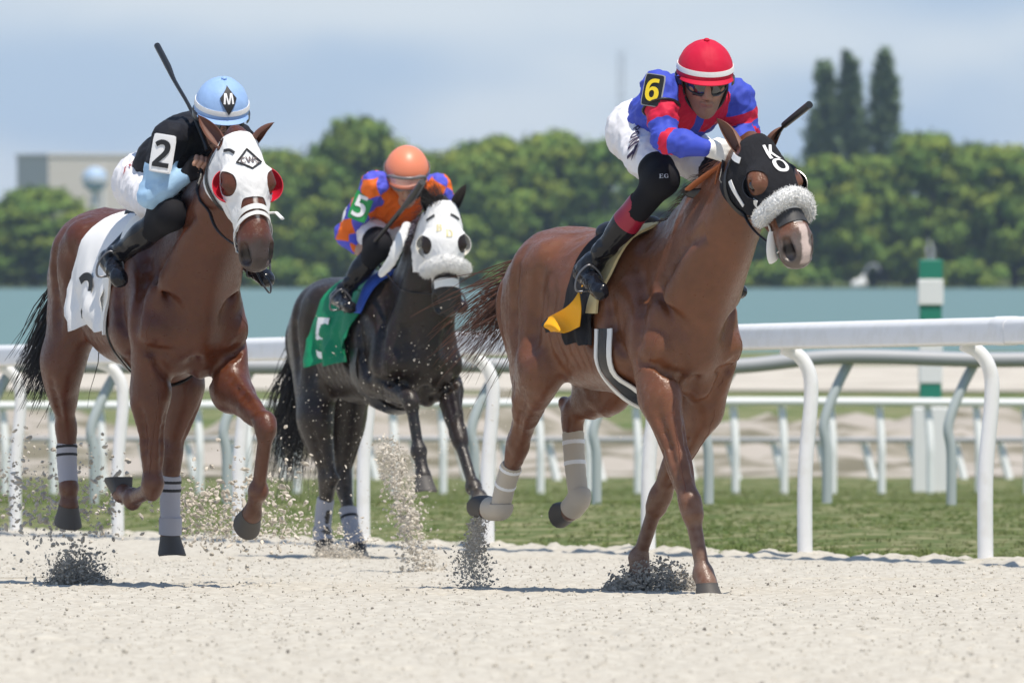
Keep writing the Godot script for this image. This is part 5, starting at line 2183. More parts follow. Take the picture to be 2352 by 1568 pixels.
func jockey_materials() -> void:
	M.dark_steel = std(Color(0.16, 0.16, 0.17), 0.35)
	M.dark_steel.metallic = 0.7
	M.skin = vmat(0.55, 0.45)
	M.skin.subsurf_scatter_enabled = true
	M.skin.subsurf_scatter_strength = 0.08
	M.glove_mat = bumpy(vmat(0.6, 0.4), 0.06, 0.4, 0.05)
	M.breeches = cloth(Color(0.80, 0.79, 0.82), 0.65)
	M.black_stretch = cloth(Color(0.010, 0.010, 0.013), 0.75)
	M.boot = std(Color(0.008, 0.008, 0.011), 0.18, 0.42)
	M.silk_blue = cloth(Color(0.055, 0.085, 0.50), 0.6)
	M.silk_red = cloth(Color(0.60, 0.020, 0.060), 0.6)
	M.silk_black = cloth(Color(0.014, 0.015, 0.021), 0.7)
	M.silk_sky = cloth(Color(0.36, 0.56, 0.78), 0.55)
	M.silk_orange = cloth(Color(0.80, 0.155, 0.022), 0.6)
	M.silk_violet = cloth(Color(0.10, 0.11, 0.62), 0.6)
	M.cap_red = cloth(Color(0.56, 0.012, 0.045), 0.55)
	M.cap_sky = cloth(Color(0.30, 0.46, 0.75), 0.38)
	M.cap_salmon = std(Color(0.78, 0.24, 0.13), 0.42)
	M.lens_dark = std(Color(0.02, 0.018, 0.02), 0.06, 0.9)
	M.lens_clear = std(Color(0.75, 0.6, 0.55), 0.05, 0.5)
	M.lens_clear.transparency = BaseMaterial3D.TRANSPARENCY_ALPHA
	M.lens_clear.albedo_color.a = 0.34
	M.frame_black = std(Color(0.02, 0.02, 0.022), 0.3)
	M.frame_grey = std(Color(0.16, 0.15, 0.155), 0.3)
	M.card_black = std(Color(0.012, 0.012, 0.013), 0.4)
	M.card_white = std(Color(0.80, 0.80, 0.81), 0.4)
	M.card_green = std(Color(0.02, 0.28, 0.07), 0.4)
	M.ink_yellow = std(Color(0.82, 0.60, 0.02), 0.5)
	M.card_edge = std(Color(0.35, 0.35, 0.36), 0.4)
	M.cuff_red = std(Color(0.30, 0.008, 0.035), 0.3)
	M.whip = std(Color(0.012, 0.012, 0.013), 0.35)
	M.whip_red = std(Color(0.05, 0.012, 0.014), 0.4)
	M.rubber = bumpy(std(Color(0.42, 0.13, 0.045), 0.7), 0.1, 0.6, 0.02)
	nz_cap.frequency = 14.0

func world_dir(fr: Transform3D, d: Vector3) -> Vector3:
	return fr.basis.inverse() * d

func face_to(fr: Transform3D, centre: Vector3, look_dir: Vector3, up_hint: Vector3) -> Transform3D:
	var z := world_dir(fr, look_dir).normalized()
	var u := world_dir(fr, up_hint)
	var x := u.cross(z).normalized()
	return Transform3D(Basis(x, z.cross(x), z), centre)

func mirror(p: Vector3) -> Vector3:
	return Vector3(-p.x, p.y, p.z)

func plan_jockeys() -> void:
	var f6: Transform3D = six.frame
	var kn := at(f6, 1522, 412, -0.15)
	var an := at(f6, 1356, 612, -0.285)
	var to := at(f6, 1362, 668, -0.31) + Vector3(-0.01, 0, 0.09)
	var j6 := {"frame": f6, "seed": 61, "loose": 1.0, "pelvis": at(f6, 1492, 300, -0.01), "neck": at(f6, 1598, 228, 0.0),
		"sh": [at(f6, 1512, 205, -0.185), at(f6, 1690, 222, 0.185)], "el": [at(f6, 1530, 322, -0.21), at(f6, 1712, 305, 0.24)],
		"wr": [at(f6, 1622, 340, -0.115), at(f6, 1690, 352, 0.11)], "kn": [kn, mirror(kn)], "an": [an, mirror(an)], "to": [to, mirror(to)],
		"knuckle": [at(f6, 1668, 350, -0.045), at(f6, 1682, 372, 0.05)], "thumb": [Vector3(0.4, 1, 0.2), Vector3(-0.4, 1, 0.2)],
		"head": face_to(f6, at(f6, 1619, 186, 0.0), Vector3(0.10, -0.30, 1.0), Vector3(0.02, 1, 0)),
		"skin": Color(0.36, 0.19, 0.125), "stubble": 0.35, "gloved": true, "glove": Color(0.78, 0.77, 0.74), "fingertip": Color(0.78, 0.77, 0.74),
		"mat_a": M.silk_blue, "mat_b": M.silk_red, "mat_collar": M.silk_blue, "mat_cap": M.cap_red, "mat_peak": M.cap_red, "seams": true, "band": true,
		"goggle_y": 0.008, "goggle_r": 1.0, "mat_lens": M.lens_dark, "mat_frame": M.frame_black, "cuff": 0.50, "cuff_mat": M.cuff_red,
		"label": "jockey in blue and red silks and red helmet crouched on the front horse"}
	six.jockey = j6
	var nb: Vector3 = j6.neck
	j6.pattern = func(p: Vector3) -> float:
		var best := 9.0
		var v := 1.0
		for k in 2:
			var d1 := p.distance_to(Geometry3D.get_closest_point_to_segment(p, j6.sh[k], j6.el[k]))
			var d2 := p.distance_to(Geometry3D.get_closest_point_to_segment(p, j6.el[k], j6.wr[k]))
			if d1 < best:
				best = d1
				var s := seg_t(p, j6.sh[k], j6.el[k])
				v = (absf(s - 0.52) - 0.15) * 0.25
			if d2 < best:
				best = d2
				var s2 := seg_t(p, j6.el[k], j6.wr[k])
				v = (absf(s2 - 0.02) - 0.19) * 0.22
		var dt := p.distance_to(Geometry3D.get_closest_point_to_segment(p, j6.pelvis, nb)) - 0.06
		if dt < best:
			# red panels either side of a blue stripe down the breast
			var q := p - nb
			var r := absf(q.x - 0.0)
			v = maxf(maxf(0.022 + q.z * 0.0 - r, r - 0.135), -(q.z + 0.06) * 1.0)
			v = maxf(v, -0.02 - q.z)
		return v
	plan_jockey(j6)
	six.hands = [(j6.hand_t[0] as Transform3D) * Vector3(0, -0.03, 0.09), (j6.hand_t[1] as Transform3D) * Vector3(0, -0.03, 0.09)]

	var f2: Transform3D = two.frame
	kn = at(f2, 392, 492, -0.17)
	an = at(f2, 262, 590, -0.30)
	to = at(f2, 262, 640, -0.32) + Vector3(-0.01, 0, 0.10)
	var j2 := {"frame": f2, "seed": 21, "loose": 0.45, "pelvis": at(f2, 352, 415, -0.03), "neck": at(f2, 468, 300, 0.0),
		"sh": [at(f2, 388, 318, -0.18), at(f2, 545, 322, 0.17)], "el": [at(f2, 345, 448, -0.25), at(f2, 575, 420, 0.25)],
		"wr": [at(f2, 425, 404, -0.12), at(f2, 545, 400, 0.10)], "kn": [kn, mirror(kn)], "an": [an, mirror(an)], "to": [to, mirror(to)],
		"knuckle": [at(f2, 458, 368, -0.07), at(f2, 530, 385, 0.05)], "thumb": [Vector3(0.9, 0.5, 0.4), Vector3(-0.4, 1, 0.2)],
		"head": face_to(f2, at(f2, 507, 268, 0.02), Vector3(0.12, -0.42, 1.0), Vector3(0.04, 1, 0)),
		"skin": Color(0.36, 0.19, 0.125), "stubble": 0.2, "gloved": true, "glove": Color(0.014, 0.014, 0.018), "fingertip": Color(0.50, 0.29, 0.20),
		"mat_a": M.silk_black, "mat_b": M.silk_sky, "mat_collar": M.silk_sky, "mat_cap": M.cap_sky, "mat_peak": M.cap_sky, "seams": true, "band": true,
		"goggle_y": 0.008, "goggle_r": 1.0, "mat_lens": M.lens_dark, "mat_frame": M.frame_black, "cuff": 0.28, "cuff_mat": M.boot,
		"label": "jockey in black vest with light blue sleeves and helmet on the left horse"}
	two.jockey = j2
	j2.pattern = func(p: Vector3) -> float:
		var v := 0.2
		for k in 2:
			var s := seg_t(p, j2.sh[k], j2.el[k])
			var d1 := p.distance_to(Geometry3D.get_closest_point_to_segment(p, j2.sh[k], j2.el[k]))
			var d2 := p.distance_to(Geometry3D.get_closest_point_to_segment(p, j2.el[k], j2.wr[k]))
			if d2 < 0.075:
				v = minf(v, d2 - 0.075)
			if d1 < 0.09:
				v = minf(v, maxf((0.50 - s) * 0.2, d1 - 0.085))
		return v
	plan_jockey(j2)
	two.hands = [(j2.hand_t[0] as Transform3D) * Vector3(0, -0.03, 0.09), (j2.hand_t[1] as Transform3D) * Vector3(0, -0.03, 0.09)]

	var f5: Transform3D = five.frame
	kn = at(f5, 872, 565, -0.15)
	an = at(f5, 788, 672, -0.29)
	to = at(f5, 790, 705, -0.31) + Vector3(-0.01, 0, 0.10)
	var j5 := {"frame": f5, "seed": 51, "pelvis": at(f5, 868, 505, -0.02), "neck": at(f5, 922, 440, 0.0),
		"sh": [at(f5, 862, 425, -0.18), at(f5, 1005, 430, 0.18)], "el": [at(f5, 795, 535, -0.24), at(f5, 1030, 520, 0.25)],
		"wr": [at(f5, 818, 570, -0.215), at(f5, 985, 560, 0.10)], "kn": [kn, mirror(kn)], "an": [an, mirror(an)], "to": [to, mirror(to)],
		"knuckle": [at(f5, 846, 580, -0.19), at(f5, 960, 570, 0.05)], "thumb": [Vector3(0.4, 0.9, 0.4), Vector3(-0.4, 1, 0.2)],
		"head": face_to(f5, at(f5, 934, 408, 0.0), Vector3(-0.02, -0.62, 1.0), Vector3(0.02, 1, 0)),
		"skin": Color(0.48, 0.29, 0.21), "stubble": 0.0, "gloved": false, "glove": Color(0.48, 0.29, 0.21), "fingertip": Color(0.50, 0.30, 0.22),
		"mat_a": M.silk_orange, "mat_b": M.silk_violet, "mat_collar": M.silk_orange, "mat_cap": M.cap_salmon, "mat_peak": M.cap_salmon, "seams": false, "band": false,
		"loose": 0.9, "rim": 0.0085, "goggle_y": 0.045, "goggle_r": 1.2, "mat_lens": M.lens_clear, "mat_frame": M.frame_grey, "cuff": 0.28, "cuff_mat": M.boot,
		"label": "jockey in orange and violet silks with salmon helmet on the middle horse"}
	five.jockey = j5
	j5.pattern = func(p: Vector3) -> float:
		var best := 9.0
		var v := 1.0
		for k in 2:
			for e in 2:
				var a: Vector3 = j5.sh[k] if e == 0 else j5.el[k]
				var b: Vector3 = j5.el[k] if e == 0 else j5.wr[k]
				var d := p.distance_to(Geometry3D.get_closest_point_to_segment(p, a, b))
				if d < best:
					best = d
					var ax := (b - a).normalized()
					var s := (p - a).dot(ax) + e * 0.29
					var rx := ax.cross(Vector3(0.2, 0.3, 1)).normalized()
					var ry := ax.cross(rx)
					var r := p - a
					var an_ := atan2(r.dot(rx), r.dot(ry)) / TAU * 3.0
					var tri := absf(an_ - roundf(an_)) * 2.0
					var st := fposmod(s / 0.15, 1.0)
					v = (absf(st - 0.5) * 2.0 - tri) * 0.05
		var q := p - (j5.neck as Vector3)
		var dt := p.distance_to(Geometry3D.get_closest_point_to_segment(p, j5.pelvis, j5.neck)) - 0.07
		if dt < best:
			v = 0.13 - absf(q.x) if q.z > -0.1 else 0.05
		return v
	plan_jockey(j5)
	five.hands = [(j5.hand_t[0] as Transform3D) * Vector3(0, -0.03, 0.09), (j5.hand_t[1] as Transform3D) * Vector3(0, -0.03, 0.09)]

func make_jockeys() -> void:
	var j6: Dictionary = six.jockey
	var f6: Transform3D = six.frame
	make_jockey(j6)
	var near := func(fr: Transform3D, j: Dictionary, s: float, r: float) -> Vector3: return (j.sh[0] as Vector3).lerp(j.el[0], s) + world_dir(fr, Vector3(-0.30, 0.1, 1)).normalized() * r
	number_card(j6, near.call(f6, j6, 0.06, 0.083), world_dir(f6, Vector3(-0.35, 0.15, 1)), world_dir(f6, Vector3(0.12, 1, 0.1)), 0.088, 0.135, "6", 0.092, M.card_black, M.ink_yellow, M.card_edge)
	part("arm_band", tube(ring_round(j6.sh[0], j6.el[0], 0.36, 0.070), 0.012, 6, Color.WHITE, 0.5, Vector3.UP, true), M.black_leather, j6.node)
	# dark lettering down the thigh, initials on the knee
	var br: Field = j6.br
	var so: Field = j6.so
	var tp := at(f6, 1452, 312, -0.20)
	var dn := ((j6.kn[0] as Vector3) - (j6.pelvis as Vector3)).normalized()
	part("leg_letters", lettering("PONT", 0.058, tp, world_dir(f6, Vector3(0.22, -1, 0)).normalized(), world_dir(f6, Vector3(1, 0.22, -0.1)).normalized(), br, 0.007), M.navy_print, j6.br_node)
	part("knee_letters", lettering("EG", 0.030, at(f6, 1528, 398, -0.20), world_dir(f6, Vector3(1, 0.03, 0)), world_dir(f6, Vector3(0, 1, 0)), so, 0.004, true, 1.2, "Droid Serif"), M.grey_letter, j6.node)
	var hp: Vector3 = j6.head * (Vector3(0, 0.04, 0.12) * FS)
	# orange rubber grips of the reins, looped behind the hand
	var lp := curve([at(f6, 1668, 372, -0.04), at(f6, 1630, 398, -0.06), at(f6, 1590, 428, -0.09), at(f6, 1580, 440, -0.09), at(f6, 1600, 444, -0.07), at(f6, 1640, 440, -0.03)], 5)
	part("rein_grip", tube(lp.slice(0, 13), 0.022, 8, Color.WHITE, 0.35), M.rubber, six.node)
	part("rein_end", tube(lp.slice(12), 0.021, 8, Color.WHITE, 0.35), M.black_leather, six.node)
	part("rein_grip", tube(curve([at(f6, 1662, 365, -0.05), at(f6, 1652, 395, -0.06), at(f6, 1646, 425, -0.07)], 5), 0.015, 8, Color.WHITE, 0.35), M.rubber, six.node)
	whip("black whip with thick handle pointing up beside the ear of the front horse", [f6 * at(f6, 1770, 345, 0.10), f6 * at(f6, 1782, 318, 0.10), f6 * at(f6, 1800, 290, 0.10), f6 * at(f6, 1803, 286, 0.10), f6 * at(f6, 1830, 264, 0.10), f6 * at(f6, 1860, 240, 0.10)],
		whip_r([0.006, 0.006, 0.007, 0.014, 0.0155, 0.016]), M.whip)

	var j2: Dictionary = two.jockey
	var f2: Transform3D = two.frame
	make_jockey(j2)
	number_card(j2, near.call(f2, j2, 0.30, 0.082) + world_dir(f2, Vector3(0.02, 0, 0)), world_dir(f2, Vector3(-0.25, 0.05, 1)), world_dir(f2, Vector3(0.16, 1, 0)), 0.100, 0.165, "2", 0.115, M.card_white, M.black_print, M.card_white)
	var hl := Field.new()
	var HT: Transform3D = (j2.helmet as Node3D).transform
	hl.cap(Vector3.ZERO, Vector3(0, 0.0005, 0), 0.1275, 0.1275, 0.0, Color.WHITE)
	var badge := [Vector2(0, 0.062), Vector2(0.047, 0), Vector2(0, -0.062), Vector2(-0.047, 0)]
	var rows := []
	for k in 13:
		var r := []
		for i in 13:
			var a := k / 12.0
			var b := i / 12.0
			var p2: Vector2 = (badge[0] as Vector2).lerp(badge[1], b).lerp((badge[3] as Vector2).lerp(badge[2], b), a)
			var az := deg_to_rad(8.0) + p2.x / 0.12
			var e := deg_to_rad(38.0) + p2.y / 0.125
			r.append(Vector3(sin(az) * cos(e) * 0.117, sin(e) * 0.134, cos(az) * cos(e) * 0.138) * 1.026)
		rows.append(r)
	var bd := part("badge", sheet(rows, Color.WHITE, 0.002), M.black_print, j2.helmet)
	var lm := lettering("M", 0.044, Vector3.ZERO, Vector3.RIGHT, Vector3.UP, null, 0.0, true, 1.15)
	lm = _subdivide(lm, 0.012)
	var mv: PackedVector3Array = lm.v
	var mn := PackedVector3Array()
	var mc := PackedColorArray()
	for k in mv.size():
		var az := deg_to_rad(8.0) + mv[k].x / 0.12
		var e := deg_to_rad(38.0) + mv[k].y / 0.125
		var p := Vector3(sin(az) * cos(e) * 0.117, sin(e) * 0.134, cos(az) * cos(e) * 0.138) * 1.046
		mv[k] = p
		mn.append(p.normalized())
		mc.append(Color.WHITE)
	lm.v = mv
	lm.n = mn
	lm.c = mc
	part("badge_letter", lm, M.card_white, bd)
	part("hip_letters", lettering("Jr", 0.045, at(f2, 308, 398, -0.15), world_dir(f2, Vector3(1, 0.45, 0)).normalized(), world_dir(f2, Vector3(-0.45, 1, 0)).normalized(), j2.br, 0.007, false, 1.0, "Droid Serif"), M.red_print, j2.br_node)
	whip("long black whip held upright beside the pale blue helmet", [f2 * at(f2, 476, 345, -0.06), f2 * at(f2, 455, 290, -0.075), f2 * at(f2, 432, 240, -0.085), f2 * at(f2, 400, 185, -0.09), f2 * at(f2, 385, 152, -0.09), f2 * at(f2, 360, 104, -0.09)],
		whip_r([0.011, 0.010, 0.008, 0.009, 0.014, 0.014]), M.whip)

	var j5: Dictionary = five.jockey
	var f5: Transform3D = five.frame
	make_jockey(j5)
	number_card(j5, near.call(f5, j5, 0.44, 0.088) + world_dir(f5, Vector3(0.016, -0.01, 0.02)), world_dir(f5, Vector3(-0.30, 0.1, 1)), world_dir(f5, Vector3(0.38, 1, 0)), 0.105, 0.155, "5", 0.115, M.card_green, M.card_white, M.card_green)
	whip("dark whip slanting up from the hand of the orange jockey", [f5 * at(f5, 830, 592, -0.20), f5 * at(f5, 880, 532, -0.19), f5 * at(f5, 925, 478, -0.18), f5 * at(f5, 950, 448, -0.18), f5 * at(f5, 970, 418, -0.18)],
		whip_r([0.012, 0.011, 0.013, 0.022, 0.018]), M.whip)

func whip_r(a: Array) -> Array:
	var out := []
	for k in a.size() - 1:
		for s in 4:
			out.append(lerpf(a[k], a[k + 1], s / 4.0))
	out.append(a[a.size() - 1])
	return out

func ring_round(a: Vector3, b: Vector3, s: float, r: float) -> Array:
	var ax := (b - a).normalized()
	var x := ax.cross(Vector3(0.3, 0.2, 0.9)).normalized()
	var y := ax.cross(x)
	var out := []
	for k in 20:
		var t := TAU * k / 20
		out.append(a.lerp(b, s) + (x * cos(t) + y * sin(t)) * r)
	return out

# ---------------------------------------------------------------- the place
const FLAT := -1.366      # the level ground of the infield

func rail_x(d: float) -> float:        # the line of the near rail's posts
	return 2.388 - 0.807 / 2.66 * (d - 61.4)

func land_y(x: float, d: float) -> float:
	var t := track_y(d)
	if d < 60.0 or x < rail_x(d):
		return t
	var turf: float
	if d < 86.0:
		turf = lerpf(track_y(62.0), -0.37, clampf((d - 62.0) / 24.0, 0.0, 1.0))
	elif d < 134.0:
		turf = lerpf(-0.37, FLAT + 0.04, (d - 86.0) / 48.0)
	else:
		turf = FLAT
	return lerpf(t, maxf(turf, t), smoothstep(0.0, 2.0, x - rail_x(d)))

var lump := FastNoiseLite.new()
var crumb := FastNoiseLite.new()
var patch := FastNoiseLite.new()

func bumps(x: float, d: float) -> float:
	var a := lump.get_noise_2d(x * 3.5, d * 3.0)
	var b := crumb.get_noise_2d(x * 11.0, d * 9.0)
	var c := crumb.get_noise_2d(x * 34.0 + 50.0, d * 24.0)
	var pit: float = smoothstep(0.36, 0.6, lump.get_noise_2d(x * 2.4 + 70.0, d * 1.1))
	return a * 0.011 + maxf(b, -0.3) * 0.009 + absf(c) * 0.009 - pit * 0.03

# a rectangle of ground at even height, seen far off
func plain_strip(called: String, d0: float, d1: float, half: float, mat: Material, y0: float, nd := 30, nx := 40, mound := 0.0) -> void:
	var rows := []
	for j in nd + 1:
		var d := lerpf(d0, d1, float(j) / nd)
		var r := []
		for i in nx + 1:
			var x := lerpf(-half, half, float(i) / nx)
			r.append(Vector3(x, y0 + 0.05 * patch.get_noise_2d(x * 1.5, d) + mound * sin(PI * j / nd) * maxf(0.0, lump.get_noise_2d(x * 0.16, d * 0.05) + 0.35 + 0.35 * lump.get_noise_2d(x * 0.9, d * 0.3)), -d))
		rows.append(r)
	struct(called, sheet(rows), mat)

func two_tone(a: Color, b: Color, size: float, lo := 0.35, hi := 0.65, rough := 0.95, freq := 0.02, fine := 0.0) -> StandardMaterial3D:
	var m := std(Color.WHITE, rough, 0.2)
	var n := FastNoiseLite.new()
	n.frequency = freq
	n.fractal_octaves = 5
	n.seed = int(size * 10.0) + 3
	var g := Gradient.new()
	g.set_color(0, a.linear_to_srgb())
	g.set_color(1, b.linear_to_srgb())
	g.set_offset(0, lo)
	g.set_offset(1, hi)
	var t := NoiseTexture2D.new()
	t.width = 512
	t.height = 512
	t.seamless = true
	t.noise = n
	t.color_ramp = g
	m.albedo_texture = t
	m.uv1_triplanar = true
	m.uv1_world_triplanar = true
	m.uv1_scale = Vector3.ONE / size
	return m

func setting() -> void:
	lump.seed = 4
	lump.frequency = 1.0
	lump.fractal_octaves = 2
	crumb.seed = 9
	crumb.frequency = 1.0
	crumb.fractal_octaves = 2
	patch.seed = 12
	patch.frequency = 0.35
	patch.fractal_octaves = 3
	M.track = two_tone(Color(0.445, 0.412, 0.35), Color(0.53, 0.497, 0.43), 1.3, 0.3, 0.7, 0.95, 0.03)
	M.far_track = two_tone(Color(0.435, 0.41, 0.36), Color(0.525, 0.50, 0.445), 3.1, 0.3, 0.7, 0.95, 0.03)
	M.soil_under_grass = two_tone(Color(0.095, 0.125, 0.042), Color(0.25, 0.235, 0.13), 5.0, 0.42, 0.7)
	M.lawn = two_tone(Color(0.10, 0.14, 0.045), Color(0.25, 0.24, 0.13), 19.0, 0.40, 0.66)
	M.bare = two_tone(Color(0.17, 0.155, 0.105), Color(0.42, 0.38, 0.33), 23.0, 0.36, 0.62)
	M.sand = two_tone(Color(0.46, 0.42, 0.36), Color(0.56, 0.52, 0.45), 31.0)
	M.lake = bumpy(std(Color(0.13, 0.215, 0.215), 0.6, 0.25), 0.03, 0.35, 6.0)
	M.bank = two_tone(Color(0.06, 0.085, 0.025), Color(0.11, 0.13, 0.04), 37.0)

	# the racing surface, finely rough where it is seen close
	var rows := []
	var d := 27.0
	while d < 84.0:
		var r := []
		var half: float = 3.6 if d < 55.0 else 5.4
		for i in 301:
			var x := lerpf(-half, half, i / 300.0)
			var edge: float = smoothstep(0.5, 0.05, absf(x - rail_x(d))) * 0.035
			r.append(Vector3(x, track_y(d) + bumps(x, d) + edge * (0.6 + lump.get_noise_2d(x * 5.0, d * 2.0)), -d))
		rows.append(r)
		d += 0.045 if d < 56.0 else 0.09
	var tm := sheet(rows)
	tm = keep(tm, func(p: Vector3) -> float: return rail_x(-p.z) + 0.12 - p.x + 0.06 * lump.get_noise_2d(p.x * 3.0, p.z * 1.3))
	struct("track", tm, M.track)
	# the same surface further round, plain
	var wide := []
	for j in 60:
		var dd := -30.0 + j * 4.0
		var r := []
		for i in 41:
			var x := -120.0 + i * 5.0
			r.append(Vector3(x, track_y(dd) - 0.035, -dd))
		wide.append(r)
	struct("track", keep(sheet(wide), func(p: Vector3) -> float: return rail_x(-p.z) - p.x), M.far_track)
	crumbs()

	# turf inside the rail
	var g := []
	for j in 90:
		var dd: float = 40.0 + j * 1.25
		var r := []
		for i in 81:
			var x: float = rail_x(dd) - 0.3 + pow(i / 80.0, 2.0) * 90.0
			r.append(Vector3(x, land_y(x, dd) + 0.02 * patch.get_noise_2d(x * 4.0, dd * 2.0) * smoothstep(-0.1, 0.3, x - rail_x(dd)) + lerpf(-0.05, 0.012, smoothstep(-0.15, 0.1, x - rail_x(dd))), -dd))
		g.append(r)
	struct("turf", sheet(g), M.soil_under_grass)
	tufts()
	plain_strip("bare_earth", 152.0, 192.0, 60.0, M.bare, FLAT + 0.0, 40, 300, 0.75)
	plain_strip("infield_lawn", 140.0, 252.0, 180.0, M.lawn, FLAT - 0.03)
	plain_strip("sand_track", 252.0, 308.0, 200.0, M.sand, FLAT)
	plain_strip("lake_lawn", 308.0, 354.0, 220.0, M.lawn, FLAT)
	struct("lake", sheet(grid_plane(-700, 700, 354, 1092, FLAT - 0.06)), M.lake)
	struct("far_bank", sheet(grid_plane(-3000, 3000, 1090, 5000, FLAT - 0.02)), M.bank)
	struct("ground", sheet(grid_plane(-3000, 3000, -400, 5200, FLAT - 2.2)), M.bank)

func grid_plane(x0: float, x1: float, d0: float, d1: float, y: float) -> Array:
	var rows := []
	for j in 9:
		var r := []
		for i in 9:
			r.append(Vector3(lerpf(x0, x1, i / 8.0), y, -lerpf(d0, d1, j / 8.0)))
		rows.append(r)
	return rows

func clod(rng: RandomNumberGenerator) -> ArrayMesh:
	var s := SphereMesh.new()
	s.radius = 1.0
	s.height = 2.0
	s.radial_segments = 6
	s.rings = 3
	var a := s.get_mesh_arrays()
	var m := blank()
	var v: PackedVector3Array = a[Mesh.ARRAY_VERTEX]
	var n := FastNoiseLite.new()
	n.seed = rng.randi()
	n.frequency = 0.9
	for k in v.size():
		v[k] *= 1.0 + 0.75 * n.get_noise_3dv(v[k] * 1.4)
	m.v = v
	m.i = a[Mesh.ARRAY_INDEX]
	var c := PackedColorArray()
	c.resize(v.size())
	c.fill(Color.WHITE)
	m.c = c
	renormal(m)
	return arr(flatshade(m))

func scatter(called: String, mesh: Mesh, mat: Material, at_: Array, cols: Array, label: String, category: String) -> MultiMeshInstance3D:
	var mm := MultiMesh.new()
	mm.transform_format = MultiMesh.TRANSFORM_3D
	mm.use_colors = true
	mm.mesh = mesh
	mm.instance_count = at_.size()
	for k in at_.size():
		mm.set_instance_transform(k, at_[k])
		mm.set_instance_color(k, cols[k])
	var o := MultiMeshInstance3D.new()
	o.name = numbered(called)
	o.multimesh = mm
	o.material_override = mat
	add_child(o)
	o.set_meta("kind", "stuff")
	if label:
		tag(o, label, category)
	return o

func crumbs() -> void:
	var rng := RandomNumberGenerator.new()
	rng.seed = 77
	M.clod = vmat(0.95, 0.2)
	M.clod_mesh = clod(rng)
	var at_ := []
	var cols := []
	for k in 24000:
		var d := lerpf(29.0, 64.0, pow(rng.randf(), 0.8))
		var x := rng.randf_range(-0.048, 0.048) * d
		if x > rail_x(d) + 0.1:
			continue
		var s: float = 0.0025 + 0.005 * pow(rng.randf(), 6.0)
		var b := Basis.from_euler(Vector3(rng.randf() * TAU, rng.randf() * TAU, 0)) * Basis.from_scale(Vector3(s * rng.randf_range(0.6, 1.5), s, s * rng.randf_range(0.6, 1.5)))
		at_.append(Transform3D(b, Vector3(x, track_y(d) + bumps(x, d) + s * 0.2, -d)))
		var g := rng.randf_range(0.75, 1.15)
		cols.append(Color(0.53 * g, 0.49 * g, 0.42 * g) if rng.randf() < 0.95 else Color(0.20, 0.18, 0.16))
	scatter("track_crumbs", M.clod_mesh, M.clod, at_, cols, "loose crumbs of pale track surface strewn over the ground", "dirt")

func tufts() -> void:
	var rng := RandomNumberGenerator.new()
	rng.seed = 31
	M.grass = vmat(0.8, 0.3)
	M.grass.backlight_enabled = true
	M.grass.backlight = Color(0.10, 0.14, 0.03)
	var m := blank()
	for k in 12:
		var a := rng.randf() * TAU
		var l := rng.randf_range(0.6, 1.0)
		var o := Vector3(rng.randfn() * 0.22, 0, rng.randfn() * 0.22)
		var dir := Vector3(cos(a), 0, sin(a))
		var sd := Vector3(-sin(a), 0, cos(a)) * 0.045
		var rows := []
		for s in 4:
			var t := s / 3.0
			var p := o + Vector3(0, l * t, 0) + dir * (t * t * 0.55)
			var w := sd * (1.0 - t * 0.92)
			rows.append([p - w, p + w])
		join(m, sheet(rows))
	var tm := arr(m)
	var at_ := []
	var cols := []
	for k in 34000:
		var d := lerpf(58.0, 148.0, pow(rng.randf(), 1.7))
		var x := lerpf(maxf(rail_x(d) - 0.05, -0.052 * d - 1.0), 0.052 * d + 1.0, rng.randf())
		if x < rail_x(d) - 0.05:
			continue
		var dry := patch.get_noise_2d(x * 1.2, d * 0.35)
		if dry > 0.22 and rng.randf() < 0.8:
			continue
		var s := rng.randf_range(0.012, 0.028) * (1.0 + 0.5 * smoothstep(70.0, 130.0, d))
		at_.append(Transform3D(Basis(Vector3.UP, rng.randf() * TAU).scaled(Vector3(s * 1.5, s, s * 1.5)), Vector3(x, land_y(x, d) + 0.012, -d)))
		var c := Color(0.090, 0.150, 0.036).lerp(Color(0.19, 0.22, 0.075), rng.randf())
		c = c.lerp(Color(0.24, 0.215, 0.13), clampf(dry * 1.2 + 0.1, 0.0, 0.6) * rng.randf())
		cols.append(c)
	scatter("grass", tm, M.grass, at_, cols, "short turf grass growing inside the white rail", "grass")

# ---------------------------------------------------------------- rails
func rail_thing(label: String, at_: Vector3) -> Node3D:
	return thing("rail", label, "rail", Transform3D(Basis(), at_), "rails round the courses")

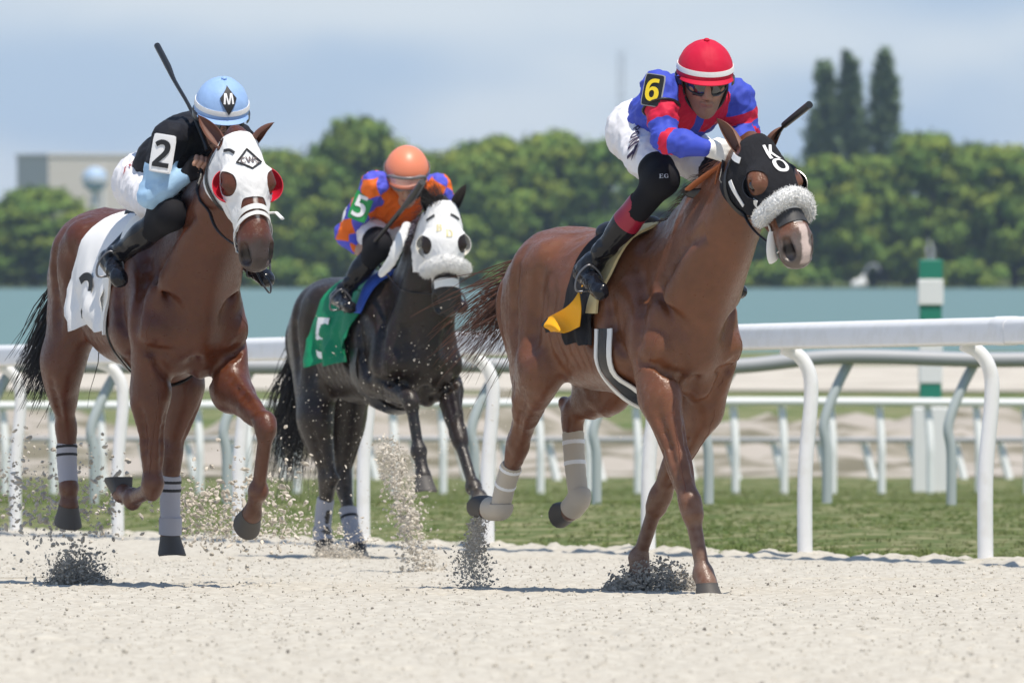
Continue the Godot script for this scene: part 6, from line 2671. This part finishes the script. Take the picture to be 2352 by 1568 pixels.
func near_rail() -> void:
	var us := [2680.0, 2265.0, 1850.0, 1490.0, 1120.0, 835.0, 548.0, 270.0, 35.0, -165.0, -345.0]
	var base := Vector3(rail_x(61.4), track_y(61.4), -61.4)
	var t := rail_thing("white plastic running rail on curved posts just behind the horses", base)
	var inv := t.transform.affine_inverse()
	var n := Vector3(-0.957, 0, 0.29)
	var line := []
	for k in us.size():
		var d: float = 61.4 + 2.66 * (k - 1)
		var x: float = (us[k] - 1176.0) / LENS * d
		var y := track_y(d)
		var top := 1.115
		var pts := curve([Vector3(x, y - 0.06, -d), Vector3(x, y + 0.45, -d), Vector3(x + 0.030, y + 0.82, -d), Vector3(x + 0.034, y + top - 0.14, -d) + n * 0.012, Vector3(x + 0.02, y + top - 0.045, -d) + n * 0.055, Vector3(x, y + top, -d) + n * 0.125], 6)
		var loc := []
		for p in pts:
			loc.append(inv * p)
		var rr := []
		for q in loc.size():
			rr.append(lerpf(0.041, 0.036, float(q) / loc.size()))
		part("post", tube(loc, rr, 16, Color.WHITE, 0.85), M.white_plastic_rail, t)
		line.append(Vector3(x, y + top + 0.055, -d) + n * 0.12)
	line.insert(0, line[0] * 2.0 - line[1])
	line[0].y += 0.02
	var c := curve(line, 8)
	# the rail's section: rounded top, upright face, tucked lip
	var sec := [[-0.055, -0.055], [-0.062, 0.02], [-0.045, 0.058], [-0.015, 0.072], [0.02, 0.073], [0.048, 0.060], [0.062, 0.035], [0.064, -0.045], [0.055, -0.062], [0.0, -0.066]]
	var rings := []
	for k in c.size():
		var fw: Vector3 = (c[mini(k + 1, c.size() - 1)] - c[maxi(k - 1, 0)]).normalized()
		var sd := fw.cross(Vector3.UP).normalized()
		if sd.dot(n) < 0.0:
			sd = -sd
		var r := []
		for s in sec:
			r.append(inv * (c[k] + sd * s[0] + Vector3.UP * s[1]))
		rings.append(r)
	part("top_rail", loft(rings), M.white_plastic_rail, t)
	for k in [14, 38, 62]:
		var rs := []
		for e in [-0.12, 0.12]:
			var r := []
			var a: Vector3 = c[k]
			var b: Vector3 = c[k + 1]
			var fw := (b - a).normalized()
			var sd := fw.cross(Vector3.UP).normalized()
			if sd.dot(n) < 0.0:
				sd = -sd
			for s in sec:
				r.append(inv * (a + fw * e + (sd * s[0] + Vector3.UP * s[1]) * 1.05))
			rs.append(r)
		part("joint_sleeve", loft(rs), M.white_plastic_rail, t)

# a rail of pipe on posts that stand at the given places (u, depth)
func pipe_rail(label: String, d: float, tops: Array, post_us: Array, base_v: float, r: float, pr: float, lean: float, bend: float, mat: Material, postmat: Material) -> void:
	var t := rail_thing(label, spot(1176, base_v, d))
	var inv := t.transform.affine_inverse()
	var line := []
	for p in tops:
		line.append(inv * spot(p[0], p[1], d))
	var c := curve(line, 6)
	part("top_rail", tube(c, r, 12), mat, t)
	for u in post_us:
		var b: Vector3 = inv * spot(u, base_v, d)
		var x: float = b.x + lean
		var y := 0.0
		for k in c.size() - 1:
			if c[k].x <= x and c[k + 1].x >= x:
				y = lerpf(c[k].y, c[k + 1].y, (x - c[k].x) / maxf(1e-6, c[k + 1].x - c[k].x))
		var h: float = y - b.y
		var pts := [b - Vector3(0, 0.08, 0), Vector3(x, y - r * 0.6, -0.1)] if bend < 0.0 else curve([b - Vector3(0, 0.08, 0), b + Vector3(0.0, h * 0.35, 0), b + Vector3(-bend, h * 0.55, 0), b + Vector3(lean * 0.45, h * 0.8, -0.05), Vector3(x, y - r * 0.6, -0.1)], 5)
		part("post", tube(pts, pr, 10), postmat, t)

func rails() -> void:
	M.white_plastic_rail = two_tone(Color(0.765, 0.76, 0.75), Color(0.82, 0.82, 0.83), 1.7, 0.25, 0.5, 0.42)
	M.white_plastic_rail.metallic_specular = 0.45
	M.grey_pipe = std(Color(0.36, 0.37, 0.385), 0.45)
	M.pale_pipe = std(Color(0.42, 0.47, 0.48), 0.5)
	M.white_pipe = std(Color(0.80, 0.82, 0.82), 0.5)
	near_rail()
	pipe_rail("grey pipe rail on bent grey posts, the second rail from the track", 86.0,
		[[-400, 830], [0, 838], [600, 842], [1080, 838], [1400, 846], [1690, 841], [1930, 819], [2240, 826], [2420, 826], [2900, 832]],
		[-330.0, -30.0, 215.0, 520.0, 800.0, 1090.0, 1370.0, 1628.0, 1900.0, 2186.0, 2470.0, 2760.0], 1157.0, 0.053, 0.037, 0.165, 0.02, M.grey_pipe, M.pale_pipe)
	var us := []
	var us2 := []
	for k in 31:
		us.append(2698.0 - k * 112.0)
		us2.append(2850.0 - k * 104.0)
	pipe_rail("thin white rail on straight white posts, the third rail from the track", 134.0,
		[[-800, 930], [0, 932], [900, 928], [1700, 922], [2352, 925], [3000, 925]], us, 1147.0, 0.045, 0.045, -0.03, 0.0, M.white_pipe, M.white_pipe)
	pipe_rail("low grey rail on slanting stays, the farthest rail from the track", 150.0,
		[[-800, 1006], [0, 1008], [900, 1008], [1700, 1010], [2352, 1010], [3000, 1008]], us2, 1130.0, 0.035, 0.05, -0.17, -0.04, M.grey_pipe, M.white_pipe)

func marker_pole() -> void:
	var d := 137.0
	var b := spot(2138, 1150, d)
	var t := thing("marker_pole", "green and white banded marker pole on white block base", "pole", Transform3D(Basis(), b))
	M.green_paint = std(Color(0.02, 0.22, 0.15), 0.5)
	M.white_paint = std(Color(0.80, 0.80, 0.80), 0.5)
	var px := d / LENS
	var band := func(called: String, v0: float, v1: float, w: float, mat: Material) -> void:
		var h := (v1 - v0) * px
		part(called, block(Vector3(w * px, h, w * px), Vector3(0, (1150.0 - v1) * px + h * 0.5, 0), 0.01), mat, t)
	band.call("base_block", 935.0, 1160.0, 82.0, M.white_paint)
	band.call("base_cap", 925.0, 935.0, 60.0, M.white_paint)
	band.call("green_band", 880.0, 925.0, 50.0, M.green_paint)
	band.call("white_band", 772.0, 880.0, 54.0, M.white_paint)
	band.call("green_band", 700.0, 772.0, 50.0, M.green_paint)
	band.call("white_band", 641.0, 700.0, 58.0, M.white_paint)
	band.call("green_band", 596.0, 641.0, 54.0, M.green_paint)
	var rng := RandomNumberGenerator.new()
	rng.seed = 8
	for k in 9:
		var x := rng.randf_range(-10, 10) * px
		var o := Vector3(x, (1150.0 - 597.0) * px, rng.randf_range(-8, 8) * px)
		part("bird_spike", tube([o, o + Vector3(rng.randf_range(-6, 6), rng.randf_range(28, 52), 0) * px], 0.012, 5), M.steel, t)

# ---------------------------------------------------------------- far trees, building, masts
func crown(seed_: int, w: float, h: float, dep: float, blobs: int, leaves: int, leaf: float, top: float) -> Dictionary:
	var rng := RandomNumberGenerator.new()
	rng.seed = seed_
	var v := PackedVector3Array()
	var n := PackedVector3Array()
	var c := PackedColorArray()
	var ix := PackedInt32Array()
	for b in blobs:
		var y := pow(rng.randf(), 0.8)
		var prof: float = sqrt(maxf(0.02, 1.0 - pow((y - 0.42) / (0.60 if y > 0.42 else 0.62), 2.0)))
		var a := rng.randf() * TAU
		var rr: float = sqrt(rng.randf()) * prof * rng.randf_range(0.75, 1.12)
		var o := Vector3(cos(a) * rr * w * 0.5, (0.05 + y * 0.92) * h, sin(a) * rr * dep * 0.5)
		var r: float = rng.randf_range(0.065, 0.14) * w * lerpf(1.0, top, y)
		var tone := rng.randf()
		var yel := rng.randf()
		for k in leaves:
			var dv := Vector3(rng.randfn(), rng.randfn() * 0.8 + 0.25, rng.randfn()).normalized()
			var p := o + dv * r * pow(rng.randf(), 0.5) * Vector3(1.45, 0.85, 1.45)
			var nn := (dv + Vector3(rng.randfn(), rng.randfn() + 0.5, rng.randfn()) * 0.6).normalized()
			var sd := nn.cross(Vector3(rng.randfn(), rng.randfn(), rng.randfn())).normalized()
			var up := sd.cross(nn)
			var l := leaf * rng.randf_range(0.6, 1.3)
			var base := v.size()
			v.append_array(PackedVector3Array([p - sd * l * 0.5, p + up * l * 0.55, p + sd * l * 0.5, p - up * l * 0.55]))
			for q in 4:
				n.append((dv + Vector3(0, 0.45, 0) + nn * 0.75).normalized())
			var g := lerpf(0.86, 1.14, tone) * rng.randf_range(0.8, 1.2)
			var col := Color(0.108, 0.188, 0.036).lerp(Color(0.26, 0.30, 0.045), yel * yel * 0.9) * g
			for q in 4:
				c.append(col)
			ix.append_array(PackedInt32Array([base, base + 2, base + 1, base, base + 3, base + 2]))
	return {"v": v, "n": n, "c": c, "i": ix}

func pine_crown(seed_: int, w: float, h: float) -> Dictionary:
	var rng := RandomNumberGenerator.new()
	rng.seed = seed_
	var m := blank()
	var v := PackedVector3Array()
	var n := PackedVector3Array()
	var c := PackedColorArray()
	var ix := PackedInt32Array()
	var levels := 30
	for l in levels:
		var y := (l + rng.randf() * 0.6) / levels
		var rad: float = w * 0.86 * pow(1.0 - y, 0.66) * rng.randf_range(0.8, 1.15)
		for b in 7:
			if rng.randf() < 0.12:
				continue
			var a := rng.randf() * TAU
			var d := Vector3(cos(a), 0.55, sin(a)).normalized()
			for k in 60:
				var s := pow(rng.randf(), 0.45)
				var p := Vector3(0, y * h, 0) + d * rad * s + Vector3(rng.randfn(), rng.randfn() * 1.5, rng.randfn()) * 0.25
				var nn := Vector3(rng.randfn(), rng.randfn() + 0.6, rng.randfn()).normalized()
				var sd := nn.cross(d).normalized()
				var up := d
				var q := rng.randf_range(0.35, 0.7)
				var base := v.size()
				v.append_array(PackedVector3Array([p - sd * q * 0.35, p + up * q, p + sd * q * 0.35, p - up * q * 0.4]))
				for e in 4:
					n.append(nn)
				var g := rng.randf_range(0.8, 1.25)
				var col := Color(0.15, 0.215, 0.105) * g
				for e in 4:
					c.append(col)
				ix.append_array(PackedInt32Array([base, base + 2, base + 1, base, base + 3, base + 2]))
	m.v = v
	m.n = n
	m.c = c
	m.i = ix
	return m

func trunk(h: float, r: float, seed_: int) -> Dictionary:
	var rng := RandomNumberGenerator.new()
	rng.seed = seed_
	var m := tube(curve([Vector3(0, -0.4, 0), Vector3(rng.randfn() * 0.2, h * 0.35, 0), Vector3(rng.randfn() * 0.4, h * 0.7, 0.2)], 4), [r * 1.2, r, r, r * 0.95, r * 0.9, r * 0.8, r * 0.7, r * 0.6, r * 0.4], 8)
	for k in 5:
		var y := h * rng.randf_range(0.2, 0.5)
		var a := rng.randf() * TAU
		var d := Vector3(cos(a), 0.8, sin(a))
		join(m, tube([Vector3(0, y, 0), Vector3(0, y, 0) + d * h * 0.12, Vector3(0, y, 0) + d * h * 0.26 + Vector3(0, h * 0.05, 0)], [r * 0.5, r * 0.35, r * 0.1], 6))
	return m

func far_trees() -> void:
	M.leaf = vmat(0.75, 0.3)
	M.leaf.backlight_enabled = true
	M.leaf.backlight = Color(0.21, 0.28, 0.04)
	M.bark = bumpy(std(Color(0.10, 0.085, 0.07), 0.9), 0.05, 0.8, 1.0)
	M.pine = vmat(0.85, 0.2)
	var kinds := []
	for k in 6:
		kinds.append(arr(crown(100 + k, 12.0, 12.0, 10.0, 120 + 18 * k, 85, 0.52, [0.8, 1.1, 0.7, 0.9, 0.6, 1.0][k])))
	var tk := arr(trunk(11.0, 0.3, 5))
	# u, top v, width in frame units, depth, kind, label
	var list := [
		[-60, 470, 300, 1120, 0, "yellowish bushy tree cut off by the left edge of the photo"],
		[80, 436, 230, 1110, 1, "yellow green tree in front of the pale building's grey side"],
		[205, 492, 250, 1105, 2, "lower green tree below the pale blue globe"],
		[330, 520, 260, 1115, 3, "green tree behind the back of the left horse"],
		[470, 470, 260, 1125, 4, "tree hidden behind the neck of the left horse"],
		[622, 352, 210, 1135, 5, "tall loose tree just right of the left horse's head"],
		[722, 368, 200, 1110, 0, "tree left of the jockey in orange"],
		[828, 282, 250, 1120, 1, "tallest leafy tree, behind the jockey in orange"],
		[935, 345, 200, 1130, 2, "tree behind the salmon helmet"],
		[1040, 352, 220, 1110, 3, "tree behind the dark horse's ears"],
		[1140, 318, 240, 1120, 4, "tree between the middle horse and the front horse's rump"],
		[1265, 312, 250, 1128, 5, "broad tree above the rump of the front horse"],
		[1395, 325, 220, 1112, 0, "tree behind the white breeches of the front jockey"],
		[1520, 345, 240, 1122, 1, "tree hidden behind the front jockey's leg"],
		[1650, 350, 240, 1130, 2, "tree hidden behind the neck of the front horse"],
		[1790, 372, 230, 1118, 3, "tree behind the head of the front horse"],
		[1900, 362, 220, 1108, 4, "round yellow green tree in front of the paired pines"],
		[2010, 366, 200, 1125, 5, "tree in front of the lone right pine"],
		[2128, 312, 220, 1115, 0, "tall tree above the marker pole"],
		[2230, 338, 210, 1128, 1, "dense tree right of the marker pole"],
		[2330, 342, 230, 1112, 2, "tree at the right edge of the photo"],
		[2450, 350, 260, 1120, 3, "tree beyond the right edge of the photo"],
	]
	var k := 0
	for e in list:
		var d: float = e[3]
		var b := spot(e[0], 590.0 + (EYE - FLAT) * LENS / d, d)
		b.y = FLAT
		var h: float = (590.0 + (EYE - FLAT) * LENS / d - e[1]) * d / LENS
		var w: float = e[2] * d / LENS
		var t := thing("leafy_tree", e[5], "tree", Transform3D(Basis(Vector3.UP, 0.7 * k), b), "leafy trees along the far shore")
		var sc := Basis().scaled(Vector3(w / 12.0 * 1.12, h / 12.3, 1.0))
		part("crown", kinds[e[4]], M.leaf, t, Transform3D(Basis().scaled(Vector3(w / 12.0 * 1.32, h / 12.0, w / 12.0 * 1.15)), Vector3.ZERO))
		part("trunk", tk, M.bark, t, Transform3D(Basis().scaled(Vector3(1, h / 12.0, 1)), Vector3.ZERO))
		k += 1
	var sh := arr(crown(140, 8.0, 2.2, 5.0, 40, 90, 0.4, 0.8))
	var bl := [[660, "low bright bush on the shore right of the left horse's muzzle"], [1780, "low bush on the shore below the front horse's chin"], [2225, "low yellow green bush on the shore right of the marker pole"], [1210, "low bush on the shore left of the front horse's rump"]]
	for e in bl:
		var b := spot(e[0], 590.0 + (EYE - FLAT) * LENS / 1096.0, 1096.0)
		var t := thing("shore_bush", e[1], "bush", Transform3D(Basis(), b), "low bushes on the far shore")
		part("foliage", sh, M.leaf, t)
	for e in [[1893, 150, 88, 21, "left pine of the close pair above the trees"], [1952, 132, 84, 22, "right pine of the close pair, partly behind the other"], [2032, 124, 98, 23, "lone slender pine, rightmost of the three"]]:
		var d := 1280.0
		var b := spot(e[0], 590.0 + (EYE - FLAT) * LENS / d, d)
		b.y = FLAT
		var h: float = (590.0 + (EYE - FLAT) * LENS / d - e[1]) * d / LENS
		var t := thing("pine_tree", e[4], "tree", Transform3D(Basis(), b), "tall pines beyond the shore")
		part("crown", pine_crown(e[3], e[2] * d / LENS, h), M.pine, t)
		part("trunk", tube([Vector3(0, -0.3, 0), Vector3(0, h * 0.95, 0)], [0.35, 0.06], 8), M.bark, t)

func far_buildings() -> void:
	var d := 1700.0
	var px := d / LENS
	M.wall_pale = bumpy(std(Color(0.60, 0.56, 0.50), 0.9), 0.03, 0.2, 4.0)
	M.wall_white = std(Color(0.74, 0.74, 0.72), 0.8)
	M.window_glass = std(Color(0.06, 0.07, 0.09), 0.15)
	var o := spot(110, 700, d)
	o.y = FLAT
	var ht: float = (590.0 + (EYE - FLAT) / px - 358.0) * px
	var t := thing("building", "pale flat roofed concrete building behind the trees at left", "building", Transform3D(Basis(Vector3.UP, deg_to_rad(24)), o))
	var w := 320.0 * px / cos(deg_to_rad(24))
	var dp := 80.0 * px / sin(deg_to_rad(24))
	part("wall", block(Vector3(w, ht, dp), Vector3(w * 0.5, ht * 0.5, -dp * 0.5), 0.05), M.wall_pale, t)
	part("parapet", block(Vector3(w + 0.3, 0.5, dp + 0.3), Vector3(w * 0.5, ht + 0.1, -dp * 0.5), 0.05), M.wall_pale, t)
	for u in [122.0, 222.0, 232.0, 322.0, 332.0]:
		part("pilaster", block(Vector3(7.0 * px, ht - 1.6, 0.7), Vector3(u * px / cos(deg_to_rad(24)), ht * 0.5 - 0.8, 0.3), 0.03), M.wall_white, t)
	for r in 3:
		for q in 6:
			part("window", block(Vector3(1.1, 1.3, 0.12), Vector3(17.6 + (q % 2) * 1.6 - 4.0, 3.0 + r * 3.2, 0.06), 0.02), M.window_glass, t) if q < 2 else null
	# the globe
	var d2 := 1560.0
	var px2 := d2 / LENS
	var g := spot(217, 412, d2)
	var gy := g.y
	g.y = FLAT
	var tw := thing("water_tower", "pale blue globe on a column in front of the pale building", "water tower", Transform3D(Basis(), g))
	M.globe = std(Color(0.42, 0.56, 0.74), 0.5)
	var s := SphereMesh.new()
	s.radius = 29.0 * px2
	s.height = 58.0 * px2
	part("globe", s, M.globe, tw, Transform3D(Basis(), Vector3(0, gy - FLAT, 0)))
	part("column", tube([Vector3(0, -0.5, 0), Vector3(0, gy - FLAT - 1.0, 0)], [0.9, 0.45], 14), M.wall_white, tw)
	var belt := dome(Vector3.ONE * 29.3 * px2, -180, 180, -12, 4, 40, 3)
	part("belt", belt, M.wall_white, tw, Transform3D(Basis(), Vector3(0, gy - FLAT, 0)))
	# masts
	M.mast = std(Color(0.30, 0.31, 0.33), 0.6)
	for e in [[1420.0, "left of two thin lattice radio masts behind the front jockey"], [1432.0, "right of two thin lattice radio masts behind the front jockey"]]:
		var dm := 2300.0
		var b := spot(e[0], 620, dm)
		b.y = FLAT
		var h: float = (590.0 + (EYE - FLAT) * LENS / dm - 115.0) * dm / LENS
		var mt := thing("radio_mast", e[1], "mast", Transform3D(Basis(), b), "radio masts")
		for q in 3:
			var a := TAU * q / 3.0
			part("leg", tube([Vector3(cos(a), 0, sin(a)) * 0.28, Vector3(cos(a) * 0.28, h, sin(a) * 0.28)], 0.05, 5), M.mast, mt)
		var zig := []
		for q in 60:
			var a := TAU * q / 3.0
			zig.append(Vector3(cos(a) * 0.28, h * q / 60.0, sin(a) * 0.28))
		part("lattice", tube(zig, 0.035, 4), M.mast, mt)
	# small pale pump with a bent pipe on the far shore
	var dp2 := 1094.0
	var b2 := spot(1975, 661, dp2)
	b2.y = FLAT
	var pm := thing("pump", "small white pump with a bent pipe on the far shore below the right pines", "pump", Transform3D(Basis(), b2))
	var f := Field.new()
	f.cap(Vector3(-0.35, 0.25, 0), Vector3(0.3, 0.35, 0), 0.45, 0.4, 0.2)
	f.cap(Vector3(0.1, 0.5, 0), Vector3(0.35, 1.0, 0), 0.3, 0.2, 0.2)
	part("housing", f.mesh(Vector3(-1.2, -0.5, -0.8), Vector3(1.2, 1.6, 0.8), 0.1), M.wall_white, pm)
	part("pipe", tube(curve([Vector3(0.3, 0.9, 0), Vector3(0.6, 1.5, 0), Vector3(1.0, 2.0, 0), Vector3(1.6, 1.9, 0), Vector3(1.7, 1.5, 0)], 5), 0.13, 8), M.mast, pm)

# ---------------------------------------------------------------- flying dirt
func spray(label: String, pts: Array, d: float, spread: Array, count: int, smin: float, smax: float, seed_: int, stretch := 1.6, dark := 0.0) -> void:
	var rng := RandomNumberGenerator.new()
	rng.seed = seed_
	var at_ := []
	var cols := []
	for k in count:
		var s := rng.randf() * (pts.size() - 1)
		var q := mini(int(s), pts.size() - 2)
		var p: Vector2 = (pts[q] as Vector2).lerp(pts[q + 1], s - q)
		var w: float = lerpf(spread[q], spread[q + 1], s - q)
		p += Vector2(rng.randfn(), rng.randfn()) * w * 0.5
		var pos := spot(p.x, p.y, d + rng.randfn() * 0.12)
		var gy := track_y(-pos.z)
		if pos.y < gy:
			continue
		var sz: float = lerpf(smin * 0.6, smax, pow(rng.randf(), 6.0))
		var b := Basis.from_euler(Vector3(rng.randf() * TAU, rng.randf() * TAU, rng.randf() * TAU)) * Basis.from_scale(Vector3(sz * rng.randf_range(0.6, stretch * 1.4), sz * rng.randf_range(0.3, 0.9), sz))
		at_.append(Transform3D(b, pos))
		var g := rng.randf_range(0.75, 1.15)
		var c := Color(0.58 * g, 0.53 * g, 0.455 * g)
		cols.append(c.lerp(Color(0.10, 0.095, 0.09) * g, dark * rng.randf_range(0.6, 1.0)))  # paints the shadow under the horses into the grain colour
	scatter("flying_dirt", M.clod_mesh, M.clod, at_, cols, label, "dirt")

func dirt() -> void:
	spray("tall plume of beige dirt between the middle and front horses", [Vector2(890, 1020), Vector2(915, 1110), Vector2(945, 1220), Vector2(975, 1345)], 58.0, [30.0, 40.0, 34.0, 60.0], 5940, 0.0018, 0.0101, 1)
	spray("plume of dirt falling from the trailing hind hoof of the front horse", [Vector2(1100, 1190), Vector2(1090, 1260), Vector2(1085, 1350)], 51.6, [16.0, 26.0, 70.0], 5940, 0.0016, 0.0065, 2, 1.6, 0.25)  # a little of the horse's shade is put into these grains
	spray("heap of dirt with painted shade thrown up round the front horse's pushing forehoof", [Vector2(1385, 1362), Vector2(1440, 1348), Vector2(1500, 1338), Vector2(1560, 1352), Vector2(1590, 1364)], 50.62, [10.0, 34.0, 56.0, 40.0, 8.0], 15000, 0.0014, 0.008, 3, 1.8, 0.5)
	spray("splash of dirt with painted shade under the left horse's trailing hind hoof", [Vector2(120, 1350), Vector2(170, 1310), Vector2(185, 1330), Vector2(240, 1350)], 53.0, [20.0, 50.0, 60.0, 16.0], 11000, 0.0014, 0.008, 4, 1.8, 0.5)
	spray("beige clods flying behind the left horse near the photo's left edge", [Vector2(10, 1080), Vector2(90, 1160), Vector2(150, 1200), Vector2(230, 1110)], 53.6, [120.0, 150.0, 150.0, 110.0], 3200, 0.0014, 0.012, 5)
	spray("clods flying under the left horse's belly and chest", [Vector2(400, 1150), Vector2(470, 1180), Vector2(560, 1190), Vector2(660, 1130)], 53.2, [60.0, 90.0, 120.0, 110.0], 3200, 0.0014, 0.012, 6)
	spray("fine specks of dirt in the air round the dark middle horse", [Vector2(760, 900), Vector2(850, 1000), Vector2(980, 1060), Vector2(1060, 900)], 62.5, [200.0, 260.0, 260.0, 200.0], 1663, 0.0012, 0.0043, 7)
	spray("low dust and clods along the ground between left and middle horses", [Vector2(430, 1215), Vector2(640, 1225), Vector2(860, 1235)], 56.0, [40.0, 40.0, 40.0], 1663, 0.002, 0.0086, 8)
	spray("dirt kicked up at the feet of the dark middle horse", [Vector2(730, 1275), Vector2(780, 1272), Vector2(850, 1284)], 64.2, [20.0, 26.0, 10.0], 3564, 0.002, 0.0072, 9)

func far_things() -> void:
	rails()
	marker_pole()
	far_trees()
	far_buildings()
	dirt()
